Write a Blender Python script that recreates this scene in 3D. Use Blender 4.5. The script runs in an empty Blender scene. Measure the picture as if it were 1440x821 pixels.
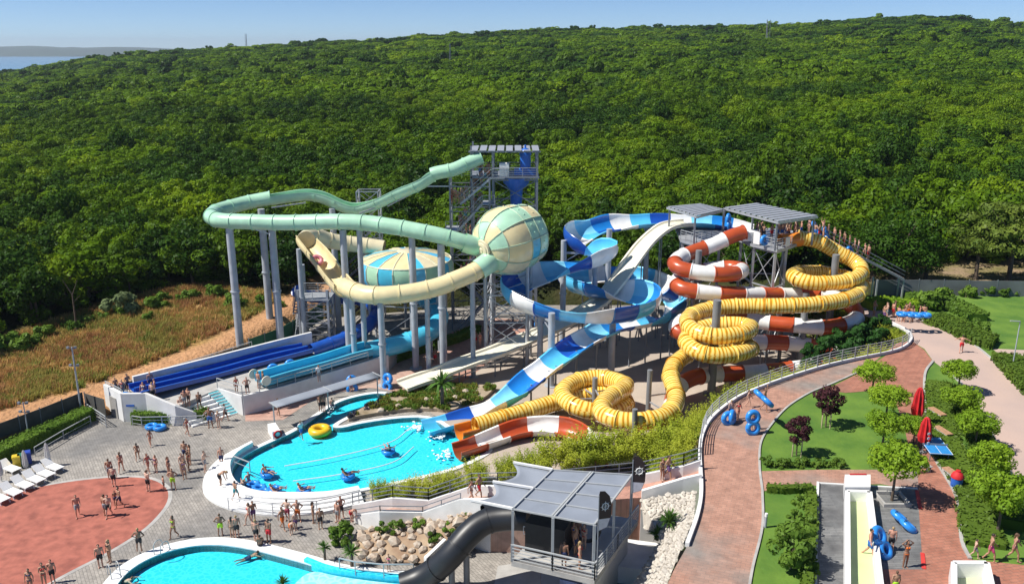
import bpy, bmesh, math, random
from mathutils import Vector, Matrix, noise as mnoise
from mathutils.geometry import tessellate_polygon
R = math.radians
sc = bpy.context.scene
col = sc.collection
rnd = random.Random(7)

# ------------------------------------------------------------------ camera
CAM_H, PITCH, FOC = 33.0, R(16), 1200.0          # metres, radians, focal length in photo pixels
CT, ST = math.cos(PITCH), math.sin(PITCH)
cam = bpy.data.cameras.new('camera'); cam.lens = 30; cam.sensor_width = 36
cam.clip_start = 0.5; cam.clip_end = 40000
camo = bpy.data.objects.new('camera', cam); col.objects.link(camo)
camo.location = (0, 0, CAM_H); camo.rotation_euler = (R(90) - PITCH, 0, 0)
sc.camera = camo
# ------------------------------------------------------------------ light
SUN_EL, SUN_AZ = R(52), R(-101)                   # azimuth clockwise from +Y
w = bpy.data.worlds.new('World'); sc.world = w; w.use_nodes = True
wn = w.node_tree.nodes; sky = wn.new('ShaderNodeTexSky')
sky.sky_type = 'NISHITA'; sky.sun_disc = False; sky.sun_elevation = SUN_EL; sky.sun_rotation = SUN_AZ
sky.altitude = 0; sky.air_density = 0.5; sky.dust_density = 0.0; sky.ozone_density = 7.0
w.node_tree.links.new(sky.outputs[0], wn['Background'].inputs[0]); wn['Background'].inputs[1].default_value = 0.09
sl = bpy.data.lights.new('sun', 'SUN'); sl.energy = 5.0; sl.angle = R(0.5); sl.color = (1, .95, .87)
so = bpy.data.objects.new('sun', sl); col.objects.link(so)
sv = Vector((math.cos(SUN_EL)*math.sin(SUN_AZ), math.cos(SUN_EL)*math.cos(SUN_AZ), math.sin(SUN_EL)))
so.rotation_euler = sv.to_track_quat('Z', 'Y').to_euler(); so.location = sv*300
HAZE = 0.8e-4
sc.view_settings.view_transform = 'Standard'; sc.view_settings.look = 'None'
sc.view_settings.exposure = 0.40; sc.view_settings.gamma = 1
try:
    sc.cycles.max_bounces = 6; sc.cycles.diffuse_bounces = 3; sc.cycles.glossy_bounces = 2
    sc.cycles.transmission_bounces = 4; sc.cycles.transparent_max_bounces = 8; sc.cycles.volume_bounces = 0
    sc.cycles.caustics_reflective = False; sc.cycles.caustics_refractive = False
except Exception: pass

# ------------------------------------------------------------------ photo pixel -> place
def P(px, py, z=0.0):
    """point at height z seen at a photo pixel"""
    u, v = (px-720)/FOC, (410.5-py)/FOC
    t = (z-CAM_H)/(-ST+v*CT)
    return Vector((u*t, t*(CT+v*ST), z))
def PY(px, py, Y):
    """point at distance Y seen at a photo pixel"""
    u, v = (px-720)/FOC, (410.5-py)/FOC
    t = Y/(CT+v*ST)
    return Vector((u*t, Y, CAM_H+t*(-ST+v*CT)))

# ------------------------------------------------------------------ materials
MATS = {}
def mat(name, c, rough=.6, var=.12, scale=3.0, bump=0.0, metal=0.0, c2=None, spec=.5, detail=4, coat=0):
    if name in MATS: return MATS[name]
    m = bpy.data.materials.new(name); m.use_nodes = True; nt = m.node_tree; N = nt.nodes; L = nt.links
    b = N['Principled BSDF']; b.inputs['Roughness'].default_value = rough; b.inputs['Metallic'].default_value = metal
    b.inputs['Specular IOR Level'].default_value = spec; b.inputs['Coat Weight'].default_value = coat
    tc = N.new('ShaderNodeTexCoord'); nz = N.new('ShaderNodeTexNoise')
    nz.inputs['Scale'].default_value = scale; nz.inputs['Detail'].default_value = detail
    L.new(tc.outputs['Object'], nz.inputs['Vector'])
    rp = N.new('ShaderNodeMapRange'); rp.inputs['From Min'].default_value = .3; rp.inputs['From Max'].default_value = .7
    L.new(nz.outputs['Fac'], rp.inputs['Value'])
    mx = N.new('ShaderNodeMix'); mx.data_type = 'RGBA'
    d = c2 if c2 else tuple(x*(1-var) for x in c); e = c if c2 else tuple(min(1, x*(1+var)) for x in c)
    mx.inputs['A'].default_value = (*d, 1); mx.inputs['B'].default_value = (*e, 1)
    L.new(rp.outputs[0], mx.inputs['Factor']); L.new(mx.outputs['Result'], b.inputs['Base Color'])
    if bump:
        bp = N.new('ShaderNodeBump'); bp.inputs['Strength'].default_value = bump; bp.inputs['Distance'].default_value = .05
        n2 = N.new('ShaderNodeTexNoise'); n2.inputs['Scale'].default_value = scale*6; L.new(tc.outputs['Object'], n2.inputs['Vector'])
        L.new(n2.outputs['Fac'], bp.inputs['Height']); L.new(bp.outputs[0], b.inputs['Normal'])
    MATS[name] = m; return m

def leafmat(name, c, c2, trans=.3, patch=.02, yellow=None):
    if name in MATS: return MATS[name]
    m = bpy.data.materials.new(name); m.use_nodes = True; nt = m.node_tree; N = nt.nodes; L = nt.links
    N.remove(N['Principled BSDF'])
    oi = N.new('ShaderNodeObjectInfo'); geo = N.new('ShaderNodeNewGeometry')
    nz = N.new('ShaderNodeTexNoise'); nz.inputs['Scale'].default_value = patch; nz.inputs['Detail'].default_value = 3
    L.new(geo.outputs['Position'], nz.inputs['Vector'])
    n3 = N.new('ShaderNodeTexNoise'); n3.inputs['Scale'].default_value = .9; L.new(geo.outputs['Position'], n3.inputs['Vector'])
    a = N.new('ShaderNodeMath'); a.operation = 'MULTIPLY_ADD'; a.inputs[1].default_value = 2.2; a.inputs[2].default_value = -.95
    L.new(nz.outputs['Fac'], a.inputs[0])
    s = N.new('ShaderNodeMath'); s.operation = 'MULTIPLY_ADD'; s.inputs[1].default_value = .75; L.new(oi.outputs['Random'], s.inputs[0]); L.new(a.outputs[0], s.inputs[2])
    s2 = N.new('ShaderNodeMath'); s2.operation = 'MULTIPLY_ADD'; s2.inputs[1].default_value = .7; L.new(n3.outputs['Fac'], s2.inputs[0]); L.new(s.outputs[0], s2.inputs[2])
    r = N.new('ShaderNodeMapRange'); r.inputs['From Min'].default_value = 0.1; r.inputs['From Max'].default_value = 1.35; L.new(s2.outputs[0], r.inputs['Value'])
    mx = N.new('ShaderNodeMix'); mx.data_type = 'RGBA'; mx.inputs['A'].default_value = (*c2, 1); mx.inputs['B'].default_value = (*c, 1)
    L.new(r.outputs[0], mx.inputs['Factor'])
    d = N.new('ShaderNodeBsdfDiffuse'); t = N.new('ShaderNodeBsdfTranslucent'); g = N.new('ShaderNodeBsdfGlossy'); g.inputs['Roughness'].default_value = .45
    g.inputs['Color'].default_value = (.9, .9, .9, 1)
    L.new(mx.outputs['Result'], d.inputs['Color'])
    hs = N.new('ShaderNodeHueSaturation'); hs.inputs['Hue'].default_value = .485; hs.inputs['Value'].default_value = 1.25
    L.new(mx.outputs['Result'], hs.inputs['Color']); L.new(hs.outputs[0], t.inputs['Color'])
    ms = N.new('ShaderNodeMixShader'); ms.inputs[0].default_value = trans; L.new(d.outputs[0], ms.inputs[1]); L.new(t.outputs[0], ms.inputs[2])
    m2 = N.new('ShaderNodeMixShader'); m2.inputs[0].default_value = .006; L.new(ms.outputs[0], m2.inputs[1]); L.new(g.outputs[0], m2.inputs[2])
    L.new(m2.outputs[0], N['Material Output'].inputs['Surface'])
    MATS[name] = m; return m

def brickmat(name, c, c2, mortar, bw, bh, rot=0, stain=None, stain_amt=.5, wet=None, rough=.8, msize=.012, stain_scale=.12):
    if name in MATS: return MATS[name]
    m = bpy.data.materials.new(name); m.use_nodes = True; nt = m.node_tree; N = nt.nodes; L = nt.links
    b = N['Principled BSDF']; b.inputs['Roughness'].default_value = rough
    tc = N.new('ShaderNodeTexCoord'); mp = N.new('ShaderNodeMapping'); mp.inputs['Rotation'].default_value = (0, 0, rot)
    L.new(tc.outputs['Object'], mp.inputs['Vector'])
    br = N.new('ShaderNodeTexBrick'); br.inputs['Scale'].default_value = 1; br.inputs['Brick Width'].default_value = bw
    br.inputs['Row Height'].default_value = bh; br.inputs['Mortar Size'].default_value = msize
    br.inputs['Color1'].default_value = (*c, 1); br.inputs['Color2'].default_value = (*c2, 1); br.inputs['Mortar'].default_value = (*mortar, 1)
    L.new(mp.outputs[0], br.inputs['Vector'])
    nz = N.new('ShaderNodeTexNoise'); nz.inputs['Scale'].default_value = stain_scale; nz.inputs['Detail'].default_value = 6; L.new(tc.outputs['Object'], nz.inputs['Vector'])
    n2 = N.new('ShaderNodeTexNoise'); n2.inputs['Scale'].default_value = 1.7; n2.inputs['Detail'].default_value = 6; L.new(tc.outputs['Object'], n2.inputs['Vector'])
    rp = N.new('ShaderNodeMapRange'); rp.inputs['From Min'].default_value = .46; rp.inputs['From Max'].default_value = .66; rp.inputs['To Max'].default_value = stain_amt
    L.new(nz.outputs['Fac'], rp.inputs['Value'])
    mx = N.new('ShaderNodeMix'); mx.data_type = 'RGBA'; L.new(br.outputs['Color'], mx.inputs['A'])
    mx.inputs['B'].default_value = (*(stain or tuple(x*.5 for x in c)), 1); L.new(rp.outputs[0], mx.inputs['Factor'])
    r2 = N.new('ShaderNodeMapRange'); r2.inputs['From Min'].default_value = .3; r2.inputs['From Max'].default_value = .7; r2.inputs['To Min'].default_value = .78; r2.inputs['To Max'].default_value = 1.12
    L.new(n2.outputs['Fac'], r2.inputs['Value'])
    vm = N.new('ShaderNodeVectorMath'); vm.operation = 'SCALE'; L.new(mx.outputs['Result'], vm.inputs[0]); L.new(r2.outputs[0], vm.inputs['Scale'])
    L.new(vm.outputs[0], b.inputs['Base Color'])
    bp = N.new('ShaderNodeBump'); bp.inputs['Strength'].default_value = .35; bp.inputs['Distance'].default_value = .02
    L.new(br.outputs['Fac'], bp.inputs['Height']); bp.invert = True; L.new(bp.outputs[0], b.inputs['Normal'])
    MATS[name] = m; return m

def watermat(name, tint, chop=1.0):
    if name in MATS: return MATS[name]
    m = bpy.data.materials.new(name); m.use_nodes = True; nt = m.node_tree; N = nt.nodes; L = nt.links
    N.remove(N['Principled BSDF'])
    tr = N.new('ShaderNodeBsdfTransparent'); tr.inputs[0].default_value = (*tint, 1)
    g = N.new('ShaderNodeBsdfGlossy'); g.inputs['Roughness'].default_value = .06
    tc = N.new('ShaderNodeTexCoord'); nz = N.new('ShaderNodeTexNoise'); nz.inputs['Scale'].default_value = 1.5*chop; nz.inputs['Detail'].default_value = 5
    L.new(tc.outputs['Object'], nz.inputs['Vector'])
    bp = N.new('ShaderNodeBump'); bp.inputs['Strength'].default_value = .35; bp.inputs['Distance'].default_value = .08; L.new(nz.outputs['Fac'], bp.inputs['Height'])
    L.new(bp.outputs[0], g.inputs['Normal'])
    fr = N.new('ShaderNodeFresnel'); fr.inputs['IOR'].default_value = 1.33; L.new(bp.outputs[0], fr.inputs['Normal'])
    ms = N.new('ShaderNodeMixShader'); L.new(fr.outputs[0], ms.inputs[0]); L.new(tr.outputs[0], ms.inputs[1]); L.new(g.outputs[0], ms.inputs[2])
    L.new(ms.outputs[0], N['Material Output'].inputs['Surface']); MATS[name] = m; return m

def causticmat(name, c, c2, scale=1.2):
    """pool paint with a web of caustic light painted into its colour"""
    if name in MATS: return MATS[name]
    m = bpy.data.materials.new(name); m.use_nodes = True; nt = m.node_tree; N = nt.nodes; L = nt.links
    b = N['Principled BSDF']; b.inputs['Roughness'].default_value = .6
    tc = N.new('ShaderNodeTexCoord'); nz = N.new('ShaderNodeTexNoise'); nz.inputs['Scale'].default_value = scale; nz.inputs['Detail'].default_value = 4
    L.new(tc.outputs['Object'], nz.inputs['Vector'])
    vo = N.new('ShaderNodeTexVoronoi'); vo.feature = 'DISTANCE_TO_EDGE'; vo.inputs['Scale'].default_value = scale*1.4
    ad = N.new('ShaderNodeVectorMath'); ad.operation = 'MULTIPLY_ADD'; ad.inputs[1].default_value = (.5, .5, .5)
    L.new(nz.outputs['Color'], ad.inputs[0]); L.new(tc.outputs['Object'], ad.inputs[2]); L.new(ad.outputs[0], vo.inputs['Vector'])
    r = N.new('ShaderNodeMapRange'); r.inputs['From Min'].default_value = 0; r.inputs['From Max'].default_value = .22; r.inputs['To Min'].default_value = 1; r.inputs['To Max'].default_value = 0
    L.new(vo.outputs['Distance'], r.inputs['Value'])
    mx = N.new('ShaderNodeMix'); mx.data_type = 'RGBA'; mx.inputs['A'].default_value = (*c, 1); mx.inputs['B'].default_value = (*c2, 1)  # brighter cell edges paint in the light lines cast by rippling water
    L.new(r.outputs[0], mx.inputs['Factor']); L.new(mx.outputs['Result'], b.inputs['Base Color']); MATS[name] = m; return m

def stripemat(name, c, c2, c3, scale=1.0):
    """translucent yellow fibreglass with uneven orange rings round the tube (u = metres along)"""
    m = bpy.data.materials.new(name); m.use_nodes = True; nt = m.node_tree; N = nt.nodes; L = nt.links
    b = N['Principled BSDF']; b.inputs['Roughness'].default_value = .22; b.inputs['Coat Weight'].default_value = .4
    uv = N.new('ShaderNodeUVMap'); mp = N.new('ShaderNodeMapping'); mp.inputs['Scale'].default_value = (1, .22, 1); L.new(uv.outputs[0], mp.inputs['Vector'])
    nz = N.new('ShaderNodeTexNoise'); nz.inputs['Scale'].default_value = 2.0; L.new(mp.outputs[0], nz.inputs['Vector'])
    ad = N.new('ShaderNodeVectorMath'); ad.operation = 'MULTIPLY_ADD'; ad.inputs[1].default_value = (.5, .4, 0); L.new(nz.outputs['Color'], ad.inputs[0]); L.new(mp.outputs[0], ad.inputs[2])
    wv = N.new('ShaderNodeTexWave'); wv.bands_direction = 'X'; wv.inputs['Scale'].default_value = .85*scale; wv.inputs['Distortion'].default_value = 1.6; wv.inputs['Detail'].default_value = 2
    L.new(ad.outputs[0], wv.inputs['Vector'])
    cr = N.new('ShaderNodeValToRGB'); e = cr.color_ramp.elements; e[0].position = .06; e[0].color = (*c2, 1); e[1].position = .75; e[1].color = (*c3, 1)
    k = e.new(.3); k.color = (*c, 1)
    L.new(wv.outputs['Color'], cr.inputs['Fac']); L.new(cr.outputs['Color'], b.inputs['Base Color'])
    MATS[name] = m; return m

# ------------------------------------------------------------------ mesh helpers
ORIG = {}
class MB:
    def __init__(s): s.v = []; s.f = []; s.uv = None
    def quad(s, a, b, c, d): n = len(s.v); s.v += [a, b, c, d]; s.f.append((n, n+1, n+2, n+3)); return s
    def box(s, c, size, rz=0.0, taper=1.0):
        n = len(s.v); hx, hy, hz = size[0]/2, size[1]/2, size[2]/2; cr, sr = math.cos(rz), math.sin(rz)
        for z, k in ((-hz, 1), (hz, taper)):
            for x, y in ((-hx, -hy), (hx, -hy), (hx, hy), (-hx, hy)):
                x *= k; y *= k
                s.v.append((c[0]+x*cr-y*sr, c[1]+x*sr+y*cr, c[2]+z))
        s.f += [(n+3, n+2, n+1, n), (n+4, n+5, n+6, n+7)]+[(n+i, n+(i+1) % 4, n+4+(i+1) % 4, n+4+i) for i in range(4)]; return s
    def bar(s, a, b, w_, h_=None):
        a, b = Vector(a), Vector(b); h_ = h_ or w_; t = (b-a)
        if t.length < 1e-5: return s
        t.normalize(); r = t.cross(Vector((0, 0, 1)))
        if r.length < 1e-3: r = Vector((1, 0, 0))
        r.normalize(); u = r.cross(t); n = len(s.v)
        for p in (a, b):
            for x, y in ((-1, -1), (1, -1), (1, 1), (-1, 1)): s.v.append(tuple(p+r*x*w_/2+u*y*h_/2))
        s.f += [(n, n+1, n+2, n+3), (n+7, n+6, n+5, n+4)]+[(n+i, n+4+i, n+4+(i+1) % 4, n+(i+1) % 4) for i in range(4)]; return s
    def cyl(s, a, b, r1, r2=None, k=12, caps=True):
        a, b = Vector(a), Vector(b); r2 = r1 if r2 is None else r2; t = (b-a).normalized()
        r = t.cross(Vector((0, 0, 1)))
        if r.length < 1e-3: r = Vector((1, 0, 0))
        r.normalize(); u = r.cross(t); n = len(s.v)
        for p, q in ((a, r1), (b, r2)):
            for i in range(k): an = 2*math.pi*i/k; s.v.append(tuple(p+(r*math.cos(an)+u*math.sin(an))*q))
        s.f += [(n+i, n+k+i, n+k+(i+1) % k, n+(i+1) % k) for i in range(k)]
        if caps: s.f += [tuple(range(n, n+k)), tuple(range(n+2*k-1, n+k-1, -1))]
        return s
    def lathe(s, c, prof, k=20, a0=0, a1=2*math.pi, M=None):
        n = len(s.v); full = abs(a1-a0-2*math.pi) < 1e-4; kk = k if full else k+1
        for r, z in prof:
            for i in range(kk):
                an = a0+(a1-a0)*i/k; p = Vector((r*math.cos(an), r*math.sin(an), z))
                s.v.append(tuple((M @ p if M else p)+Vector(c)))
        for j in range(len(prof)-1):
            for i in range(k):
                i2 = (i+1) % kk; s.f.append((n+j*kk+i, n+j*kk+i2, n+(j+1)*kk+i2, n+(j+1)*kk+i))
        return s
    def torus(s, c, R1, r1, k=22, m=10, M=None):
        n = len(s.v)
        for i in range(k):
            a = 2*math.pi*i/k
            for j in range(m):
                b = 2*math.pi*j/m; p = Vector(((R1+r1*math.cos(b))*math.cos(a), (R1+r1*math.cos(b))*math.sin(a), r1*math.sin(b)))
                s.v.append(tuple((M @ p if M else p)+Vector(c)))
        for i in range(k):
            for j in range(m): s.f.append((n+i*m+j, n+((i+1) % k)*m+j, n+((i+1) % k)*m+(j+1) % m, n+i*m+(j+1) % m))
        return s
    def ell(s, c, r, k=12, m=8, M=None):
        n = len(s.v); c = Vector(c)
        for j in range(m+1):
            th = math.pi*j/m
            for i in range(k):
                a = 2*math.pi*i/k; p = Vector((r[0]*math.sin(th)*math.cos(a), r[1]*math.sin(th)*math.sin(a), r[2]*math.cos(th)))
                s.v.append(tuple((M @ p if M else p)+c))
        for j in range(m):
            for i in range(k): s.f.append((n+j*k+i, n+(j+1)*k+i, n+(j+1)*k+(i+1) % k, n+j*k+(i+1) % k))
        return s
    def cap(s, a, b, ra, rb, k=10):
        """tapered capsule"""
        a, b = Vector(a), Vector(b); t = (b-a); L = t.length; t = t.normalized() if L > 1e-6 else Vector((0, 0, 1))
        r = t.cross(Vector((0, 1, .01))); r.normalize(); u = r.cross(t); n = len(s.v); rows = []
        for j in range(5): th = math.pi/2*(1-j/4); rows.append((a-t*ra*math.sin(th), ra*math.cos(th)))
        for j in range(5): th = math.pi/2*j/4; rows.append((b+t*rb*math.sin(th), rb*math.cos(th)))
        for p, q in rows:
            for i in range(k): an = 2*math.pi*i/k; s.v.append(tuple(p+(r*math.cos(an)+u*math.sin(an))*max(q, 1e-4)))
        for j in range(len(rows)-1):
            for i in range(k): s.f.append((n+j*k+i, n+j*k+(i+1) % k, n+(j+1)*k+(i+1) % k, n+(j+1)*k+i))
        return s
    def prism(s, poly, z0, z1, bottom=False, top=True, holes=()):
        """poly: xy points; top face triangulated, sides down to z0"""
        rings = [[Vector((p[0], p[1], 0)) for p in q] for q in [poly, *holes]]
        flat = [p for q in rings for p in q]; n = len(s.v)
        s.v += [(p.x, p.y, z1) for p in flat]
        tris = tessellate_polygon(rings)
        for t in tris:
            a, b, c = (flat[i] for i in t)
            if (b-a).cross(c-a).z < 0: t = (t[0], t[2], t[1])
            if top: s.f.append(tuple(n+i for i in t))
        if z0 is not None and z0 < z1:
            m = len(s.v); s.v += [(p.x, p.y, z0) for p in flat]; o = 0
            for q in rings:
                k = len(q)
                for i in range(k): s.f.append((n+o+i, n+o+(i+1) % k, m+o+(i+1) % k, m+o+i))
                o += k
        return s
    def build(s, name, m, parent=None, smooth=False, hide=False, **props):
        o0 = ORIG.get(parent.name, Vector((0, 0, 0))) if parent else Vector((0, 0, 0))
        me = bpy.data.meshes.new(name)
        me.from_pydata([(x[0]-o0.x, x[1]-o0.y, x[2]-o0.z) for x in s.v], [], s.f)
        for q in (m if isinstance(m, (list, tuple)) else [m]): me.materials.append(q)
        if s.uv:
            ul = me.uv_layers.new(name='UVMap'); li = [0]*len(me.loops); me.loops.foreach_get('vertex_index', li)
            fl = [0.0]*(2*len(li))
            for i, vi in enumerate(li): fl[2*i], fl[2*i+1] = s.uv[vi]
            ul.data.foreach_set('uv', fl)
        if smooth: me.polygons.foreach_set('use_smooth', [True]*len(me.polygons))
        me.update()
        o = bpy.data.objects.new(name, me); col.objects.link(o)
        if parent: o.parent = parent; ORIG[o.name] = o0
        for k, q in props.items(): o[k] = q
        return o
def autosmooth(o, ang=40):
    bm = bmesh.new(); bm.from_mesh(o.data); bmesh.ops.remove_doubles(bm, verts=bm.verts, dist=1e-4)
    for f in bm.faces: f.smooth = True
    for e in bm.edges:
        if len(e.link_faces) == 2 and e.calc_face_angle(0) > R(ang): e.smooth = False
    bm.to_mesh(o.data); bm.free(); return o

def split_bars(mb, name, m, root):
    for i in range(len(mb.v)//8):
        q = MB(); q.v = mb.v[8*i:8*i+8]; q.f = [(0, 1, 2, 3), (7, 6, 5, 4)]+[(k, 4+k, 4+(k+1) % 4, (k+1) % 4) for k in range(4)]; q.build(name, m, root)
def thing(name, label, cat, loc=(0, 0, 0), group=None, rz=0):
    o = bpy.data.objects.new(name, None); o.empty_display_size = .3; col.objects.link(o); o.location = loc; o.rotation_euler = (0, 0, rz)
    o['label'] = label; o['category'] = cat
    if group: o['group'] = group
    ORIG[o.name] = Vector(loc); return o
def tag(o, label, cat, group=None):
    o['label'] = label; o['category'] = cat
    if group: o['group'] = group
    return o
def kids(o): return CH.get(o.name) or [c for c in o.children]
CH = {}
def dup(o, loc, rz=0.0, sc_=1.0, label=None, group=None, parent=None, mats=None, tilt=None):
    c = o.copy(); col.objects.link(c); c.parent = parent
    if parent is None:
        c.location = loc; c.rotation_euler = (tilt[0], tilt[1], rz) if tilt else (0, 0, rz)
        c.scale = (sc_,)*3 if not isinstance(sc_, tuple) else sc_
        if label: c['label'] = label
        if group: c['group'] = group
    if mats and c.type == 'MESH':
        key = o.name.split('.')[0]
        if key in mats: c.material_slots[0].link = 'OBJECT'; c.material_slots[0].material = mats[key]
    if o.name not in CH: CH[o.name] = list(o.children)
    for k in CH[o.name]: dup(k, None, parent=c, mats=mats)
    return c

def crom(pts, step=.35, smooth=2):
    pts = [Vector(p) for p in pts]; q = [pts[0]*2-pts[1]]+pts+[pts[-1]*2-pts[-2]]; out = []
    for i in range(1, len(q)-2):
        a, b, c, d = q[i-1:i+3]; n = max(2, int((c-b).length/.12))
        for k in range(n):
            t = k/n; out.append(.5*((2*b)+(c-a)*t+(2*a-5*b+4*c-d)*t*t+(3*b-a-3*c+d)*t**3))
    out.append(pts[-1])
    for _ in range(smooth*6):
        out = [out[0]]+[(out[i-1]+out[i]*2+out[i+1])/4 for i in range(1, len(out)-1)]+[out[-1]]
    L = [0]
    for i in range(1, len(out)): L.append(L[-1]+(out[i]-out[i-1]).length)
    n = max(2, int(L[-1]/step)); res = []; j = 0
    for k in range(n+1):
        s = L[-1]*k/n
        while j < len(L)-2 and L[j+1] < s: j += 1
        f = (s-L[j])/max(1e-9, L[j+1]-L[j]); res.append(out[j].lerp(out[j+1], min(1, f)))
    return res
def frames(path, bank=0.0):
    fr = []; n = len(path)
    for i in range(n):
        t = (path[min(n-1, i+1)]-path[max(0, i-1)]).normalized(); r = t.cross(Vector((0, 0, 1))).normalized(); u = r.cross(t)
        fr.append([t, r, u])
    if bank:
        k = []
        for i in range(n):
            a, b = fr[max(0, i-4)][0], fr[min(n-1, i+4)][0]
            k.append(max(-1, min(1, (a.x*b.y-a.y*b.x)*bank)))      # >0 turning left
        for _ in range(8): k = [k[0]]+[(k[i-1]+k[i]*2+k[i+1])/4 for i in range(1, n-1)]+[k[-1]]
        for i in range(n):
            q = Matrix.Rotation(-k[i]*.8, 3, fr[i][0]); fr[i][1] = q @ fr[i][1]; fr[i][2] = q @ fr[i][2]
    return fr
def sweep(mb, path, fr, prof, i0, i1, closed=True, u0=0.0, step=.35, caps=True):
    n = len(mb.v); k = len(prof)
    if mb.uv is None: mb.uv = [(0, 0)]*len(mb.v)
    for i in range(i0, i1+1):
        t, r, u = fr[i]; p = path[i]
        for j, (x, y) in enumerate(prof):
            mb.v.append(tuple(p+r*x+u*y)); mb.uv.append((u0+i*step, j/k*5))
    m = i1-i0; kk = k if closed else k-1
    for i in range(m):
        for j in range(kk):
            a = n+i*k+j; b = n+i*k+(j+1) % k; mb.f.append((a, b, b+k, a+k))
    if caps and closed: mb.f += [tuple(range(n+k-1, n-1, -1)), tuple(range(n+m*k, n+m*k+k))]
    return mb
def circle(r, k=22): return [(r*math.cos(2*math.pi*i/k), r*math.sin(2*math.pi*i/k)) for i in range(k)]
def uprof(r, a=100, th=.07, lip=.12, k=16, flat=0.0, oval=1.0):
    """open trough: closed outline of an arc with thickness and rim lips (origin at the arc centre)"""
    inn = [(r*math.sin(R(-a+2*a*i/k)), -r*oval*math.cos(R(-a+2*a*i/k))) for i in range(k+1)]
    out = [((r+th)*math.sin(R(-a+2*a*i/k)), -(r+th)*oval*math.cos(R(-a+2*a*i/k))) for i in range(k+1)]
    lx = inn[0]; rx = inn[-1]
    return [(lx[0]-lip-th, lx[1]-.05), (lx[0]-lip-th, lx[1]+.03)]+inn+[(rx[0]+lip+th, rx[1]+.03), (rx[0]+lip+th, rx[1]-.05)]+out[::-1]
def boxprof(wd, h, th=.1, lip=.15):
    a = wd/2
    return [(-a-th-lip, h-.06), (-a-th-lip, h), (-a, h), (-a, .12), (-a+.12, 0), (a-.12, 0), (a, .12), (a, h), (a+th+lip, h), (a+th+lip, h-.06), (a+th, h-.06), (a+th, -th), (-a-th, -th), (-a-th, h-.06)]
# ================================================================== SETTING
M = {}
M['white'] = mat('white_paint', (.78, .78, .77), .5, .06, 1.5)
M['curb'] = mat('pool_kerb', (.76, .77, .76), .55, .08, 2)
M['wall'] = mat('white_render', (.70, .70, .69), .8, .10, .9, .1)
M['conc'] = mat('concrete', (.40, .39, .37), .85, .16, 1.1, .2)
M['sand'] = mat('sandy_concrete', (.47, .40, .33), .9, .18, .35, .25, c2=(.36, .30, .25))
M['steel'] = mat('galvanised_steel', (.42, .44, .47), .45, .10, 2.2, metal=.35)
M['dsteel'] = mat('dark_steel', (.20, .22, .25), .5, .10, 2)
M['pole'] = mat('grey_painted_pole', (.37, .40, .44), .45, .12, 1.2)
M['dpole'] = mat('dark_grey_pole', (.20, .21, .22), .5, .12, 1.2)
M['rail'] = mat('rail_grey', (.40, .42, .43), .45, .08, 2)
M['black'] = mat('black_plastic', (.02, .02, .024), .35, .2, 2)
M['wood'] = mat('bark', (.12, .09, .065), .9, .25, 4, .4)
M['dirt'] = mat('dirt', (.36, .22, .12), .95, .2, .5, .4)
M['red'] = mat('red_cloth', (.52, .015, .02), .7, .1, 3)
M['blue'] = mat('blue_paint', (.02, .13, .52), .4, .1, 2)
M['tubeblue'] = mat('blue_vinyl', (.03, .25, .72), .3, .1, 2)
M['pavers'] = brickmat('grey_pavers', (.385, .355, .315), (.31, .285, .255), (.17, .16, .145), .42, .21, R(57), stain=(.15, .15, .15), stain_amt=.75, rough=.75, msize=.014)
M['brick'] = brickmat('red_brick_paving', (.455, .25, .18), (.385, .205, .145), (.26, .17, .13), .5, .25, R(20), stain=(.24, .225, .205), stain_amt=.9, rough=.85, stain_scale=.16)
M['brick2'] = brickmat('plaza_brick_paving', (.42, .18, .12), (.36, .145, .095), (.20, .12, .09), .5, .25, R(-12), stain=(.22, .115, .09), stain_amt=.6, rough=.85)
M['road'] = mat('pink_grey_paving', (.50, .37, .31), .85, .12, .25, .2, c2=(.43, .33, .29))
M['pink'] = brickmat('pink_paving', (.50, .27, .205), (.44, .235, .18), (.3, .18, .14), .6, .6, R(40), stain=(.45, .35, .29), stain_amt=.7, rough=.85)
M['rubber'] = brickmat('red_rubber', (.41, .135, .095), (.37, .115, .085), (.3, .09, .07), 40, 40, 0, stain=(.24, .075, .055), stain_amt=.75, rough=.9, msize=0, stain_scale=.9)
M['lawn'] = mat('lawn', (.13, .23, .025), .9, .2, .45, .9, c2=(.055, .14, .014), detail=9)
M['gcover'] = leafmat('ground_cover_leaf', (.115, .185, .025), (.05, .10, .016), .25, .25)
M['cyan'] = causticmat('cyan_paint_caustics', (.02, .66, .90), (.07, .76, .95), 1.9)
M['cyan2'] = causticmat('pale_paint_caustics', (.22, .72, .86), (.40, .84, .93))
M['water'] = watermat('pool_water', (.80, .98, .99))
M['shrub'] = leafmat('shrub_leaf', (.15, .25, .035), (.07, .14, .02), .25, .3)
M['forest'] = leafmat('forest_leaf', (.125, .225, .008), (.018, .055, .008), .3, .018)
M['lime'] = leafmat('bright_tree_leaf', (.27, .41, .03), (.13, .25, .018), .35, .5)
M['bamboo'] = leafmat('bamboo_leaf', (.42, .46, .05), (.24, .33, .03), .35, .3)
M['purple'] = leafmat('purple_leaf', (.085, .03, .035), (.04, .018, .024), .2, .5)
M['pine'] = leafmat('pine_needle', (.15, .20, .03), (.06, .11, .02), .2, .3)
M['yucca'] = leafmat('yucca_leaf', (.10, .20, .04), (.05, .12, .02), .25, .8)

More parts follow.
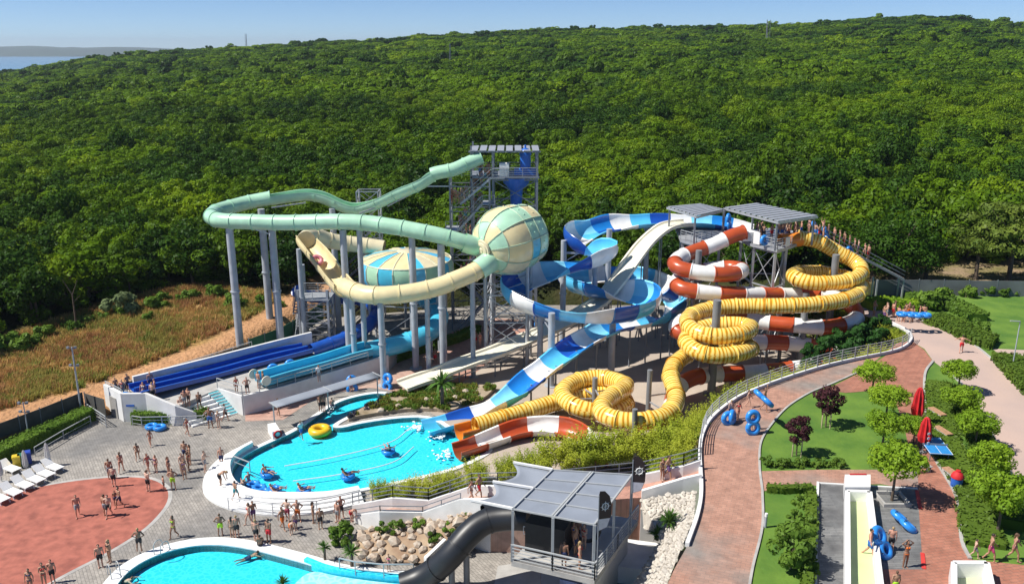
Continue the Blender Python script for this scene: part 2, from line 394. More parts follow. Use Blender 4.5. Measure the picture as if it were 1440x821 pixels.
def struct(name, mb, m, smooth=False): return mb.build(name, m, None, smooth, kind='structure')
def pxs(l, z): return [P(x, y, z) for x, y in l]
def sheet(name, px, z, m, z0=None, holes=()):
    return struct(name, MB().prism(pxs(px, z), z0, z, holes=[pxs(h, z) for h in holes]), m)
def smoothpoly(pts, it=2):
    for _ in range(it):
        o = []; n = len(pts)
        for i in range(n):
            a, b = pts[i], pts[(i+1) % n]; o += [a.lerp(b, .25), a.lerp(b, .75)]
        pts = o
    return pts
def inpoly(x, y, poly):
    c = False; j = len(poly)-1
    for i in range(len(poly)):
        a, b = poly[i], poly[j]
        if (a[1] > y) != (b[1] > y) and x < (b[0]-a[0])*(y-a[1])/(b[1]-a[1])+a[0]: c = not c
        j = i
    return c
def segd(x, y, a, b):
    dx, dy = b[0]-a[0], b[1]-a[1]; t = max(0, min(1, ((x-a[0])*dx+(y-a[1])*dy)/max(1e-9, dx*dx+dy*dy)))
    return math.hypot(x-a[0]-dx*t, y-a[1]-dy*t)
def polyd(x, y, poly, closed=True):
    n = len(poly); return min(segd(x, y, poly[i], poly[(i+1) % n]) for i in range(n if closed else n-1))
def sstep(a, b, x): t = max(0, min(1, (x-a)/(b-a))); return t*t*(3-2*t)

ZP = 5.0                                               # the upper terrace with the brick paths
TZ = 1.8                                               # the terrace of the two straight lanes
# ---- outlines (photo pixels)
EDGE = [(925, 850), (948, 800), (966, 768), (981, 725), (986, 690), (984, 640), (988, 612), (1002, 588), (1035, 562), (1070, 546), (1115, 530), (1165, 515), (1215, 504), (1250, 497), (1272, 489), (1281, 479), (1276, 467), (1255, 456), (1225, 447), (1195, 436), (1160, 420)]
EDGEW = [P(x, y, ZP) for x, y in EDGE]
PLATEAU = EDGEW+[P(1215, 415, 5), P(1240, 415, 5), P(1440, 416, 5), Vector((115, 95, 5)), Vector((115, 20, 5)), Vector((8, 20, 5))]
YARDB = [P(x, y, 0) for x, y in [(-700, 760), (-60, 660), (0, 632), (122, 574), (160, 578), (250, 540), (330, 500), (418, 458)]]
COMPLEX = YARDB+[Vector((-25, 104, 0)), Vector((-5, 110, 0)), Vector((20, 110, 0)), Vector((36, 104, 0)), Vector((45, 95, 0)), Vector((40, 70, 0)), Vector((25, 52, 0)), Vector((14, 30, 0)), Vector((14, 15, 0)), Vector((-90, 15, 0))]
# ---- terrain
RIDGE = [(-300, -.044), (0, -.028), (60, -.022), (130, -.012), (250, -.003), (420, .004), (600, .013), (800, .0205), (1000, .0235), (1100, .024), (1200, .031), (1300, .034), (1400, .028), (1500, .022), (1800, .02)]
def ridge(px):
    for (a, b), (c, d) in zip(RIDGE, RIDGE[1:]):
        if px <= c: return b+(d-b)*max(0, (px-a)/(c-a))
    return RIDGE[-1][1]
def base_h(x, y):
    left = .9+.055*min(45, max(0, (x*-.35+y-88))) if x < 0 else 1.6
    b = left+(ZP-.12-left)*sstep(18, 40, x)
    if x < 18: b = min(b, 4.5)
    px = 720+x/max(y, 40)*FOC*1.03
    if y > 112:
        rz = 33+ridge(px)*900-7; s = max(0, min(1, (y-112)/788))**1.05
        if y <= 900: b = b+(rz-b)*s
        else: b = rz+(-52-rz)*sstep(900, 2000, y)
        b += 2.2*mnoise.noise(Vector((x*.012, y*.012, 3)))*sstep(112, 200, y)*(1-.5*sstep(900, 2000, y))
    return b
CX = [(p.x, p.y) for p in COMPLEX]; PL = [(p.x, p.y) for p in PLATEAU]
def ground_h(x, y):
    b = base_h(x, y)
    if y < 125 and abs(x) < 140:
        if inpoly(x, y, PL): return ZP-.10-.35*sstep(0, 3, polyd(x, y, PL))*0
        if inpoly(x, y, CX): return b+(-1.6-b)*sstep(0, 2.5, polyd(x, y, CX))
        b += .12*mnoise.noise(Vector((x*.35, y*.35, 0)))
    return b
ROAD = [(P(x, y, 1.0).x, P(x, y, 1.0).y) for x, y in [(-260, 700), (-60, 620), (0, 592), (130, 558), (300, 498), (380, 462), (425, 434), (470, 405), (520, 385)]]
GRASS = [(P(x, y, 1.2).x, P(x, y, 1.2).y) for x, y in [(-260, 690), (0, 592), (130, 558), (300, 498), (412, 435), (372, 424), (300, 416), (215, 428), (120, 452), (30, 480), (-60, 515), (-300, 560)]]
CLEAR = [(P(x, y, 5).x, P(x, y, 5).y) for x, y in [(1235, 396), (1460, 396), (1520, 372), (1440, 366), (1330, 366), (1262, 372), (1232, 384)]]
ys = [15+1.25*i for i in range(90)]
while ys[-1] < 2600: ys.append(ys[-1]*1.035)
NX = 210
tm = MB(); zc = []
for y in ys:
    for i in range(NX+1):
        k = (i/NX*2-1); k = .75*k+.25*k**3
        x = k*(max(y, 55)*1.15+45)
        tm.v.append((x, y, ground_h(x, y)))
        if y < 135 and -130 < x < 95:
            rd = polyd(x, y, ROAD, False); g = inpoly(x, y, GRASS)
            nn = mnoise.noise(Vector((x*.25, y*.25, 5)))
            a = 1-sstep(1.9, 3.6, rd+nn*.9)
            gg = (1-sstep(-.5, 2.0, (0 if g else polyd(x, y, GRASS))+nn)) if not g else 1
            if x > 20: gg = 0
            c = 1 if inpoly(x, y, CLEAR) else 1-sstep(0, 2, polyd(x, y, CLEAR))
            zc.append((max(a, 0 if x > 20 else 0), gg, c, 1))
        else: zc.append((0, 0, 0, 1))
for j in range(len(ys)-1):
    for i in range(NX):
        a = j*(NX+1)+i; tm.f.append((a, a+1, a+NX+2, a+NX+1))
tmat = bpy.data.materials.new('terrain'); tmat.use_nodes = True; nt = tmat.node_tree; N = nt.nodes; L = nt.links
bs = N['Principled BSDF']; bs.inputs['Roughness'].default_value = .95; bs.inputs['Specular IOR Level'].default_value = .1
at = N.new('ShaderNodeAttribute'); at.attribute_name = 'zone'; sp = N.new('ShaderNodeSeparateColor'); L.new(at.outputs['Color'], sp.inputs[0])
tc = N.new('ShaderNodeTexCoord')
def nnode(s, lo=.35, hi=.65, det=5):
    n = N.new('ShaderNodeTexNoise'); n.inputs['Scale'].default_value = s; n.inputs['Detail'].default_value = det; L.new(tc.outputs['Object'], n.inputs['Vector'])
    r = N.new('ShaderNodeMapRange'); r.inputs['From Min'].default_value = lo; r.inputs['From Max'].default_value = hi; L.new(n.outputs['Fac'], r.inputs['Value']); return r.outputs[0]
def mixc(f, a, b):
    m = N.new('ShaderNodeMix'); m.data_type = 'RGBA'; L.new(f, m.inputs['Factor'])
    for s, q in (('A', a), ('B', b)):
        if isinstance(q, tuple): m.inputs[s].default_value = (*q, 1)
        else: L.new(q, m.inputs[s])
    return m.outputs['Result']
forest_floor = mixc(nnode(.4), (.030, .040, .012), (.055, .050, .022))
dry = mixc(nnode(.22), mixc(nnode(1.2), (.38, .20, .07), (.36, .24, .08)), mixc(nnode(.9), (.30, .22, .07), (.44, .28, .12)))
dry = mixc(nnode(.13, .56, .66), dry, (.40, .24, .125))
dirt = mixc(nnode(.6), (.52, .29, .15), (.43, .235, .12))
clr = mixc(nnode(.35), (.30, .22, .14), (.16, .15, .05))
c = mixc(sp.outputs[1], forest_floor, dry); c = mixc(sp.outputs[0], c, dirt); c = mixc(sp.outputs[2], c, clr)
L.new(c, bs.inputs['Base Color'])
bp = N.new('ShaderNodeBump'); bp.inputs['Strength'].default_value = .6; bp.inputs['Distance'].default_value = .2; L.new(nnode(2.5), bp.inputs['Height']); L.new(bp.outputs[0], bs.inputs['Normal'])
terrain = struct('ground', tm, tmat, True)
ca = terrain.data.color_attributes.new('zone', 'FLOAT_COLOR', 'POINT'); ca.data.foreach_set('color', [q for z in zc for q in z])
# sea and the far shore
seam = mat('sea_water', (.12, .26, .38), .25, .1, .002)
struct('sea', MB().quad((-13000, 1300, -42), (9000, 1300, -42), (9000, 12000, -42), (-13000, 12000, -42)), seam)
fl = MB(); cols = 90
prof = [(0, -44), (150, -30), (500, .55), (1300, 1.0), (2000, .3)]
for i in range(cols+1):
    px = -700+i*1300/cols; x0 = (px-720)/FOC*7100/1.03
    top = (34+16*mnoise.noise(Vector((px*.012, 1, 0)))+7*mnoise.noise(Vector((px*.05, 4, 0))))*(1-.55*sstep(150, 260, px))*(1 if px < 560 else .3)
    for d, h in prof: fl.v.append((x0*(1+d/7100), 7100+d, h if h < 0 and d < 200 else -42+(top+42)*h))
for i in range(cols):
    for j in range(4): a = i*5+j; fl.f.append((a, a+5, a+6, a+1))
struct('far_shore_hills', fl, mat('far_shore_woods', (.03, .055, .035), .95, .35, .004), True)

# ---- pools
POOL = smoothpoly([P(x, y, 0) for x, y in [(606, 587), (560, 588), (505, 596), (480, 603), (462, 600), (500, 580), (524, 566), (548, 556), (534, 553), (505, 557), (474, 566), (444, 587), (416, 607), (386, 620), (356, 634), (336, 647), (326, 660), (328, 676), (340, 689), (368, 697), (420, 699), (462, 697), (502, 689), (560, 677), (622, 663), (652, 653), (672, 643), (690, 632), (668, 622), (640, 610)]], 2)
LOWER = smoothpoly([P(x, y, 0) for x, y in [(150, 850), (162, 826), (182, 802), (215, 783), (258, 770), (304, 766), (350, 772), (400, 785), (436, 795), (470, 806), (540, 815), (584, 817), (592, 850), (560, 905), (300, 930), (160, 900)]], 2)
xy = lambda l: [(p.x, p.y) for p in l]
struct('pool_deck', MB().prism(COMPLEX, -.5, 0, holes=[POOL, LOWER]), M['pavers'])
def pool(name, outline, depth, floor_m):
    mb = MB().prism(outline, None, -depth)
    n = len(mb.v); k = len(outline)
    mb.v += [(p.x, p.y, .02) for p in outline]+[(p.x, p.y, -depth) for p in outline]
    for i in range(k): mb.f.append((n+i, n+k+i, n+k+(i+1) % k, n+(i+1) % k))
    struct(name+'_basin', mb, floor_m)
    struct(name+'_water', MB().prism(outline, None, -.05), M['water'])
pool('slide_pool', POOL, .42, M['cyan']); pool('lower_pool', LOWER, .45, M['cyan'])
def offs(poly, d):
    """offset an outline outwards by d metres"""
    n = len(poly); out = []; area = sum(poly[i].x*poly[(i+1) % n].y-poly[(i+1) % n].x*poly[i].y for i in range(n)); s = 1 if area > 0 else -1
    for i in range(n):
        t = (poly[(i+1) % n]-poly[i-1]); t.z = 0; t.normalize(); out.append(poly[i]+Vector((t.y, -t.x, 0))*d*s)
    return out
def ring(name, outer, inner, z, m, z0=0.0, parent=None):
    mb = MB(); k = len(inner)
    for q, zz in ((inner, z), (outer, z), (outer, z0), (inner, z0-.15)): mb.v += [(p.x, p.y, zz) for p in q]
    for i in range(k):
        j = (i+1) % k
        mb.f += [(i, j, k+j, k+i), (k+i, k+j, 2*k+j, 2*k+i), (j, i, 3*k+i, 3*k+j)]
    return struct(name, mb, m)
struct('lower_run_out', MB().prism([p for p in smoothpoly([P(x, y, 0) for x, y in [(438, 800), (470, 809), (545, 819), (588, 822), (590, 880), (430, 900), (402, 850), (412, 820)]], 2)], -.4, -.02), M['cyan2'])
ring('pool_kerb', offs(POOL, .45), POOL, .08, M['curb'])
_q = crom([P(x, y, 0) for x, y in [(430, 790), (470, 804), (540, 813), (588, 816)]], .4, 1); _m = MB(); sweep(_m, _q, frames(_q), [(-.16, -.3), (.16, -.3), (.16, .34), (-.16, .34)], 0, len(_q)-1); _m.uv = None; struct('lower_pool_wall', _m, M['cyan'])
ring('lower_pool_kerb', offs(LOWER, .95), LOWER, .10, M['curb'])
# white stepped surround on the shallow side of the slide pool
inner = [(356, 630), (334, 643), (322, 658), (323, 678), (336, 693), (366, 702), (420, 704), (464, 702), (505, 694)]
outer = [(352, 624), (318, 640), (297, 657), (286, 677), (290, 700), (326, 718), (384, 726), (446, 723), (512, 708)]
def arcpts(l, z, n=8):
    q = [P(x, y, z) for x, y in l]; return crom(q, .6, 0)
def terraces(name, a, b, lv):
    A = [P(x, y, 0) for x, y in a]; B = [P(x, y, 0) for x, y in b]
    cn = 40; 
    def rs(q): 
        c_ = crom(q, .3, 1); return [c_[int(i*(len(c_)-1)/cn)] for i in range(cn+1)]
    A, B = rs(A), rs(B)
    for k, (f0, f1, z) in enumerate(lv):
        mb = MB()
        for i in range(cn+1):
            p, q = A[i].lerp(B[i], f0), A[i].lerp(B[i], f1)
            mb.v += [(p.x, p.y, z), (q.x, q.y, z), (q.x, q.y, -.05), (p.x, p.y, -.05)]
        for i in range(cn):
            o = 4*i
            for j in range(4): mb.f.append((o+j, o+4+j, o+4+(j+1) % 4, o+(j+1) % 4))
        mb.f += [(0, 1, 2, 3), (4*cn+3, 4*cn+2, 4*cn+1, 4*cn)]
        struct(name, mb, M['curb'])
terraces('white_pool_step', inner, outer, [(-.12, .3, .62), (.3, .55, .45), (.55, .8, .3), (.8, 1.0, .15)])
# red rubber splash floor
RUB = smoothpoly([P(x, y, 0) for x, y in [(-200, 730), (0, 697), (55, 684), (110, 675), (168, 670), (212, 672), (234, 684), (238, 698), (230, 716), (202, 745), (152, 776), (92, 806), (40, 835), (-60, 880), (-300, 900)]], 2)
struct('red_rubber_floor', MB().prism(RUB, None, .008), M['rubber'])
ring('rubber_floor_edge', offs(RUB, .3), RUB, .012, M['conc'])
# sandy yard below the slides, pink walkway, planted island
YARD = [(606, 580), (640, 603), (668, 615), (690, 632), (680, 645), (652, 660), (620, 671), (560, 684), (520, 694), (520, 705), (720, 690), (800, 665), (1010, 640), (1400, 560), (1400, 440), (900, 440), (760, 452), (720, 484), (640, 540), (590, 555)]
sheet('slide_yard', YARD, .008, M['sand'])
sheet('pink_walkway', [(345, 592), (398, 590), (440, 562), (470, 552), (520, 545), (566, 552), (640, 545), (720, 486), (760, 452), (690, 446), (560, 496), (365, 560), (345, 582)], .012, M['pink'])
ISL = smoothpoly([P(x, y, 0) for x, y in [(484, 594), (505, 580), (530, 567), (552, 556), (600, 548), (650, 545), (700, 545), (680, 565), (640, 582), (606, 578), (560, 580), (510, 588)]], 1)
struct('planted_island_bed', MB().prism(ISL, 0, .35), mat('sandy_soil', (.42, .34, .25), .95, .25, .8, .5, c2=(.22, .17, .10)))
# ---- upper terrace sheets
struct('upper_lawn', MB().prism(PLATEAU, 0, ZP), M['lawn'])
BR1 = EDGE[:15]+[(1262, 482), (1240, 500), (1215, 520), (1170, 540), (1140, 552), (1108, 572), (1085, 597), (1070, 622), (1068, 655), (1072, 690), (1072, 740), (1058, 800), (1050, 850)]
sheet('brick_path', BR1, ZP+.02, M['brick'], ZP-.02)
ROADP = [(1281, 479), (1276, 467), (1255, 456), (1225, 447), (1195, 436), (1178, 422), (1225, 430), (1290, 449), (1335, 464), (1372, 487), (1405, 515), (1440, 552), (1500, 640), (1520, 760), (1460, 760), (1432, 690), (1408, 640), (1384, 590), (1362, 552), (1340, 528), (1312, 507), (1300, 490)]
sheet('pale_road', ROADP, ZP+.024, M['road'], ZP-.02)
PLAZA = [(1282, 479), (1300, 492), (1312, 508), (1300, 530), (1303, 600), (1312, 640), (1345, 700), (1352, 760), (1364, 786), (1500, 800), (1500, 850), (1290, 850), (1286, 690), (1280, 640), (1272, 600), (1258, 560), (1238, 548), (1190, 552), (1160, 548), (1215, 521), (1245, 500), (1264, 482)]
sheet('brick_plaza', PLAZA, ZP+.028, M['brick2'], ZP-.02)
sheet('cross_path', [(1071, 662), (1150, 660), (1290, 660), (1292, 690), (1240, 680), (1150, 682), (1073, 690)], ZP+.032, M['brick'], ZP-.02)
sheet('wet_slate_floor', [(1150, 680), (1290, 688), (1298, 802), (1300, 870), (1146, 870)], ZP+.036, brickmat('slate_deck', (.24, .24, .235), (.17, .175, .175), (.10, .10, .10), .9, .18, R(3), stain=(.11, .11, .11), stain_amt=.9, rough=.55, stain_scale=.5), ZP-.02)
sheet('brick_apron', [(1242, 800), (1302, 800), (1302, 870), (1242, 870)], ZP+.044, M['brick2'], ZP-.02)
sheet('side_path', [(1395, 490), (1440, 492), (1470, 500), (1470, 512), (1432, 500), (1408, 500)], ZP+.02, M['road'], ZP-.02)
# pale kerbs along the paths
def kerb(name, l, z, wd=.18, h=.12, m=None):
    pts = crom([P(x, y, z) for x, y in l], .6, 1); fr = frames(pts); mb = MB()
    sweep(mb, pts, fr, [(-wd/2, -.05), (wd/2, -.05), (wd/2, h), (-wd/2, h)], 0, len(pts)-1); mb.uv = None
    return struct(name, mb, m or M['conc'])
kerb('path_kerb', EDGE[2:18], ZP, .24, .26, M['wall'])
kerb('lawn_kerb', BR1[15:][2:10], ZP, .15, .1, M['conc'])
kerb('lawn_kerb', BR1[15:][9:], ZP, .15, .1, M['conc'])
kerb('road_kerb', ROADP[5:13], ZP, .2, .12); kerb('road_kerb', ROADP[13:20], ZP, .2, .12)
kerb('plaza_kerb', PLAZA[2:9], ZP, .2, .12)
kerb('slate_floor_kerb', [(1150, 680), (1148, 740), (1146, 870)], ZP, .16, .18, M['wall']); kerb('slate_floor_kerb', [(1150, 680), (1220, 684), (1290, 688)], ZP, .16, .1, M['wall'])
# red painted edge lines
for a, b in (((1289, 690), (1294, 716)), ((1297, 778), (1299, 800))):
    p, q = P(*a, ZP), P(*b, ZP); struct('red_edge_line', MB().bar(p+Vector((0, 0, .05)), q+Vector((0, 0, .05)), .22, .04), mat('red_line_paint', (.6, .05, .04), .6))
# slope between the brick path and the yard
sm = MB(); ed = crom(EDGEW[5:], .8, 1)
for i, p in enumerate(ed):
    t = ed[min(len(ed)-1, i+1)]-ed[max(0, i-1)]; t.z = 0; t.normalize(); nrm = Vector((-t.y, t.x, 0))
    for d, z in ((.25, ZP-.25), (1.5, 3.6), (3.2, 1.4), (5, -.1)):
        q = p+nrm*d; sm.v.append((q.x, q.y, z+.15*mnoise.noise(Vector((q.x, q.y, z)))))
for i in range(len(ed)-1):
    for j in range(3): a = 4*i+j; sm.f.append((a, a+4, a+5, a+1))
struct('planted_slope', sm, M['dirt'] if 0 else mat('slope_soil', (.10, .10, .035), .95, .3, .8, .5, c2=(.20, .15, .08)), True)
# slide centre lines: (photo column, photo row, distance in metres along Y)
GREEN = [(676,222,99),(655,231,98.5),(637,239,98),(608,245,98),(588,258,98),(558,270,98.5),(529,284,99),(506,291,99.5),(492,291,99.5),(479,287,99.5),(455,276,99.5),(432,272,99.5),(403,275,99),
 (379,279,98.5),(352,284,98),(325,291,96.5),(305,297,94.5),(297,304,92),(305,309,90),(320,311,89.2),(350,312,88.6),(385,313,88.2),(414,313,87.8),(455,312,87.2),(485,312,86.8),(520,314,86.4),(541,317,86),(567,321,85.6),(593,326,85.2),(617,331,85),(640,337,85),(662,344,85.2)]
CREAM = [(688,366,84.5),(678,375,83.7),(664,384,83),(640,394,82.2),(617,403,81.7),(582,411,81.3),(547,415,81),(523,415,81.2),(506,412,82),(485,403,84),(473,391,86.2),(458,371,89),(444,353,91),(434,342,92.3),(430,336,93.4),(436,332,94.6),(446,332,95.4),(461,338,96.2),(485,342,97),(511,345,97.3),(540,349,97.2)]
LBLUE = [(582,412,96.5),(597,419,96),(610,428,94.5),(617,440,92.5),(617,452,90.5),(608,464,88.8),(590,474,87.2),(564,483,86),(539,489,85.2),(518,494,84.4),(492,501,82.9),(461,511,81),(431,519.5,79.2),(400,528,77.4),(366,538,75.6)]
DBLUE = [(418,409,97),(424,414,97.6),(440,417,98.6),(470,419,99.5),(500,421,99.5),(520,426,98),(528,437,95.5),(526,449,93),(515,460,91),(500,468,89.6),(482,477,88),(460,485,86.5),(437,493,85),(400,502,83.4),(360,512,81.4),(298,529,78),(240,543,74.8),(194,554,72.6)]
BLUE = [(1062,316,98.6),(1030,310,99.2),(1000,306,99.5),(975,305,99.6),(940,304,99.6),(905,305,99.2),(864,309,98.2),(834,316,96.4),(816,324,94.9),(810,333,93.3),(820,341,92.3),(835,345,92.1),(848,347,91.9),(850,353,91.0),(829,361,90.2),(796,369,89.8),(770,378,89.6),(744,386,88.8),(726,396,87.3),(723,408,85.6),(735,419,84.2),(758,427,83),(790,433,82.3),(825,437,82),(860,437,82.2),(892,432,83.6),(910,423,86.1),(908,413,88.9),(890,407,90.8),(866,405,91.6),(846,403,92.3),(822,399,93.7),(803,392,96.2),(802,384,99),(820,381,100.4),(852,382,100.5),(890,386,99.8),(920,394,98),(943,406,95),(951,418,92),(945,430,89.5),(932,437,88.2),(910,442,87.2),(887,446,86),(864,450,84.6),(840,461,82.8),(811,477,80.6),(782,498,78.4),(772,505,77.6),(747,524,76),(721,545,74.4),(694,561,73),(662,576,72),(627,587,71),(597,595,70.3)]
SPEED = [(968,314,97.4),(955,315,97),(943,317,96.7),(930,323,96.2),(905,346,95.2),(872,391,93.6),(858,409,93.0),(848,421,92.6),(817,441,91.2),(782,459,89.1),(740,477,86.9),(700,494,84),(650,512,81.8),(612,527,80.3),(585,536,79.2),(566,543,78.4)]
RED = [(1046,327,92),(1029,332,91.7),(1006,343,91.2),(984,351,90.8),(965,358,90),(952,365,88.6),(950,374,87.2),(966,380,86.4),(996,385,86),(1022,386,86.2),(1040,383,87.4),(1042,379,89.2),(1026,376,90.4),(1002,378,90.6),(978,383,90),(960,389,88.8),(951,397,87.4),(957,405,86.2),(975,409,85.6),(1003,412,85.6),(1029,413,86),(1071,414,87.2),(1111,415,88.4),(1145,416,89),(1172,418,88.6),(1192,426,88),(1204,438,87.4),(1204,448,86.4),(1192,455,85.6),(1172,459,85),(1150,460,84.8),(1117,457,85.2),(1081,454,86.2),(1050,450,87),(1020,447,87.6),(985,447,87.4),(960,452,86),(950,461,84.4),(960,470,83.4),(985,476,83.6),(1020,479,84.2),(1071,481,84.8),(1114,483,85),(1146,487,84.6),(1172,492,83.8),(1184,500,82.6),(1176,508,81.6),(1150,514,81),(1110,519,80.6),(1070,523,80.2),(1029,525,79.8),(996,527,79),(972,532,77.8),(955,543,76.6),(947,558,74.2),(945,575,71.6),(947,592,69.1),(940,606,67.2),(922,620,65.4),(895,632,63.9),(865,638,63.2),(842,634,63.7),(827,622,65.4),(812,608,67.5),(796,600,68.5),(775,597,68.9),(753,597,69),(726,601,68.5),(699,611,67.6),(667,623,66.2),(642,631,65.4)]
YELLOW = [(1122,334,92),(1140,337,92),(1154,341,91.8),(1180,356,91.4),(1202,368,90.8),(1212,379,89.6),(1204,391,88),(1180,397,87),(1144,398,86.6),(1123,393,87.2),(1115,387,88.4),(1126,383,90),(1150,383,91.2),(1178,387,91.4),(1200,393,90.6),(1211,402,89),(1207,413,86.9),(1186,422,84.8),(1144,428,83.4),(1094,430,83.3),(1052,430,83.8),(1015,432,83.8),(985,438,82.8),(967,448,80.8),(970,460,78.6),(985,469,77.2),(1009,473,76.6),(1038,470,77),(1055,464,78.3),(1050,458,79.9),(1030,456,80.4),(1002,458,80.6),(978,465,79.8),(965,477,78),(972,489,76.4),(988,497,75.4),(1009,500,75.2),(1038,497,75.8),(1055,491,77.2),(1050,485,79),(1030,483,80),(1002,485,80.2),(980,491,79.4),(962,501,77.8),(948,513,75.9),(943,527,73.6),(947,544,71.5),(951,560,69.6),(945,576,67.6),(930,587,66.2),(906,592,65.5),(877,592,65.6),(855,586,66.3),(846,577,67.4),(851,564,69.2),(868,552,71.1),(880,545,72.6),(874,538,74.2),(858,533,75.5),(838,531,76.1),(814,535,75.6),(797,544,74.3),(791,555,72.9),(801,567,71.3),(822,576,70.3),(846,579,70.3),(868,576,71),(880,568,72.4),(876,560,73.8),(858,555,75),(836,555,75.1),(815,557,74.8),(782,565,73.6),(747,576,72),(694,592,69.9),(645,605,68.2)]
# ================================================================== WATER SLIDES
def world(l): return [PY(*p) for p in l]
SL = {k: mat('slide_'+k, c, .30, .10, .9, 0, coat=.25, detail=8) for k, c in dict(
    mint=(.40, .66, .47), cream=(.76, .64, .36), lblue=(.07, .47, .68), dblue=(.012, .085, .42), sky=(.10, .50, .80), lsky=(.22, .62, .84),
    mid=(.015, .22, .62), white=(.80, .80, .78), rust=(.44, .075, .022), ivory=(.78, .74, .60), bone=(.70, .62, .42), orange=(.72, .22, .02), black=(.018, .02, .026)).items()}
SL['yellow'] = stripemat('slide_yellow', (.86, .52, .04), (.52, .22, .012), (.88, .68, .20))
def flumes(root, path, fr, i0, i1, kind, seq, seclen, r, step, name='flume_section', th=.07, a=100, lip=.12, oval=1.0, k0=0, wd=2, h=.7, flange=.07, coverlip=None):
    """cut a slide run into bolted sections, each its own mesh"""
    n = max(1, round((i1-i0)*step/seclen)); out = []
    for s in range(n):
        a0, a1 = i0+round((i1-i0)*s/n), i0+round((i1-i0)*(s+1)/n)
        if a1 <= a0: continue
        mb = MB(); m = seq[(s+k0) % len(seq)]
        if kind == 'tube':
            sweep(mb, path, fr, circle(r), a0, a1, True, 0, step, caps=False)
            # a raised joint ring at the start of the section
            f2 = fr[a0]; d = f2[0]
            pr = [path[a0]-d*.05, path[a0]+d*.07]; sweep(mb, pr, [f2, f2], circle(r+flange), 0, 1, True, a0*step, .1)
            sweep(mb, [path[a0], path[a0]+d*.001], [f2, f2], circle(r-.01), 0, 0, True) if 0 else None
        elif kind == 'trough':
            sweep(mb, path, fr, uprof(r, a, th, lip, 16, oval=oval), a0, a1, True, 0, step, caps=(s in (0, n-1)))
            f2 = fr[a0]; q = [(r+th+.004)*1.0, (r+th+.07)]
            ao = [(q[1]*math.sin(R(-a+8+2*(a-8)*i/14)), -q[1]*oval*math.cos(R(-a+8+2*(a-8)*i/14))) for i in range(15)]
            ai = [(q[0]*math.sin(R(-a+8+2*(a-8)*i/14)), -q[0]*oval*math.cos(R(-a+8+2*(a-8)*i/14))) for i in range(15)]
            sweep(mb, [path[a0]-f2[0]*.06, path[a0]+f2[0]*.06], [f2, f2], ao+ai[::-1], 0, 1, True, a0*step, .1)
        else:
            sweep(mb, path, fr, boxprof(wd, h, th), a0, a1, True, 0, step, caps=(s in (0, n-1)))
        o = mb.build(name, [SL[q] for q in m] if isinstance(m, tuple) else SL[m] if isinstance(m, str) else m, root)
        if isinstance(m, tuple):                       # two gelcoat colours, one for each half of the trough
            kk = len(uprof(r, a, th, lip, 16, oval=oval)); mi = []
            for q in range(len(o.data.polygons)): j = q % kk; mi.append(1 if q < (a1-a0)*kk and (9 < j < 29) else 0)
            o.data.polygons.foreach_set('material_index', mi)
        autosmooth(o, 35); out.append(o)
    return out
def support(root, px, py, Y, r=.28, m=None, z0=0.0, arm=None, name='support_pole', cap_=True):
    top = PY(px, py, Y); mb = MB().cyl((top.x, Y, z0), top, r, r*.94, 14)
    mb.cyl((top.x, Y, z0), (top.x, Y, z0+.08), r*1.9, r*1.9, 12)
    if top.z-z0 > 7: mb.cyl((top.x, Y, z0+(top.z-z0)*.5), (top.x, Y, z0+(top.z-z0)*.5+.12), r*1.22, r*1.22, 14)
    o = mb.build(name, m or M['pole'], root); autosmooth(o, 40)
    if arm is not None:
        for q in (arm if isinstance(arm[0], (tuple, list, Vector)) else [arm]):
            q = Vector(q); b = MB(); a_ = Vector((top.x, Y, q.z)); b.bar(a_, q, .16, .22); b.bar((top.x, Y, max(z0+.3, q.z-1.2)), a_.lerp(q, .8), .1)
            b.build('bracket_arm', M['steel'], root)
    return o
def nearest(path, p): return min(range(len(path)), key=lambda i: (path[i]-p).length)
def mid(path): c_ = Vector((0, 0, 0)); [c_.__iadd__(p) for p in path]; return c_/len(path)
def slide(name, label, pts, step=.4):
    path = crom(world(pts), step); root = thing(name, label, 'water slide', (path[0].x, path[0].y, 0), 'big water slides'); return root, path
def at_i(path, pts, k): return nearest(path, PY(*pts[k]))

SL['black'] = mat('slide_black_matt', (.016, .018, .022), .42, .15, 1.5)
# ---- mint raft tube
root, path = slide('raft_slide', 'long pale mint green raft slide looping from the tall stair tower into the ball', GREEN)
fr = frames(path, .4); iA = at_i(path, GREEN, 3); iB = at_i(path, GREEN, 13); n = len(path)-1
flumes(root, path, fr, 0, iA, 'tube', ['mint'], 2.2, .78, .4)
flumes(root, path, fr, iA, iB, 'trough', ['mint'], 2.6, .82, .4, a=112, lip=.06)
flumes(root, path, fr, iB, n, 'tube', ['mint'], 2.4, .82, .4)
for px, py, Y, r in ((322, 316, 89.2, .42), (367, 294, 97, .42), (382, 318, 90, .42), (467, 293, 98.8, .38), (482, 323, 87, .38), (505, 323, 86.6, .3), (579, 333, 85.5, .36), (620, 343, 85, .40)):
    support(root, px, py, Y, r)
b = MB()
for (x0, y0, Y0), (x1, y1, Y1) in ((((382, 292, 96.5)), (430, 285, 98)), ((367, 322, 90), (415, 322, 88)), ((382, 330, 90), (350, 320, 88.8)), ((545, 290, 98.5), (600, 262, 98)), ((600, 262, 98), (640, 262, 98.5)), ((505, 300, 98), (540, 288, 98.6))):
    b.bar(PY(x0, y0, Y0), PY(x1, y1, Y1), .14)
split_bars(b, 'bracket_arm', M['steel'], root)

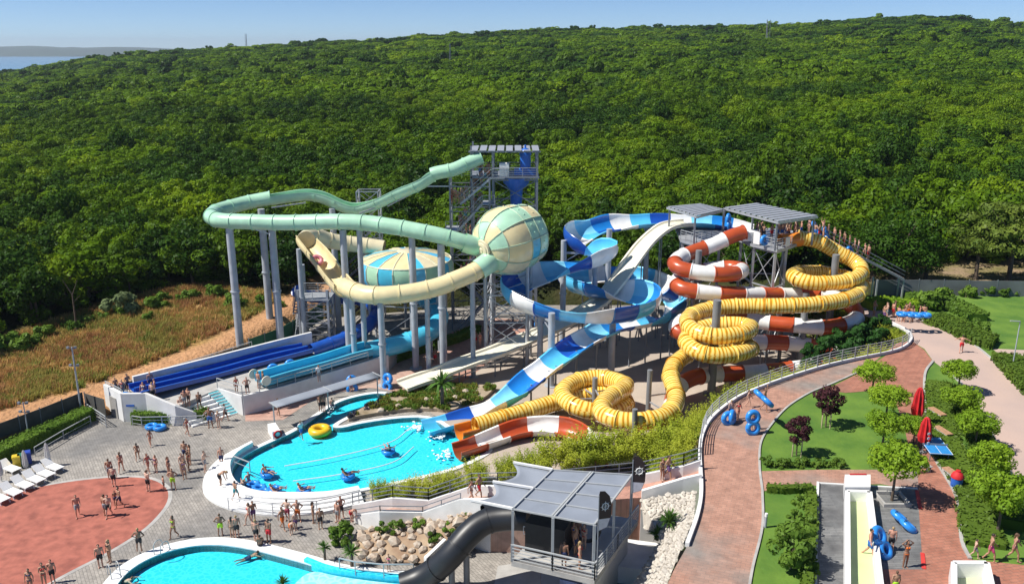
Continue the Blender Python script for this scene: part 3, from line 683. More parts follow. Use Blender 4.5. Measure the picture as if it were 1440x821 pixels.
# ---- ball: a barrel of coloured panels
bc = PY(712, 339, 87); ball = thing('raft_ball', 'huge patchwork ball of mint, cream and blue panels at the end of the mint slide', 'water slide', (bc.x, bc.y, 0), 'big water slides')
ax = Vector((-.70, -.70, -.12)).normalized(); RM = Vector((0, 0, 1)).rotation_difference(ax).to_matrix()
bands = [(0.0, .30), (.30, .62), (.62, .80), (.80, 1.0)]
def bprof(t):                                           # t 0 = nose, 1 = rear rim
    a = math.pi*.5*min(1, t/.58); r = 3.55*math.sin(max(.09, a))**.85; z = 3.35*math.cos(a)
    if t > .58: q = (t-.58)/.42; r = 3.55-.45*q*q; z = -3.1*q
    return r, z
NS = 10
tones = [['cream', 'mint', 'mint', 'cream'], ['mint', 'cream', 'cream', 'mint'], ['cream', 'mint', 'lblue', 'lblue'], ['bone', 'mint', 'mint', 'cream'], ['cream', 'bone', 'mint', 'bone'], ['mint', 'cream', 'bone', 'mint'], ['cream', 'mint', 'cream', 'mint'], ['mint', 'bone', 'mint', 'cream'], ['cream', 'cream', 'lblue', 'mint'], ['mint', 'cream', 'mint', 'mint']]
for s in range(NS):
    for bi, (t0, t1) in enumerate(bands):
        pr = [bprof(t0+(t1-t0)*j/6) for j in range(7)]; mb = MB()
        g = .012; a0, a1 = 2*math.pi*s/NS+g, 2*math.pi*(s+1)/NS-g
        mb.lathe(bc, pr, 5, a0, a1, RM)
        if t0 > .5:
            for q in (.3, .7): # bolt heads
                rr, zz = bprof(t0+(t1-t0)*.5); an = a0+(a1-a0)*q
                c_ = RM @ Vector((rr*math.cos(an), rr*math.sin(an), zz))+bc; mb.ell(c_, (.09, .09, .09), 6, 4)
        o = mb.build('panel', SL[tones[s][bi]], ball); autosmooth(o, 40)
mb = MB()
for s in range(NS):
    an = 2*math.pi*s/NS; q = [RM @ Vector((bprof(t/16)[0]*1.012*math.cos(an), bprof(t/16)[0]*1.012*math.sin(an), bprof(t/16)[1]))+bc for t in range(17)]
    for i in range(16): mb.bar(q[i], q[i+1], .10)
for t in (.3, .62, .8, 1.0):
    r_, z_ = bprof(t); mb.torus(bc+RM @ Vector((0, 0, z_)), r_*1.006, .06, 40, 5, RM)
mb.build('seam_ribs', mat('mint_rib', (.40, .52, .38), .4), ball, kind='stuff')
mb = MB(); mb.lathe(bc, [(0, 3.75), (.25, 3.75), (.3, 3.68), (.5, 3.68), (.55, 3.74), (.8, 3.7), (.85, 3.6), (1.05, 3.6), (1.1, 3.4)], 24, M=RM); autosmooth(mb.build('nose_disk', SL['bone'], ball), 30)
mb = MB(); mb.lathe(bc, [(3.08, -3.08), (0, -3.6)], 30, M=RM); mb.build('rear_wall', SL['cream'], ball)
mb = MB(); ex = crom([bc+Vector((-1.6, -2.0, -1.9)), PY(690, 366, 84.6), PY(682, 373, 83.9), PY(672, 380, 83.4)], .3); sweep(mb, ex, frames(ex), circle(1.08, 20), 0, len(ex)-1, caps=False); autosmooth(mb.build('outlet', SL['mint'], ball), 40)
mb = MB(); ex = crom([PY(652, 341, 85), PY(668, 346, 85.3), PY(690, 350, 86.3)], .3); sweep(mb, ex, frames(ex), circle(1.0, 20), 0, len(ex)-1, caps=False); autosmooth(mb.build('inlet', SL['mint'], ball), 40)
for dx, dy in ((-2.2, -1.2), (2.2, -1.2), (-1.6, 2.2), (2.6, 2.2)):
    mb = MB(); mb.cyl((bc.x+dx, bc.y+dy, 0), (bc.x+dx, bc.y+dy, bc.z-1.6), .2, k=10); autosmooth(mb.build('support_pole', M['steel'], ball))
mb = MB(); cs = [(bc.x-2.2, bc.y-1.2), (bc.x+2.2, bc.y-1.2), (bc.x+2.6, bc.y+2.2), (bc.x-1.6, bc.y+2.2)]
for i in range(4):
    a, b_ = cs[i], cs[(i+1) % 4]
    for z in (2, 5, 8):
        mb.bar((*a, z), (*b_, z), .12); mb.bar((*a, z), (*b_, z+3 if z < 8 else z+1.5), .08); mb.bar((*b_, z), (*a, z+3 if z < 8 else z+1.5), .08)
mb.build('cross_brace', M['steel'], ball)

# ---- cream tube with the open boomerang wall
root, path = slide('boomerang_slide', 'cream tube slide sweeping from the ball up an open curved wall', CREAM)
fr = frames(path, .3); n = len(path)-1; iA = at_i(path, CREAM, 9); iB = at_i(path, CREAM, 14)
flumes(root, path, fr, 0, iA, 'tube', ['cream'], 2.3, .92, .4)
flumes(root, path, fr, iA, iB, 'trough', ['cream'], 3.2, 1.05, .4, a=108, lip=.1)
flumes(root, path, fr, iB, n, 'tube', ['bone'], 2.0, .92, .4)
for px, py, Y, r in ((420, 350, 92.6, .3), (494, 412, 84, .3), (535, 425, 80.6, .34), (600, 415, 82.2, .26), (664, 394, 83, .26), (425, 372, 96, .28)): support(root, px, py, Y, r)
mb = MB(); q = PY(436, 333, 94.0)
# ---- bowl
dc = PY(572, 377, 95); bowl = thing('space_bowl', 'closed domed bowl of mint, cream and blue panels behind the cream tube', 'water slide', (dc.x, dc.y, 0), 'big water slides')
NB = 18
for s in range(NB):
    a0, a1 = 2*math.pi*s/NB+.01, 2*math.pi*(s+1)/NB-.01
    mb = MB().lathe(dc, [(1.1, 2.0), (2.4, 1.88), (3.9, 1.56), (5.05, 1.12)], 3, a0, a1); autosmooth(mb.build('roof_panel', SL[['cream', 'cream', 'lblue', 'bone', 'cream', 'sky'][s % 6]], bowl), 40)
    mb = MB().lathe(dc, [(5.12, 1.08), (5.32, .55), (5.32, -.5), (5.02, -1.25), (4.6, -1.7)], 3, a0, a1); autosmooth(mb.build('side_panel', SL[['lblue', 'mint', 'sky', 'mint'][s % 4]], bowl), 40)
mb = MB().lathe(dc, [(4.66, -1.72), (3.4, -2.4), (1.2, -2.9), (0, -2.9)], 28); autosmooth(mb.build('underside', SL['lblue'], bowl))
mb = MB().lathe(dc, [(0, 2.2), (.9, 2.15), (1.15, 1.99)], 20); autosmooth(mb.build('hatch', SL['bone'], bowl))
mb = MB()
for s in range(NB):
    an = 2*math.pi*s/NB; pr = [(1.1, 2.02), (2.4, 1.9), (3.9, 1.58), (5.1, 1.12), (5.35, .55), (5.35, -.5), (5.04, -1.25)]
    q = [dc+Vector((r_*math.cos(an), r_*math.sin(an), z_)) for r_, z_ in pr]
    for i in range(len(q)-1): mb.bar(q[i], q[i+1], .09)
mb.torus(dc+Vector((0, 0, 1.1)), 5.1, .08, 48, 5); mb.build('seam_ribs', mat('cream_rib', (.62, .62, .48), .4), bowl, kind='stuff')
for i in range(8):
    an = 2*math.pi*i/8+.2; p = dc+Vector((4.4*math.cos(an), 4.4*math.sin(an), -1.6)); mb = MB().cyl((p.x, p.y, 0), p, .17, k=10); autosmooth(mb.build('support_pole', M['pole'], bowl))
mb = MB()
for i in range(8):
    an, an2 = 2*math.pi*i/8+.2, 2*math.pi*(i+1)/8+.2
    a = dc+Vector((4.4*math.cos(an), 4.4*math.sin(an), 0)); b_ = dc+Vector((4.4*math.cos(an2), 4.4*math.sin(an2), 0))
    for z in (.2*dc.z, .6*dc.z): mb.bar((a.x, a.y, z), (b_.x, b_.y, z), .1); mb.bar((a.x, a.y, z), (b_.x, b_.y, z+2.4), .07)
mb.build('cross_brace', M['steel'], bowl)

# ---- light blue body slide into the straight lane
root, path = slide('light_blue_slide', 'light blue tube curving out below the bowl into a straight open lane', LBLUE)
fr = frames(path, .3); n = len(path)-1; iA = at_i(path, LBLUE, 9)
flumes(root, path, fr, 0, iA, 'tube', ['lblue'], 2.2, 1.0, .4)
flumes(root, path, fr, iA, n, 'box', ['lblue'], 4.6, 1, .4, wd=1.9, h=.75)
for px, py, Y in ((617, 452, 91), (606, 468, 88.6), (583, 480, 87)): support(root, px, py, Y, .16)
e = path[-1]
for s in (-1, 1):
    mb = MB(); q = e+fr[-1][1]*s*1.25+Vector((0, 0, .55))
    M90 = Matrix((fr[-1][1], fr[-1][0], Vector((0, 0, 1)))).transposed() @ Matrix.Rotation(R(90), 3, 'Y') @ Matrix.Rotation(0, 3, 'X')
    mb.lathe(q, [(0, .05), (.48, .05), (.48, -.05), (0, -.05)], 18, M=M90); mb.build('end_disk', SL['ivory'], root)
root, path = slide('dark_blue_slide', 'dark blue tube dropping from the small stair tower into a straight dark blue lane', DBLUE)
fr = frames(path, .3); n = len(path)-1; iA = at_i(path, DBLUE, 12)
flumes(root, path, fr, 0, iA, 'tube', ['dblue'], 2.2, .72, .4)
flumes(root, path, fr, iA, n, 'box', ['dblue'], 5.0, 1, .4, wd=1.1, h=.42)
# second dark blue lane alongside
p2_ = [p+fr[i][1]*1.42 for i, p in enumerate(path)][iA:]; f2_ = fr[iA:]
flumes(root, p2_, f2_, 0, len(p2_)-1, 'box', ['dblue'], 5.0, 1, .4, wd=1.1, h=.42, name='second_lane')
for px, py, Y in ((528, 437, 95.8), (516, 460, 91.4), (483, 477, 88.4)): support(root, px, py, Y, .13)

# ---- blue and white open spiral
root, path = slide('spiral_slide', 'wide open spiral slide in chequered blue and white ending in the pool', BLUE)
fr = frames(path, 1.7); n = len(path)-1
flumes(root, path, fr, 0, n, 'trough', ['white', ('dblue', 'mid'), ('sky', 'lsky'), 'white', ('mid', 'dblue'), 'sky'], 2.4, 1.5, .4, a=76, lip=.10, oval=.82)
for px, py, Y, r in ((793, 338, 92.5, .34), (857, 322, 94.6, .34), (837, 370, 93.6, .34), (776, 440, 80.6, .36), (862, 447, 83.4, .36), (760, 438, 84.6, .32), (911, 318, 99.6, .3)): support(root, px, py, Y, r)
mb = MB()
for px, py, Y, k in ((793, 345, 92.5, 10), (857, 335, 94.6, 8), (837, 372, 93.6, 31), (776, 448, 80.6, 21), (862, 450, 83.4, 24), (760, 445, 84.6, 19), (793, 392, 92.5, 15), (911, 322, 99.6, 5), (857, 372, 94.6, 35)):
    a = PY(px, py, Y); b_ = PY(*BLUE[k])-Vector((0, 0, 1.2)); a = Vector((a.x, a.y, min(a.z, b_.z))); mb.bar(a, b_, .18, .22); mb.bar(a-Vector((0, 0, 1.1)), a.lerp(b_, .8), .1)
split_bars(mb, 'bracket_arm', M['steel'], root)
for k in (34, 35, 36, 37, 38, 39, 40, 41, 42, 43, 45, 46, 47, 48, 49):
    q = PY(*BLUE[k]); 
    if q.z > 2: 
        mb = MB().cyl((q.x, q.y, 0), (q.x, q.y, q.z-1.2), .09, k=8); autosmooth(mb.build('thin_leg', M['dsteel'], root))
# ---- speed slide
root, path = slide('speed_slide', 'straight cream white speed slide dropping from the platform to the pink walkway', SPEED)
fr = frames(path); n = len(path)-1
flumes(root, path, fr, 0, n, 'box', ['ivory'], 6.0, 1, .4, wd=2.15, h=.26, th=.14)
for k in range(3, 16):
    q = PY(*SPEED[k])
    for s in (-.9, .9): 
        if q.z > 1.2: mb = MB().cyl((q.x+s*.3, q.y+s, 0), (q.x+s*.3, q.y+s, q.z-(.9 if k < 7 else .3)), .07, k=8); autosmooth(mb.build('thin_leg', M['dsteel'], root))
mb = MB(); pp = path[at_i(path, SPEED, 7):]
for o_ in (-1.1, 1.1):
    for i in range(0, len(pp)-8, 8):
        a = pp[i]+Vector((.3*o_, o_, -.9)); b_ = pp[i+8]+Vector((.3*o_, o_, -.9))
        if b_.z > .25: mb.bar(a, b_, .1); mb.bar(a, b_+Vector((0, 0, .75)), .06)
mb.build('truss', M['steel'], root)
# ---- red and white tube
root, path = slide('red_white_slide', 'rust red and white banded tube winding down from the platform to an open end', RED)
fr = frames(path, .5); n = len(path)-1; iA = at_i(path, RED, 59); iD = at_i(path, RED, 51); iE = at_i(path, RED, 55)
flumes(root, path, fr, 0, iA, 'tube', ['rust', 'white'], 2.5, .80, .4)
flumes(root, path, fr, iA, n, 'trough', ['white', 'rust'], 2.5, .95, .4, a=96, lip=.1)
for px, py, Y, r in ((983, 352, 88.4, .36), (1134, 412, 86.6, .36), (1040, 418, 89.8, .2), (1100, 455, 87.4, .2), (975, 420, 87.6, .25)): support(root, px, py, Y, r, M['dpole'])
mb = MB(); c_ = PY(983, 352, 88.4)
for k in (4, 8, 10, 14, 17, 19): b_ = PY(*RED[k])-Vector((0, 0, .8)); mb.bar((c_.x, c_.y, b_.z), b_, .13)
split_bars(mb, 'bracket_arm', M['steel'], root)
for k in (30, 32, 34, 36, 39, 41, 43, 45, 48, 50, 53, 55, 62, 65, 68):
    q = PY(*RED[k])
    if q.z > 1.3: mb = MB().cyl((q.x, q.y, 0), (q.x, q.y, q.z-.7), .08, k=8); autosmooth(mb.build('thin_leg', M['dsteel'], root))
# ---- yellow tube
root, path = slide('yellow_slide', 'yellow tube with orange rings twisting through three helixes to an orange mouth in the pool', YELLOW)
fr = frames(path, .5); n = len(path)-1
flumes(root, path, fr, 0, n-4, 'tube', ['yellow'], 2.9, .80, .4, flange=.08)
fl_ = flumes(root, path, fr, n-4, n, 'trough', ['orange'], 3, .86, .4, a=100, lip=.08, name='mouth')
# uv along the whole run so the rings never repeat per section
for px, py, Y, r in ((1176, 358, 89.6, .40), (1009, 422, 78.4, .42), (837, 531, 73.2, .26), (914, 520, 70.6, .24), (893, 575, 64.8, .24), (1134, 425, 84.8, .3)): support(root, px, py, Y, r, M['dpole'])
mb = MB()
for (px, py, Y), ks in (((1176, 358, 89.6), (3, 5, 7, 9, 12, 15, 18)), ((1009, 422, 78.4), (22, 24, 26, 28, 30, 33, 36, 38, 41)), ((837, 531, 73.2), (54, 57, 60, 62, 64, 69)), ((914, 520, 70.6), (46, 48))):
    c_ = PY(px, py, Y)
    for k in ks: b_ = PY(*YELLOW[min(k, len(YELLOW)-1)])-Vector((0, 0, .5)); mb.bar((c_.x, c_.y, min(c_.z-.1, b_.z)), b_, .11)
split_bars(mb, 'bracket_arm', M['steel'], root)
for k in (70, 71, 72, 73, 74):
    q = PY(*YELLOW[min(k, len(YELLOW)-1)]); mb = MB().cyl((q.x, q.y, 0), (q.x, q.y, q.z-.6), .09, k=8); autosmooth(mb.build('thin_leg', M['dsteel'], root))
# ================================================================== TOWERS, TERRACE, CANOPY
def rails(root, pts, h=1.05, z=None, nbar=3, r=.035, post=1.6, name='railing', m=None, close=False):
    """handrail along points: each run is one part; posts joined into it are sub-parts' worth of steel"""
    mb = MB(); pts = [Vector(p) for p in pts]
    for a, b in zip(pts, pts[1:]):
        for k in range(nbar+1):
            zz = h*(k+1)/(nbar+1) if k < nbar else h
            mb.bar(a+Vector((0, 0, zz)), b+Vector((0, 0, zz)), r*(1.7 if k == nbar else .9))
        n = max(1, int((b-a).length/post))
        for i in range(n+1):
            p = a.lerp(b, i/n); mb.bar(p, p+Vector((0, 0, h)), r*1.5)
    return mb.build(name, m or M['rail'], root, kind='stuff')
def legs(root, spots, z0, z1, r=.12, m=None, name='leg'):
    for x, y in spots: mb = MB().bar((x, y, z0), (x, y, z1), r*2); mb.build(name, m or M['steel'], root)
def braces(root, spots, z0, z1, n, r=.06, m=None):
    k = len(spots)
    for j in range(n):
        mb = MB(); a, b = z0+(z1-z0)*j/n, z0+(z1-z0)*(j+1)/n
        for i in range(k):
            p, q = spots[i], spots[(i+1) % k]
            mb.bar((*p, b), (*q, b), r*2); mb.bar((*p, a), (*q, b), r); mb.bar((*q, a), (*p, b), r)
        mb.build('cross_brace', m or M['steel'], root, kind='stuff')

# ---- tall stair tower behind the ball
t0 = PY(710, 247, 100); tower = thing('stair_tower', 'tall grey steel stair tower with an open roofed deck behind the ball', 'stair tower', (t0.x, 100, 0))
FZ = 18.5; TX0, TX1, TY0, TY1 = -2.2, 2.9, 98.6, 103.4
spots = [(TX0, TY0), (TX1, TY0), (TX1, TY1), (TX0, TY1)]
legs(tower, spots, 0, FZ+3.0, .13, M['dsteel']); braces(tower, spots, 0, FZ-.3, 6, .08, M['dsteel'])
MB().box(((TX0+TX1)/2-.3, 101, FZ), (TX1-TX0+1.1, 5.2, .22)).build('deck', M['dsteel'], tower)
MB().box(((TX0+TX1)/2-3.9, 101, FZ), (2.6, 5.0, .22)).build('deck', M['dsteel'], tower)
rails(tower, [(TX0-3.6, 98.5, FZ), (TX1+.1, 98.5, FZ), (TX1+.1, 103.5, FZ), (TX0-3.0, 103.5, FZ)], 1.1)
for a, b in (((TX0-2.5, 98.6), (TX0-2.5, 103.4)),): legs(tower, [a, b], 0, FZ+3.6, .1, M['dsteel'])
for i in range(8):
    x0 = TX0-2.6+(TX1+.4-TX0+2.6)*i/8; MB().box((x0+.45, 101, FZ+3.08+.02*(i % 2)), (.78, 5.4, .07)).build('roof_slat', M['steel'], tower)
mb = MB()
for y in (98.5, 103.5): mb.bar((TX0-2.8, y, FZ+2.95), (TX1+.4, y, FZ+2.95), .16)
for x in (TX0-2.6, TX0, TX1): mb.bar((x, 98.4, FZ+2.96), (x, 103.6, FZ+2.96), .14)
mb.build('roof_frame', M['dsteel'], tower, kind='stuff')
MB().box((TX0+1.3, 99.0, FZ+.85), (1.1, .9, 1.5)).build('white_panel', M['white'], tower)
# flights: zigzag between landings, left of the deck
SX0, SX1 = -7.2, -2.6
legs(tower, [(SX0, 98.2), (SX1, 98.2), (SX1, 101.0), (SX0, 101.0)], 0, FZ, .09, M['dsteel'])
def flight(root, a, b, wd, n, name='stair_flight', m=None, ax=1):
    mb = MB(); a, b = Vector(a), Vector(b); o = Vector((0, wd/2, 0)) if ax else Vector((wd/2, 0, 0))
    for s in (-1, 1): mb.bar(a+o*s, b+o*s, .08, .25); mb.bar(a+o*s+Vector((0, 0, 1)), b+o*s+Vector((0, 0, 1)), .06); mb.bar(a+o*s+Vector((0, 0, .55)), b+o*s+Vector((0, 0, .55)), .04)
    f = mb.build(name, m or M['dsteel'], root)
    for i in range(n): p = a.lerp(b, (i+.5)/n); MB().box(p, (abs(b.x-a.x)/n+.04, wd, .05) if ax else (wd, abs(b.y-a.y)/n+.04, .05)).build('tread', M['steel'], f)
STEPS_P = []
nfl = 6
for k in range(nfl):
    z0, z1 = FZ*k/nfl, FZ*(k+1)/nfl; yy = 98.9 if k % 2 == 0 else 100.3
    a, b = ((SX0+.9, yy, z0), (SX1-.9, yy, z1)) if k % 2 == 0 else ((SX1-.9, yy, z0), (SX0+.9, yy, z1))
    if k == nfl-1: a, b = (SX0+1.2, 98.9, z0), (SX1+.2, 98.9, z1)
    flight(tower, a, b, 1.25, 10, m=M['steel']); STEPS_P.append((a, b))
    xl = b[0]+(.8 if b[0] > (SX0+SX1)/2 else -.8)
    MB().box((xl, 99.6, z1-.05), (1.5, 2.8, .1)).build('landing', M['steel'], tower)
    rails(tower, [(xl-.7, 98.2, z1), (xl+.7, 98.2, z1)], 1.05, nbar=2, post=.7)
braces(tower, [(SX0, 98.2), (SX1, 98.2), (SX1, 101.0), (SX0, 101.0)], 0, FZ-1, 6, .05, M['dsteel'])
# blue start capsule with funnel hung under the deck
cp = thing('drop_capsule', 'blue upright launch capsule on a cone on the tall tower deck', 'slide capsule', (1.7, 99.2, FZ))
mb = MB().lathe((1.55, 99.7, FZ+.12), [(.62, 0), (.62, 2.3), (.7, 2.35), (.68, 2.7), (.45, 3.0), (.12, 3.15), (.1, 3.5), (0, 3.52)], 16); autosmooth(mb.build('capsule', M['blue'], cp))
mb = MB().box((1.55, 99.9, FZ+.5), (2.6, 1.8, .7)); mb.build('capsule_base', M['blue'], cp)
mb = MB().lathe((.5, 99.9, FZ-.14), [(1.7, 0), (1.5, -.7), (.75, -1.5), (.6, -4.5), (.6, -7.0)], 18); autosmooth(mb.build('funnel', M['blue'], cp))
# lattice masts behind the left loop
for px, py, Y, lab in ((518, 268, 103, 'grey lattice mast behind the dip of the mint slide'),):
    q = PY(px, py, Y); mt = thing('lattice_mast', lab, 'lattice mast', (q.x, Y, 0))
    s_ = [(q.x-1.3, Y-1), (q.x+1.3, Y-1), (q.x+1.3, Y+1), (q.x-1.3, Y+1)]
    legs(mt, s_, 0, q.z, .08); braces(mt, s_, 0, q.z, 8, .05)
    for k in range(1, 7): flight(mt, (q.x-1.1, Y, q.z*(k-1)/8), (q.x+1.1, Y, q.z*k/8), .9, 6)
# small dark stair scaffolding between bowl and mast
q = PY(497, 335, 99); mt = thing('service_stair', 'dark narrow service stair beside the grey poles left of the bowl', 'service stair', (q.x, 99, 0))
for k in range(7): flight(mt, (q.x-.9, 98.6+.5*(k % 2), q.z*k/7), (q.x+.9, 98.6+.5*(k % 2), q.z*(k+1)/7), .8, 7, m=M['black'])
legs(mt, [(q.x-1.2, 98.2), (q.x+1.2, 98.2), (q.x+1.2, 99.6), (q.x-1.2, 99.6)], 0, q.z+1, .06, M['dsteel'])
# small stair tower at the head of the blue slides
q = PY(443, 416, 94); st = thing('small_stair_tower', 'small light grey steel stair tower at the head of the dark blue slide', 'stair tower', (q.x, 94, 0))
qz = q.z; s_ = [(q.x-1.6, 92.6), (q.x+1.7, 92.6), (q.x+1.7, 95.4), (q.x-1.6, 95.4)]
legs(st, s_, 0, qz+1.1, .12); braces(st, s_, 0, qz-.1, 4, .06)
MB().box((q.x+.05, 94, qz-.05), (3.8, 3.2, .14)).build('deck', M['steel'], st)
rails(st, [(q.x-1.8, 92.5, qz), (q.x+1.9, 92.5, qz), (q.x+1.9, 95.5, qz), (q.x-1.8, 95.5, qz)], 1.1)
for k in range(3): flight(st, (q.x-1.9, 92.8+.9*(k % 2), qz*k/3), (q.x-1.9+(.0), 92.8+.9*(k % 2)+1.9, qz*(k+1)/3), .9, 7, ax=0)

# ---- right platform
DZ, RZ = 12.35, 15.45
plat = thing('slide_platform', 'high steel start platform with two slatted roofs above the red and yellow tubes', 'start platform', (27, 93, 0))
def quadslab(root, c4, z, th, name, m):
    mb = MB(); mb.prism([(p.x, p.y) for p in c4], z-th, z); mb.v += [(p.x, p.y, z-th) for p in c4]; k = len(mb.v); mb.f.append((k-1, k-2, k-3, k-4)); return mb.build(name, m, root)
D2 = [P(1057, 343, DZ), P(1093, 351, DZ), P(1113, 346, DZ)]; D2.append(Vector((35.5, 96.5, DZ))); D2.append(Vector((30.5, 99.5, DZ))); D2.append(Vector((24.6, 96.0, DZ)))
quadslab(plat, D2, DZ, .3, 'deck', M['steel'])
D1 = [P(957, 337, DZ), P(979, 343, DZ), P(1000, 338, DZ)]; D1 += [Vector((25.0, 96.0, DZ)), Vector((26, 99.6, DZ)), Vector((19.4, 99.6, DZ))]
quadslab(plat, D1, DZ, .3, 'deck', M['steel'])
rails(plat, [D1[0], D1[1], D1[2]], 1.1, post=.8); rails(plat, [D2[0], D2[1], D2[2]], 1.1, post=.8)
for a, b in ((.55, .85),):
    p, q = D2[1].lerp(D2[2], a), D2[1].lerp(D2[2], b); MB().box(((p+q)/2+Vector((0, -.06, .6))), ((q-p).length, .05, .95), math.atan2(q.y-p.y, q.x-p.x)).build('white_panel', M['white'], plat)
p, q = D2[0].lerp(D2[1], .05), D2[0].lerp(D2[1], .3); MB().box(((p+q)/2+Vector((0, -.06, .75))), ((q-p).length, .05, 1.3), math.atan2(q.y-p.y, q.x-p.x)).build('white_panel', M['white'], plat)
def slatroof(c4, n, name):
    A, B, C_, D = [Vector(c) for c in c4]                      # A-B front edge, D-C back edge
    for i in range(n):
        a, b = A.lerp(B, (i+.06)/n), A.lerp(B, (i+.74)/n); d, c = D.lerp(C_, (i+.06)/n), D.lerp(C_, (i+.74)/n); mb = MB()
        for z in (0, .1): mb.v += [tuple(p+Vector((0, 0, z))) for p in (a, b, c, d)]
        mb.f += [(3, 2, 1, 0), (4, 5, 6, 7), (0, 1, 5, 4), (1, 2, 6, 5), (2, 3, 7, 6), (3, 0, 4, 7)]; mb.build('roof_slat', M['steel'], plat)
    mb = MB()
    for p, q in ((A, B), (D, C_), (A, D), (B, C_)): mb.bar(p-Vector((0, 0, .14)), q-Vector((0, 0, .14)), .14, .2)
    mb.build('roof_frame', M['steel'], plat, kind='stuff')
slatroof([P(980, 304, RZ), P(938, 291, RZ), P(984, 287, RZ), P(1018, 295, RZ)], 8, 'l')
slatroof([P(1095, 312, RZ+.1), P(1018, 292, RZ+.1), P(1062, 286, RZ+.1), P(1150, 304, RZ+.1)], 10, 'r')
for px, py, z in ((978, 303, RZ), (1018, 296, RZ), (1019, 294, RZ), (1093, 312, RZ), (1145, 305, RZ), (1060, 288, RZ), (942, 291, RZ)):
    p = P(px, py, z); MB().bar((p.x, p.y, DZ), (p.x, p.y, RZ-.02), .18).build('roof_post', M['dsteel'], plat)
gs = [(p.x, p.y) for p in (D2[0]+Vector((.4, .4, 0)), D2[1]+Vector((0, .5, 0)), D2[2]+Vector((-.4, .4, 0)), Vector((31, 95, 0)), Vector((26.2, 95.4, 0)))]
legs(plat, gs, 0, DZ-.3, .13); braces(plat, gs, 0, DZ-.5, 3, .07)
gs = [(p.x, p.y) for p in (D1[0]+Vector((.4, .5, 0)), D1[1]+Vector((0, .5, 0)), Vector((24, 96.5, 0)), Vector((20, 98.8, 0)))]
legs(plat, gs, 0, DZ-.3, .13); braces(plat, gs, 0, DZ-.5, 3, .07)
flight(plat, (35.2, 95.2, DZ), (45, 95.2, DZ-5.0), 1.5, 22); PSTAIR = ((35.2, 95.2, DZ), (45, 95.2, DZ-5.0))
legs(plat, [(38, 94.6), (38, 95.8), (42, 94.6), (42, 95.8), (45, 94.6), (45, 95.8)], 0, DZ-5, .08)
mb = MB().cyl(PY(1098, 340, 91.6), PY(1126, 336, 92), .85, .8, 16, caps=False); autosmooth(mb.build('orange_inlet', SL['orange'], plat))
MB().box(PY(1054, 331, 92.3), (1.8, 1.6, 1.0)).build('white_inlet', M['white'], plat)

# ---- terrace of the two lanes, left building corner, stairs
TER = [P(x, y, TZ) for x, y in [(149, 554), (173, 566), (207, 566), (247, 572), (291, 553), (306, 548), (340, 558), (400, 543), (460, 525), (518, 508), (545, 500), (560, 486), (520, 470), (455, 480), (418, 490), (330, 514), (250, 534)]]
struct('lane_terrace', MB().prism(xy(TER), 0, TZ), M['conc'])
def wallrun(name, pts, z1, th, label, z0=0.0, cap_=True, parent=None):
    """wall along ground points, heights z1 (number or list)"""
    pts = [Vector((p[0], p[1], 0)) for p in pts]; zs = z1 if isinstance(z1, list) else [z1]*len(pts); z0s = z0 if isinstance(z0, list) else [z0]*len(pts)
    mb = MB(); n = len(pts)
    for i, p in enumerate(pts):
        t = (pts[min(n-1, i+1)]-pts[max(0, i-1)]).normalized(); nn = Vector((-t.y, t.x, 0))*th/2
        mb.v += [(p.x+nn.x, p.y+nn.y, z0s[i]), (p.x-nn.x, p.y-nn.y, z0s[i]), (p.x-nn.x, p.y-nn.y, zs[i]), (p.x+nn.x, p.y+nn.y, zs[i])]
    for i in range(n-1):
        for j in range(4): a = 4*i; mb.f.append((a+j, a+(j+1) % 4, a+4+(j+1) % 4, a+4+j))
    k = 4*(n-1); mb.f += [(3, 2, 1, 0), (k, k+1, k+2, k+3)]
    o = mb.build(name, M['wall'], parent)
    if parent is None: tag(o, label, 'wall')
    return o
b0 = P(173, 600, 0); blk = thing('corner_building', 'white rendered corner block with a grey door below the bathers on the terrace', 'building', b0)
wallrun('front_wall', [P(174, 566.5, TZ), P(207, 566, TZ), P(247, 572, TZ), P(276, 581, .9)], [2.75, 2.75, 1.95, 1.0], .3, '', parent=blk)
wallrun('side_wall', [P(173.2, 566.5, TZ), P(149, 553, TZ)], 2.75, .3, '', parent=blk)
dq = P(161, 586, 0); a, b = P(149, 554, TZ), P(173, 566, TZ); tdir = math.atan2(b.y-a.y, b.x-a.x); nrm = Vector((math.sin(tdir), -math.cos(tdir), 0))
c_ = a.lerp(b, .52); MB().box((c_.x+nrm.x*.18, c_.y+nrm.y*.18, 1.0), (1.2, .08, 2.0), tdir).build('door', mat('grey_door', (.32, .31, .29), .6), blk)
a2, b2 = P(174, 566, TZ), P(207, 566, TZ); c_ = a2.lerp(b2, .3); MB().box((c_.x, c_.y-.2, 1.6), (.75, .05, .18)).build('sign_plate', M['blue'], blk)
rails(blk, [P(150, 553, TZ)+Vector((0, 0, .9)), P(173, 565, TZ)+Vector((0, 0, .9))], .35, nbar=1)
wallrun('terrace_wall', [P(341, 558, TZ), P(400, 543.5, TZ), P(460, 525.5, TZ), P(518, 508.5, TZ), P(545, 500, TZ)], TZ+.12, .25, 'long white wall below the light blue lane')
wallrun('stair_side_wall', [P(306.5, 547, TZ), P(341, 558, TZ)], TZ+.14, .25, 'short white wall on the right of the blue steps')
wallrun('lane_back_wall', [P(183, 553, TZ)+Vector((0, .9, 0)), P(298, 523, TZ)+Vector((0, .9, 0)), P(400, 496, TZ)+Vector((0, .9, 0)), P(436, 487, TZ)+Vector((0, .9, 0))], TZ+1.35, .3, 'long low white wall behind the dark blue lanes')
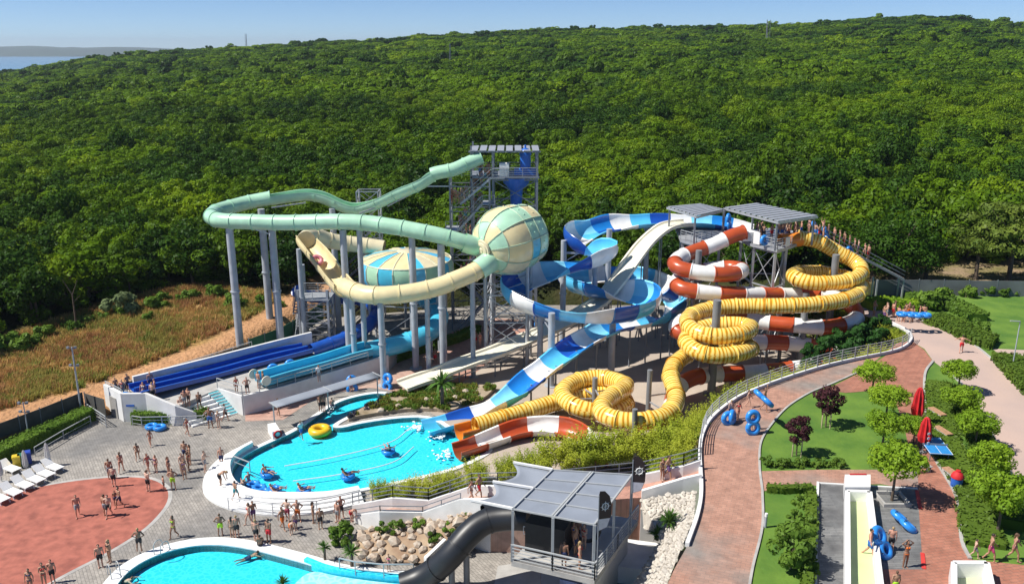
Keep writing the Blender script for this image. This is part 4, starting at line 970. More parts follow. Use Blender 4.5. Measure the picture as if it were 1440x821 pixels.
# steps: white seating steps and blue stair
A0, A1, B0, B1 = P(247, 572, TZ), P(291, 552.5, TZ), P(276, 583, 0), P(322, 586, 0)
stw = thing('white_seating_steps', 'broad white seating steps beside the blue stair', 'steps', (A0.x, A0.y, 0)); nst = 6
down = (P(340, 579.5, 0)-P(306, 548, TZ)); down.z = 0; along = (A1-A0); along.z = 0
dn = down.normalized(); al = Vector((P(306, 548, TZ)-P(290, 552.5, TZ))); al.z = 0; al.normalize()
S0 = P(291, 552.5, TZ); wW = (S0-A0).length
for k in range(nst):
    z = TZ*(1-(k+.5)/nst); d = down.length/nst; c_ = S0-al*(wW/2)+dn*d*(k+.5); c_.z = z/2
    MB().box(c_, (wW, d*1.0, z), math.atan2(al.y, al.x)).build('step', M['curb'], stw)
stb = thing('blue_steps', 'turquoise and white steps down from the lane terrace', 'steps', (S0.x, S0.y, 0)); nst = 9; wB = (P(306, 548, TZ)-S0).length*1.0
mt_ = mat('turquoise_step', (.10, .52, .60), .7, .1)
for k in range(nst):
    z = TZ*(1-(k+.5)/nst); d = down.length/nst; c_ = S0+al*(wB/2)+dn*d*(k+.5); c_.z = z/2
    s_ = MB().box(c_, (wB, d, z), math.atan2(al.y, al.x)).build('step', M['curb'], stb)
    c2_ = c_+dn*(-.02); MB().box((c2_.x, c2_.y, z+.02), (wB-.1, d*.62, .04), math.atan2(al.y, al.x)).build('tread', mt_, s_)
def railing(label, l, z, h=1.05, nbar=2, m=None, post=1.8):
    pts = [P(x, y, zz) for (x, y), zz in zip(l, z if isinstance(z, list) else [z]*len(l))]
    root = thing('railing', label, 'railing', pts[0])
    for a, b in zip(pts, pts[1:]):
        mb = MB()
        for k in range(nbar): zz = h*(k+.6)/(nbar+.4); mb.bar(a+Vector((0, 0, zz)), b+Vector((0, 0, zz)), .035)
        mb.bar(a+Vector((0, 0, h)), b+Vector((0, 0, h)), .07); mb.build('rail', m or M['rail'], root, kind='stuff')
        n = max(1, int((b-a).length/post))
        for i in range(n+(b == pts[-1])): p = a.lerp(b, i/n); MB().bar(p, p+Vector((0, 0, h)), .06).build('post', m or M['rail'], root)
    return root
railing('thin railing behind the dark blue lanes by the dirt track', [(170, 570), (237, 545), (302, 524), (356, 506)], .3, 2.1)
railing('wire railing on top of the short white wall beside the blue steps', [(306, 546), (341, 557)], TZ+.1)
railing('railing along the light blue lane on the white terrace wall', [(365, 551), (440, 531), (518, 507)], TZ+.1, .9)
railing('grey railing in front of the clipped hedge at the terrace foot', [(187, 598), (200, 600), (286, 598), (293, 592)], 0, .95, 2)
railing('short railing at the stair beside the corner building', [(122, 582), (143, 596), (150, 601)], 0, 1.1, 3)
railing('low railing along the outer hedge on the left of the deck', [(50, 641), (90, 617), (128, 596)], 0, .8, 1)

# ---- ramp from the deck up to the canopy and the brick path
def ramp_floor(l, zs, wpx, label=None):
    mb = MB()
    for (x, y), (x2, y2), z in zip(l, wpx, zs): a, b = P(x, y, z), P(x2, y2, z); mb.v += [tuple(a), tuple(b), (b.x, b.y, -.1), (a.x, a.y, -.1)]
    for i in range(len(l)-1): o = 4*i; mb.f += [(o, o+1, o+5, o+4), (o+1, o+2, o+6, o+5), (o+3, o, o+4, o+7)]
    return struct('ramp', mb, M['pink'])
RF = [(500, 733), (535, 728), (595, 729), (648, 711), (690, 711), (745, 711), (902, 699), (960, 682), (986, 676)]; RB = [(497, 722), (553, 712), (603, 716), (664, 696), (700, 696), (770, 694), (902, 680), (960, 668), (984, 660)]
RZs = [0.0, 1.2, 1.2, 2.9, 3.5, 3.6, 3.6, 4.6, 5.0]
ramp_floor(RF, RZs, RB)
fw = [P(x, y, z) for (x, y), z in zip(RF, RZs)]; bw = [P(x, y, z) for (x, y), z in zip(RB, RZs)]
wallrun('ramp_front_wall', fw[:5], [z+.55 for z in RZs[:5]], .25, 'white stepped front wall of the ramp above the boulders', 0.0)
wallrun('ramp_back_wall', bw[:7], [z+.75 for z in RZs[:7]], .25, 'white stepped back wall of the ramp under the bamboo', 0.0)
wallrun('ramp_front_wall', fw[6:], [z+.55 for z in RZs[6:]], .25, 'white ramp wall above the white stones right of the canopy', 0.0)
wallrun('ramp_back_wall', bw[6:], [z+.75 for z in RZs[6:]], .25, 'white ramp wall under the bamboo right of the canopy', 0.0)
def zpts(pts, zs, dz): return [Vector((p.x, p.y, z+dz)) for p, z in zip(pts, zs)]
for pts, zs, dz, lab in ((bw[:7], RZs[:7], .75, 'dark railing on the back wall of the ramp left of the canopy'), (bw[6:], RZs[6:], .75, 'dark railing on the back wall of the ramp right of the canopy'), (fw[:4], RZs[:4], .02, 'thin inner railing along the ramp above the boulders')):
    root = thing('railing', lab, 'railing', pts[0]); q = zpts(pts, zs, dz)
    for a, b in zip(q, q[1:]):
        mb = MB()
        for k in (.3, .62, .95): mb.bar(a+Vector((0, 0, k)), b+Vector((0, 0, k)), .05)
        mb.build('rail', M['dsteel'], root, kind='stuff')
        n = max(1, int((b-a).length/1.6))
        for i in range(n+1): p = a.lerp(b, i/n); MB().bar(p, p+Vector((0, 0, .95)), .06).build('post', M['dsteel'], root)
# railing along the brick path edge
root = thing('railing', 'long curved green grey railing along the outer kerb of the brick path', 'railing', EDGEW[5]); q = crom(EDGEW[5:16], 1.6, 0)
for i, (a, b) in enumerate(zip(q, q[1:])):
    mb = MB()
    for k in (.55, .8, 1.05, 1.3): mb.bar(a+Vector((0, 0, k)), b+Vector((0, 0, k)), .045)
    mb.build('rail', M['rail'], root, kind='stuff'); MB().bar(a, a+Vector((0, 0, 1.35)), .07).build('post', M['rail'], root)

# ---- canopy pavilion
KZ, KR = 3.6, 6.95
FL, FR, BR = P(719, 788, KZ), P(836, 815, KZ), P(897, 731, KZ); BL = FL+(BR-FR)
can = thing('slide_pavilion', 'grey steel pavilion with a translucent panel roof at the start of the black tube', 'pavilion', ((FL.x+FR.x)/2, (FL.y+BR.y)/2, 0))
quadslab(can, [FL, FR, BR, BL], KZ, .35, 'deck', M['conc'])
fx, bk = (FR-FL).normalized(), (BR-FR).normalized()
ins = [FL+fx*1.6+bk*.8, FR-fx*.5+bk*.6, BR-fx*.5-bk*.3, BL+fx*1.6-bk*.3]
bw_ = MB().prism(xy(ins), 0, KZ-.36).build('lower_wall', M['wall'], can)
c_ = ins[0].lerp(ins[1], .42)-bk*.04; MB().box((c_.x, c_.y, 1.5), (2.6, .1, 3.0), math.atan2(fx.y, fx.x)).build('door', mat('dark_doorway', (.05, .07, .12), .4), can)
c_ = ins[0].lerp(ins[1], .72)-bk*.04; MB().box((c_.x, c_.y, 1.6), (2.0, .06, 2.2), math.atan2(fx.y, fx.x)).build('wall_board', mat('board_blue', (.12, .16, .30), .5, .6, 1.5), can)
rl = P(721, 717, KR), P(836, 739, KR-.05), P(889, 669, KR+.05), P(777, 662, KR+.05)
roofm = mat('roof_sheet', (.25, .28, .33), .35, .10, .7); sailm = mat('sail_cloth', (.24, .27, .32), .7, .08, .6)
A, B, C_, D = rl
for i in range(2):
    for j in range(4):
        def g(s, t): return A.lerp(B, s).lerp(D.lerp(C_, s), t)
        s0, s1, t0_, t1_ = i/2+.012, (i+1)/2-.012, j/4+.01, (j+1)/4-.01; mb = MB(); q = [g(s0, t0_), g(s1, t0_), g(s1, t1_), g(s0, t1_)]
        for z in (0, .05): mb.v += [tuple(p+Vector((0, 0, z))) for p in q]
        mb.f += [(3, 2, 1, 0), (4, 5, 6, 7), (0, 1, 5, 4), (1, 2, 6, 5), (2, 3, 7, 6), (3, 0, 4, 7)]; mb.build('roof_panel', roofm, can)
for s in (0, .485, .515, 1): MB().bar(A.lerp(B, s)+Vector((0, 0, .10)), D.lerp(C_, s)+Vector((0, 0, .10)), .10, .12).build('roof_beam', M['rail'], can)
for t in (0, .25, .5, .75, 1): MB().bar(A.lerp(D, t)+Vector((0, 0, .08)), B.lerp(C_, t)+Vector((0, 0, .08)), .07, .09).build('roof_beam', M['rail'], can)
for p, g_ in ((A, FL), (A.lerp(B, .5), None), (B, FR), (C_, None), (D, None), (B.lerp(C_, .5), None)):
    MB().bar((p.x, p.y, KZ), (p.x, p.y, KR), .16).build('post', M['rail'], can)
tips = [P(662, 705, KR), P(693, 679, KR+.1), P(722, 652, KR+.1)]; ins_ = [A, A.lerp(D, .5), D]
for p, q in zip(ins_, tips): MB().bar(p+Vector((0, 0, .12)), q+Vector((0, 0, .12)), .13).build('sail_arm', M['white'], can)
for k in range(2):
    mb = MB(); n = 8
    for i in range(n+1):
        for j in range(n+1):
            s, t = i/n, j/n; p = ins_[k].lerp(tips[k], s).lerp(ins_[k+1].lerp(tips[k+1], s), t)
            inw = (math.sin(math.pi*t)*s*.9); d = (ins_[k]-tips[k]).normalized(); p = p+d*inw*.9+Vector((0, 0, -.12*math.sin(math.pi*t)*math.sin(math.pi*s)-.05*math.sin(math.pi*t)))
            mb.v.append(tuple(p))
    for i in range(n):
        for j in range(n): a = i*(n+1)+j; mb.f.append((a, a+1, a+n+2, a+n+1))
    o = mb.build('shade_sail', sailm, can, True); md = o.modifiers.new('thick', 'SOLIDIFY'); md.thickness = .02
def canrail(pts):
    for a, b in zip(pts, pts[1:]):
        mb = MB()
        for k in (.2, .42, .64, .86): mb.bar(a+Vector((0, 0, k)), b+Vector((0, 0, k)), .04)
        mb.bar(a+Vector((0, 0, 1.1)), b+Vector((0, 0, 1.1)), .08); mb.build('railing', M['rail'], can, kind='stuff')
        n = max(1, int((b-a).length/1.4))
        for i in range(n+1): p = a.lerp(b, i/n); MB().bar(p, p+Vector((0, 0, 1.1)), .07).build('rail_post', M['rail'], can)
canrail([FL, FL.lerp(FR, .5), FR]); canrail([FR, FR.lerp(BR, .5), BR])
# black funnel frame on the deck
blkm = mat('black_cloth', (.012, .012, .014), .6, .3, 3)
bm_ = FL+fx*1.9+bk*2.6
bf = thing('black_start_box', 'black boxed slide entrance with pale line lettering inside the pavilion', 'slide entrance', bm_)
MB().box((bm_.x-.55, bm_.y, KZ+1.0), (2.5, 2.4, 2.0), math.atan2(fx.y, fx.x)).build('box', blkm, bf)
for sx, sz, ww, hh in ((-1.0, 1.35, .9, .5), (.1, 1.75, 1.0, .35)):
    c_ = bm_+fx*(sx-.35)-bk*1.23; mb = MB()
    for (u0, v0, u1, v1) in ((-.5, -.5, .5, -.5), (-.5, .5, .5, .5), (-.5, -.5, -.5, .5), (.5, -.5, .5, .5), (-.2, -.3, -.2, .3), (.05, -.3, .05, .3), (.25, -.3, .25, .3)):
        mb.bar(c_+fx*u0*ww+Vector((0, 0, KZ+sz+v0*hh-KZ)), c_+fx*u1*ww+Vector((0, 0, KZ+sz+v1*hh-KZ)), .035)
    mb.build('line_lettering', M['white'], bf, kind='stuff')
mb = MB().torus((bm_.x+1.7, bm_.y+.3, KZ+1.0), .75, .12, 22, 8, Matrix.Rotation(R(70), 3, 'X')); autosmooth(mb.build('entry_ring', M['black'], bf))
# black tube
pts = crom([P(742, 728, 4.9), P(724, 727, 4.85), P(706, 728, 4.7), P(684, 732, 4.5), P(666, 744, 4.1), P(650, 761, 3.5), P(634, 781, 2.7), P(614, 799, 1.7), P(592, 813, .95), P(566, 823, .55)], .35)
bs_ = thing('black_slide', 'black tube slide dropping left from the pavilion to the lower pool', 'water slide', pts[0], 'big water slides'); fr = frames(pts)
flumes(bs_, pts, fr, 0, len(pts)-1, 'tube', ['black'], 2.3, .80, .35, flange=.05)
pts2 = crom([P(742, 712, 5.0), P(722, 711, 5.0), P(700, 715, 4.9), P(684, 724, 4.7)], .35); flumes(bs_, pts2, frames(pts2), 0, len(pts2)-1, 'tube', ['black'], 2.3, .7, .35)
for k in (.45, .62, .8): p = pts[int(k*(len(pts)-1))]; mb = MB().cyl((p.x, p.y, 0), (p.x, p.y, p.z-.8), .2, k=10); autosmooth(mb.build('support_pole', M['dpole'], bs_))
# wing flags with a wheel emblem
def wing_flag(px, py, z, rz, label, h=3.6):
    g_ = P(px, py, z); root = thing('wing_flag', label, 'flag', g_, 'wing flags by the pavilion', rz)
    o0 = Vector((0, 0, 0)); ORIG[root.name] = o0
    mb = MB(); mb.cyl((0, 0, 0), (0, 0, h-.3), .035, k=8); mb.build('pole', M['dsteel'], root)
    a0 = h-2.55; prof = [(0, a0), (.55, a0+.15), (.78, a0+.8), (.80, a0+1.5), (.66, a0+2.1), (.36, a0+2.45), (.05, a0+2.5), (0, a0+2.3)]
    mb = MB(); n = len(prof)
    for y in (-.012, .012): mb.v += [(x, y, zz) for x, zz in prof]
    mb.f += [tuple(range(n)), tuple(range(2*n-1, n-1, -1))]+[(i, n+i, n+(i+1) % n, (i+1) % n) for i in range(n)]
    mb.build('banner', mat('banner_dark', (.035, .02, .022), .7), root)
    lo = [(0.02, a0+.02), (.54, a0+.16), (.72, a0+.7), (.02, a0+.75)]; mb = MB()
    for y in (-.016, .016): mb.v += [(x, y, zz) for x, zz in lo]
    mb.f += [(0, 1, 2, 3), (7, 6, 5, 4)]; mb.build('pale_band', mat('banner_pale', (.62, .60, .66), .7), root)
    for y in (-.02, .02):
        mb = MB(); c_ = (.4, y, a0+1.5); mb.torus(c_, .2, .03, 16, 4, Matrix.Rotation(R(90), 3, 'X'))
        for i in range(8): an = i*math.pi/4; mb.bar((.4, y, a0+1.5), (.4+.31*math.cos(an), y, a0+1.5+.31*math.sin(an)), .035, .012)
        mb.build('wheel_emblem', M['white'], root)
    return root
wing_flag(886, 752, 3.6, 0, 'dark wing flag with a white wheel emblem at the back corner of the pavilion', 5.5)
wing_flag(839, 812, 3.6, R(20), 'dark wing flag with a white wheel emblem at the right edge of the pavilion roof', 5.6)
# sloping hatch slab and ground under the pavilion
MB_ = MB().prism(pxs([(880, 757), (934, 764), (905, 800), (868, 796)], 1.2), 0, 1.2); struct('pale_slab', MB_, M['wall'])
struct('wood_deck', MB().prism(pxs([(690, 850), (700, 795), (735, 790), (760, 806), (760, 850)], .03), None, .03), M['conc'])
# ================================================================== VEGETATION
def crown_mesh(name, R_, H_, nl, nleaf, ls, seed, m, flat=.75, z0=0.0, core=True, up=.35, aspect=1.0):
    """leaf clumps: lobes spread through an uneven ellipsoid, each a shell of small leaf faces"""
    r = random.Random(seed); v = []; f = []
    lobes = []
    for i in range(nl):
        for _ in range(30):
            d = Vector((r.gauss(0, 1), r.gauss(0, 1), r.gauss(.25, .8))).normalized(); k = r.uniform(.45, .86)
            c = Vector((d.x*R_*k, d.y*R_*k, d.z*H_*k)); lr = R_*r.uniform(.24, .40)
            if all((c-q).length > .55*(lr+q_) for q, q_ in lobes): break
        lobes.append((c, lr))
    lobes.append((Vector((0, 0, 0)), R_*.5))
    per = nleaf//len(lobes)
    for c, lr in lobes:
        for _ in range(per):
            d = Vector((r.gauss(0, 1), r.gauss(0, 1), r.gauss(up, 1))).normalized()
            p = c+Vector((d.x*lr, d.y*lr, d.z*lr*flat))*r.uniform(.72, 1.05)
            nn = (d+Vector((r.uniform(-1, 1), r.uniform(-1, 1), r.uniform(-.6, 1)))*.5).normalized()
            t = nn.cross(Vector((r.uniform(-1, 1), r.uniform(-1, 1), r.uniform(-1, 1)))); 
            if t.length < 1e-3: continue
            t.normalize(); b = nn.cross(t); s = ls*r.uniform(.6, 1.25); n = len(v); p = p+Vector((0, 0, z0))
            v += [tuple(p-t*s*aspect), tuple(p-b*s*.55+nn*s*.12), tuple(p+t*s*aspect), tuple(p+b*s*.55-nn*s*.1)]; f.append((n, n+1, n+2, n+3))
    me = bpy.data.meshes.new(name); me.from_pydata(v, [], f); me.materials.append(m); me.update(); return me, lobes
def trunk_mb(h, r0, lobes, z0, seed=0, n=5, lean=.15):
    r = random.Random(seed); mb = MB(); top = Vector((r.uniform(-lean, lean)*h*.3, r.uniform(-lean, lean)*h*.3, h)); midp = Vector((top.x*.3, top.y*.3, h*.5))
    mb.cyl((0, 0, -.4), midp, r0, r0*.75, 8, False); mb.cyl(midp, top, r0*.75, r0*.5, 8, False)
    for c, lr in lobes[:n]: mb.cyl(midp.lerp(top, r.uniform(.5, 1)), c+Vector((0, 0, z0)), r0*.4, r0*.12, 6, False)
    return mb
TREES = {}
def tree_proto(key, R_, H_, trunk_h, r0, nl, nleaf, ls, seed, m, flat=.8, label='', cat='tree', up=.35, aspect=1.0, n=5):
    z0 = trunk_h+H_*.55
    me, lobes = crown_mesh(key+'_crown', R_, H_, nl, nleaf, ls, seed, m, flat, z0, up=up, aspect=aspect)
    root = bpy.data.objects.new(key, None); root['label'] = label; root['category'] = cat
    tr = trunk_mb(z0, r0, lobes, z0, seed, n); tm_ = bpy.data.meshes.new('trunk'); tm_.from_pydata(tr.v, [], tr.f); tm_.materials.append(M['wood'])
    a = bpy.data.objects.new('trunk', tm_); b = bpy.data.objects.new('crown', me); a.parent = root; b.parent = root
    CH[root.name] = [a, b]; CH[a.name] = []; CH[b.name] = []
    TREES[key] = root; return root
def plant(key, loc, rz, s, label, group=None, name=None):
    src = TREES[key]; c = bpy.data.objects.new(name or key, None); col.objects.link(c); c.location = loc; c.rotation_euler = (0, 0, rz); c.scale = s if isinstance(s, tuple) else (s, s, s)
    c['label'] = label; c['category'] = src['category']
    if group: c['group'] = group
    for q in CH[src.name]: k = q.copy(); col.objects.link(k); k.parent = c
    return c
M['forest2'] = leafmat('dark_oak_leaf', (.05, .115, .010), (.012, .038, .008), .25, .018); M['forest3'] = leafmat('yellow_green_leaf', (.19, .29, .01), (.05, .12, .01), .32, .018)
for i in range(5):
    tree_proto('forest_tree' if i == 0 else 'forest_tree_%d' % i, 2.9, 2.5, 2.0, .17, 15+2*(i % 3), 2100, .2, 10+i, [M['forest'], M['forest'], M['forest2'], M['forest3'], M['forest']][i])
for i in range(2): tree_proto('pine_tree' if i == 0 else 'pine_tree_1', 3.6, 3.6, 3.0, .26, 20, 3400, .2, 30+i, M['pine'], flat=.55, up=.6, aspect=1.3)
tree_proto('big_tree', 2.9, 2.6, 1.6, .22, 26, 4400, .125, 41, M['forest2']); tree_proto('big_tree_1', 2.9, 2.5, 1.8, .22, 24, 4000, .13, 42, M['forest'])
FT = ['forest_tree']+['forest_tree_%d' % i for i in range(1, 5)]
# --- where the wood stands
r = random.Random(3); spots = []
GRX = [(p[0], p[1]) for p in GRASS]; 
y = 96.0
def rowstep(y): return 3.3 if y < 200 else 3.3+(y-200)*.006
while y < 1150:
    st_ = rowstep(y); half = y*.66+18; x = -half
    while x < half:
        px_, py_ = x+r.uniform(-.5, .5)*st_, y+r.uniform(-.5, .5)*st_
        ok = True
        if py_ < 140:
            if inpoly(px_, py_, CX) or inpoly(px_, py_, PL): ok = False
            elif polyd(px_, py_, CX) < 2.0 or polyd(px_, py_, PL) < 2.5: ok = False
            elif inpoly(px_, py_, GRX) or inpoly(px_, py_, CLEAR) or polyd(px_, py_, ROAD, False) < 2.2: ok = False
            elif px_ < 0 and polyd(px_, py_, GRX) < .8: ok = False
            elif px_ > 40 and py_ < 108: ok = False
            elif px_ < -20 and py_ < 88+(-px_-20)*-.0 and px_ > -40: ok = False
            elif px_ < 0 and py_ < P(720+px_*FOC/max(py_, 1), 560, 1).y: ok = False
        gap = mnoise.noise(Vector((px_*.07, py_*.07, 7)))
        if ok and r.random() < .97 and (gap < .33 or py_ < 112): spots.append((px_, py_, st_))
        x += st_
    y += st_*.92
# left flank of the wood comes nearer than 96 m
y = 60.0
while y < 96:
    x = -95.0
    while x < -38:
        px_, py_ = x+r.uniform(-1.6, 1.6), y+r.uniform(-1.6, 1.6)
        if not inpoly(px_, py_, GRX) and polyd(px_, py_, GRX) > .8 and polyd(px_, py_, ROAD, False) > 2.5 and not inpoly(px_, py_, CX):
            e = max((p for p in GRX), key=lambda p: 0)
            if inpoly(px_, py_, [(-200, 200)]+[GRX[k] for k in (11, 10, 9, 8, 7, 6, 5)]+[(-10, 200)]): spots.append((px_, py_, 3.3))
        x += 3.4
    y += 3.2
spots.sort(key=lambda s: s[1])
NEAR = 285
place = {True: 'left', False: 'right'}
def where(x, y):
    px = 720+x/y*FOC*1.02
    if px < 60: a = 'at the left edge of the picture'
    elif px < 130: a = 'behind the thin bare trunk'
    elif px < 200: a = 'behind the silvery shrub'
    elif px < 300: a = 'above the dry grass slope'
    elif px < 350: a = 'behind the mint loop'
    elif px < 400: a = 'behind the twin tall poles'
    elif px < 460: a = 'behind the cream boomerang wall'
    elif px < 520: a = 'behind the grey lattice mast'
    elif px < 640: a = 'behind the domed bowl'
    elif px < 770: a = 'behind the tall stair tower'
    elif px < 860: a = 'behind the blue spiral'
    elif px < 960: a = 'behind the speed slide'
    elif px < 1060: a = 'behind the left platform roof'
    elif px < 1160: a = 'behind the right platform roof'
    elif px < 1300: a = 'behind the yellow helix'
    else: a = 'beyond the grey fence'
    return a
vis = []
for s in spots:
    u = 720+s[0]/s[1]*FOC*1.02
    if -30 < u < 1470 and len(vis) < NEAR: vis.append(s)
vs = set(vis); rest = [s for s in spots if s not in vs]
rowk = {}
for i, (x, y, st_) in enumerate(vis):
    h = r.uniform(.75, 1.35)*(1.25 if x > 35 else 1.0)*(1+.3*mnoise.noise(Vector((x*.05, y*.05, 11))))
    wv = where(x, y); big = 'tall' if h > 1.15 else ('mid sized' if h > .98 else 'low')
    depth = 'front' if polyd(x, y, CX) < 9 or polyd(x, y, GRX) < 5 else 'inner'
    key = (big, depth, wv)
    lab = '%s broadleaf tree, %s row %s' % (big, depth, wv)
    plant(FT[r.choice((0, 1, 4, 0, 1, 2, 2, 3))], (x, y, ground_h(x, y)-.2), r.uniform(0, 6.3), (h*1.05, h*1.05, h*r.uniform(.9, 1.2)), lab, 'broadleaf trees at the edge of the wood', 'forest_tree')
def scatter(name, pts, srcs, label=None, m=None):
    """one stuff object: points carrying instances of a few source meshes"""
    me = bpy.data.meshes.new(name); me.from_pydata([p[:3] for p in pts], [], [])
    for an, ty, vals in (('rot', 'FLOAT', [p[3] for p in pts]), ('siz', 'FLOAT', [p[4] for p in pts]), ('hgt', 'FLOAT', [p[5] for p in pts])):
        me.attributes.new(an, ty, 'POINT').data.foreach_set('value', vals)
    me.attributes.new('idx', 'INT', 'POINT').data.foreach_set('value', [int(p[6]) for p in pts])
    o = bpy.data.objects.new(name, me); col.objects.link(o); o['kind'] = 'stuff'
    cc = bpy.data.collections.new(name+'_sources')
    for s in srcs: cc.objects.link(s)
    ng = bpy.data.node_groups.new(name+'_nodes', 'GeometryNodeTree'); ng.interface.new_socket('Geometry', in_out='INPUT', socket_type='NodeSocketGeometry'); ng.interface.new_socket('Geometry', in_out='OUTPUT', socket_type='NodeSocketGeometry')
    N = ng.nodes; L = ng.links; gi = N.new('NodeGroupInput'); go = N.new('NodeGroupOutput'); ip = N.new('GeometryNodeInstanceOnPoints'); ci = N.new('GeometryNodeCollectionInfo')
    ci.inputs['Collection'].default_value = cc; ci.inputs['Separate Children'].default_value = True; ci.inputs['Reset Children'].default_value = True
    def attr(n, t='FLOAT'): q = N.new('GeometryNodeInputNamedAttribute'); q.data_type = t; q.inputs['Name'].default_value = n; return q.outputs['Attribute']
    cr = N.new('ShaderNodeCombineXYZ'); L.new(attr('rot'), cr.inputs['Z']); cs = N.new('ShaderNodeCombineXYZ'); s_ = attr('siz'); L.new(s_, cs.inputs['X']); L.new(s_, cs.inputs['Y']); L.new(attr('hgt'), cs.inputs['Z'])
    L.new(gi.outputs[0], ip.inputs['Points']); L.new(ci.outputs[0], ip.inputs['Instance']); ip.inputs['Pick Instance'].default_value = True
    L.new(attr('idx', 'INT'), ip.inputs['Instance Index']); L.new(cr.outputs[0], ip.inputs['Rotation']); L.new(cs.outputs[0], ip.inputs['Scale']); L.new(ip.outputs[0], go.inputs[0])
    md = o.modifiers.new('scatter', 'NODES'); md.node_group = ng; return o
def src_obj(name, me): o = bpy.data.objects.new(name, me); return o
hi = [src_obj('wood_crown_%d' % i, CH[TREES[FT[i]].name][1].data) for i in range(5)]
lo = []
for i in range(3): me, _ = crown_mesh('far_crown', 2.9, 2.5, 12, 560, .5, 50+i, [M['forest'], M['forest2'], M['forest3']][i], .8, 3.3); lo.append(src_obj('wood_crown_far_%d' % i, me))
pts = []; ptl = []
for x, y, st_ in vis:
    if r.random() < .8: q = r.uniform(.4, .7); pts.append((x+r.uniform(-1.5, 1.5), y+r.uniform(-1.5, .5), ground_h(x, y)-1.4*q, r.uniform(0, 6), q*1.2, q*.8, r.choice((0, 1, 2, 4))))
for x, y, st_ in rest:
    k = st_/3.3*r.uniform(.6, 1.5)*(1+.35*mnoise.noise(Vector((x*.045, y*.045, 11))))
    if r.random() < .05: k *= 1.35
    q = (x, y, ground_h(x, y)-.2, r.uniform(0, 6.3), k*1.05, min(k, 1.25)*r.uniform(.75, 1.15)*(1.45 if r.random() < .03 else 1))
    sp_ = mnoise.noise(Vector((x*.02, y*.02, 21)))+r.uniform(-.5, .5)
    (pts if y < 330 else ptl).append((*q, (2 if sp_ < -.32 else 3 if sp_ > .38 else r.choice((0, 1, 4))) if y < 330 else (1 if sp_ < -.3+(y-330)*.0009 else 2 if sp_ > .55 else 0)))
wood = scatter('woodland', pts, hi); scatter('distant_woodland', ptl, lo)
# --- big single trees
for (px, py, z, s, key, lab) in [(1262, 402, 4.6, 1.75, 'big_tree', 'big dark broadleaf tree right behind the yellow helix stair'), (1300, 398, 4.8, 1.2, 'big_tree_1', 'broadleaf tree with a bare trunk in the clearing beyond the grey fence'),
        (1225, 404, 4.0, 1.5, 'big_tree', 'big broadleaf tree just right of the platform stair'), (1418, 396, 5, 1.35, 'pine_tree', 'tall umbrella pine beyond the grey fence at the right edge'), (1372, 392, 5, 1.1, 'pine_tree_1', 'smaller pine leaning over the clearing beyond the grey fence'), (1458, 388, 5, 1.2, 'pine_tree_1', 'pine cut off by the right edge of the picture')]:
    p = P(px, py, z); plant(key, (p.x, p.y, ground_h(p.x, p.y)-.1), r.uniform(0, 6), s, lab, None, key.rsplit('_', 1)[0] if key[-1].isdigit() else key)
# --- shrubs on the dry slope
tree_proto('round_shrub', 1.0, .9, .05, .06, 9, 700, .14, 60, M['shrub'], cat='shrub', n=3)
tree_proto('silver_shrub', 1.0, .9, .05, .06, 9, 700, .14, 61, leafmat('silver_leaf', (.17, .22, .10), (.10, .15, .06), .25, .3), cat='shrub', n=3)
for (px, py, z, s, key, lab) in [(170, 440, 2.4, 2.3, 'silver_shrub', 'pale silvery shrub at the foot of the wood on the dry slope'), (235, 424, 2.4, 1.1, 'round_shrub', 'small green shrub at the top of the dry slope near the left loop'), (205, 450, 2.2, .9, 'round_shrub', 'low dark shrub on the dry grass below the silvery one'),
        (270, 424, 2.2, 1.3, 'round_shrub', 'green shrub beside the top of the dirt track'), (12, 490, 2.0, 1.6, 'round_shrub', 'dark shrub at the left edge of the dry slope'), (110, 462, 2.2, 1.1, 'round_shrub', 'dark shrub under the wood edge on the left slope')]:
    p = P(px, py, z); plant(key, (p.x, p.y, ground_h(p.x, p.y)), r.uniform(0, 6), s, lab, None, key)
for k in range(16):
    px = -10+k*27+r.uniform(-8, 8); a_ = [(-20, 512), (30, 482), (120, 454), (215, 430), (300, 419), (372, 426), (430, 420)]
    py = next(y0+(y1-y0)*(px-x0)/(x1-x0) for (x0, y0), (x1, y1) in zip(a_, a_[1:]) if x0 <= px <= x1)+r.uniform(-4, 8); p = P(px, py, 2.3)
    plant('round_shrub', (p.x, p.y, ground_h(p.x, p.y)-.1), r.uniform(0, 6), r.uniform(.7, 1.7), 'scrubby bush where the wood meets the dry grass', 'bushes at the foot of the wood', 'scrub_bush')
# bare pole tree
p = P(108, 465, 2.2); bt = thing('dead_tree', 'thin bare tree trunk standing in front of the wood on the left', 'tree', (p.x, p.y, ground_h(p.x, p.y)))
mb = MB(); z_ = ORIG[bt.name].z; mb.cyl((p.x, p.y, z_-.3), (p.x+.1, p.y, z_+4.5), .12, .07, 7); mb.build('trunk', M['wood'], bt)
mb = MB(); mb.cyl((p.x+.1, p.y, z_+4.4), (p.x-.8, p.y, z_+6.2), .06, .02, 6); mb.cyl((p.x+.1, p.y, z_+4.4), (p.x+.7, p.y+.3, z_+6.0), .05, .02, 6); mb.cyl((p.x, p.y, z_+3.4), (p.x+.9, p.y, z_+4.3), .04, .015, 6); mb.build('branches', M['wood'], bt, kind='stuff')
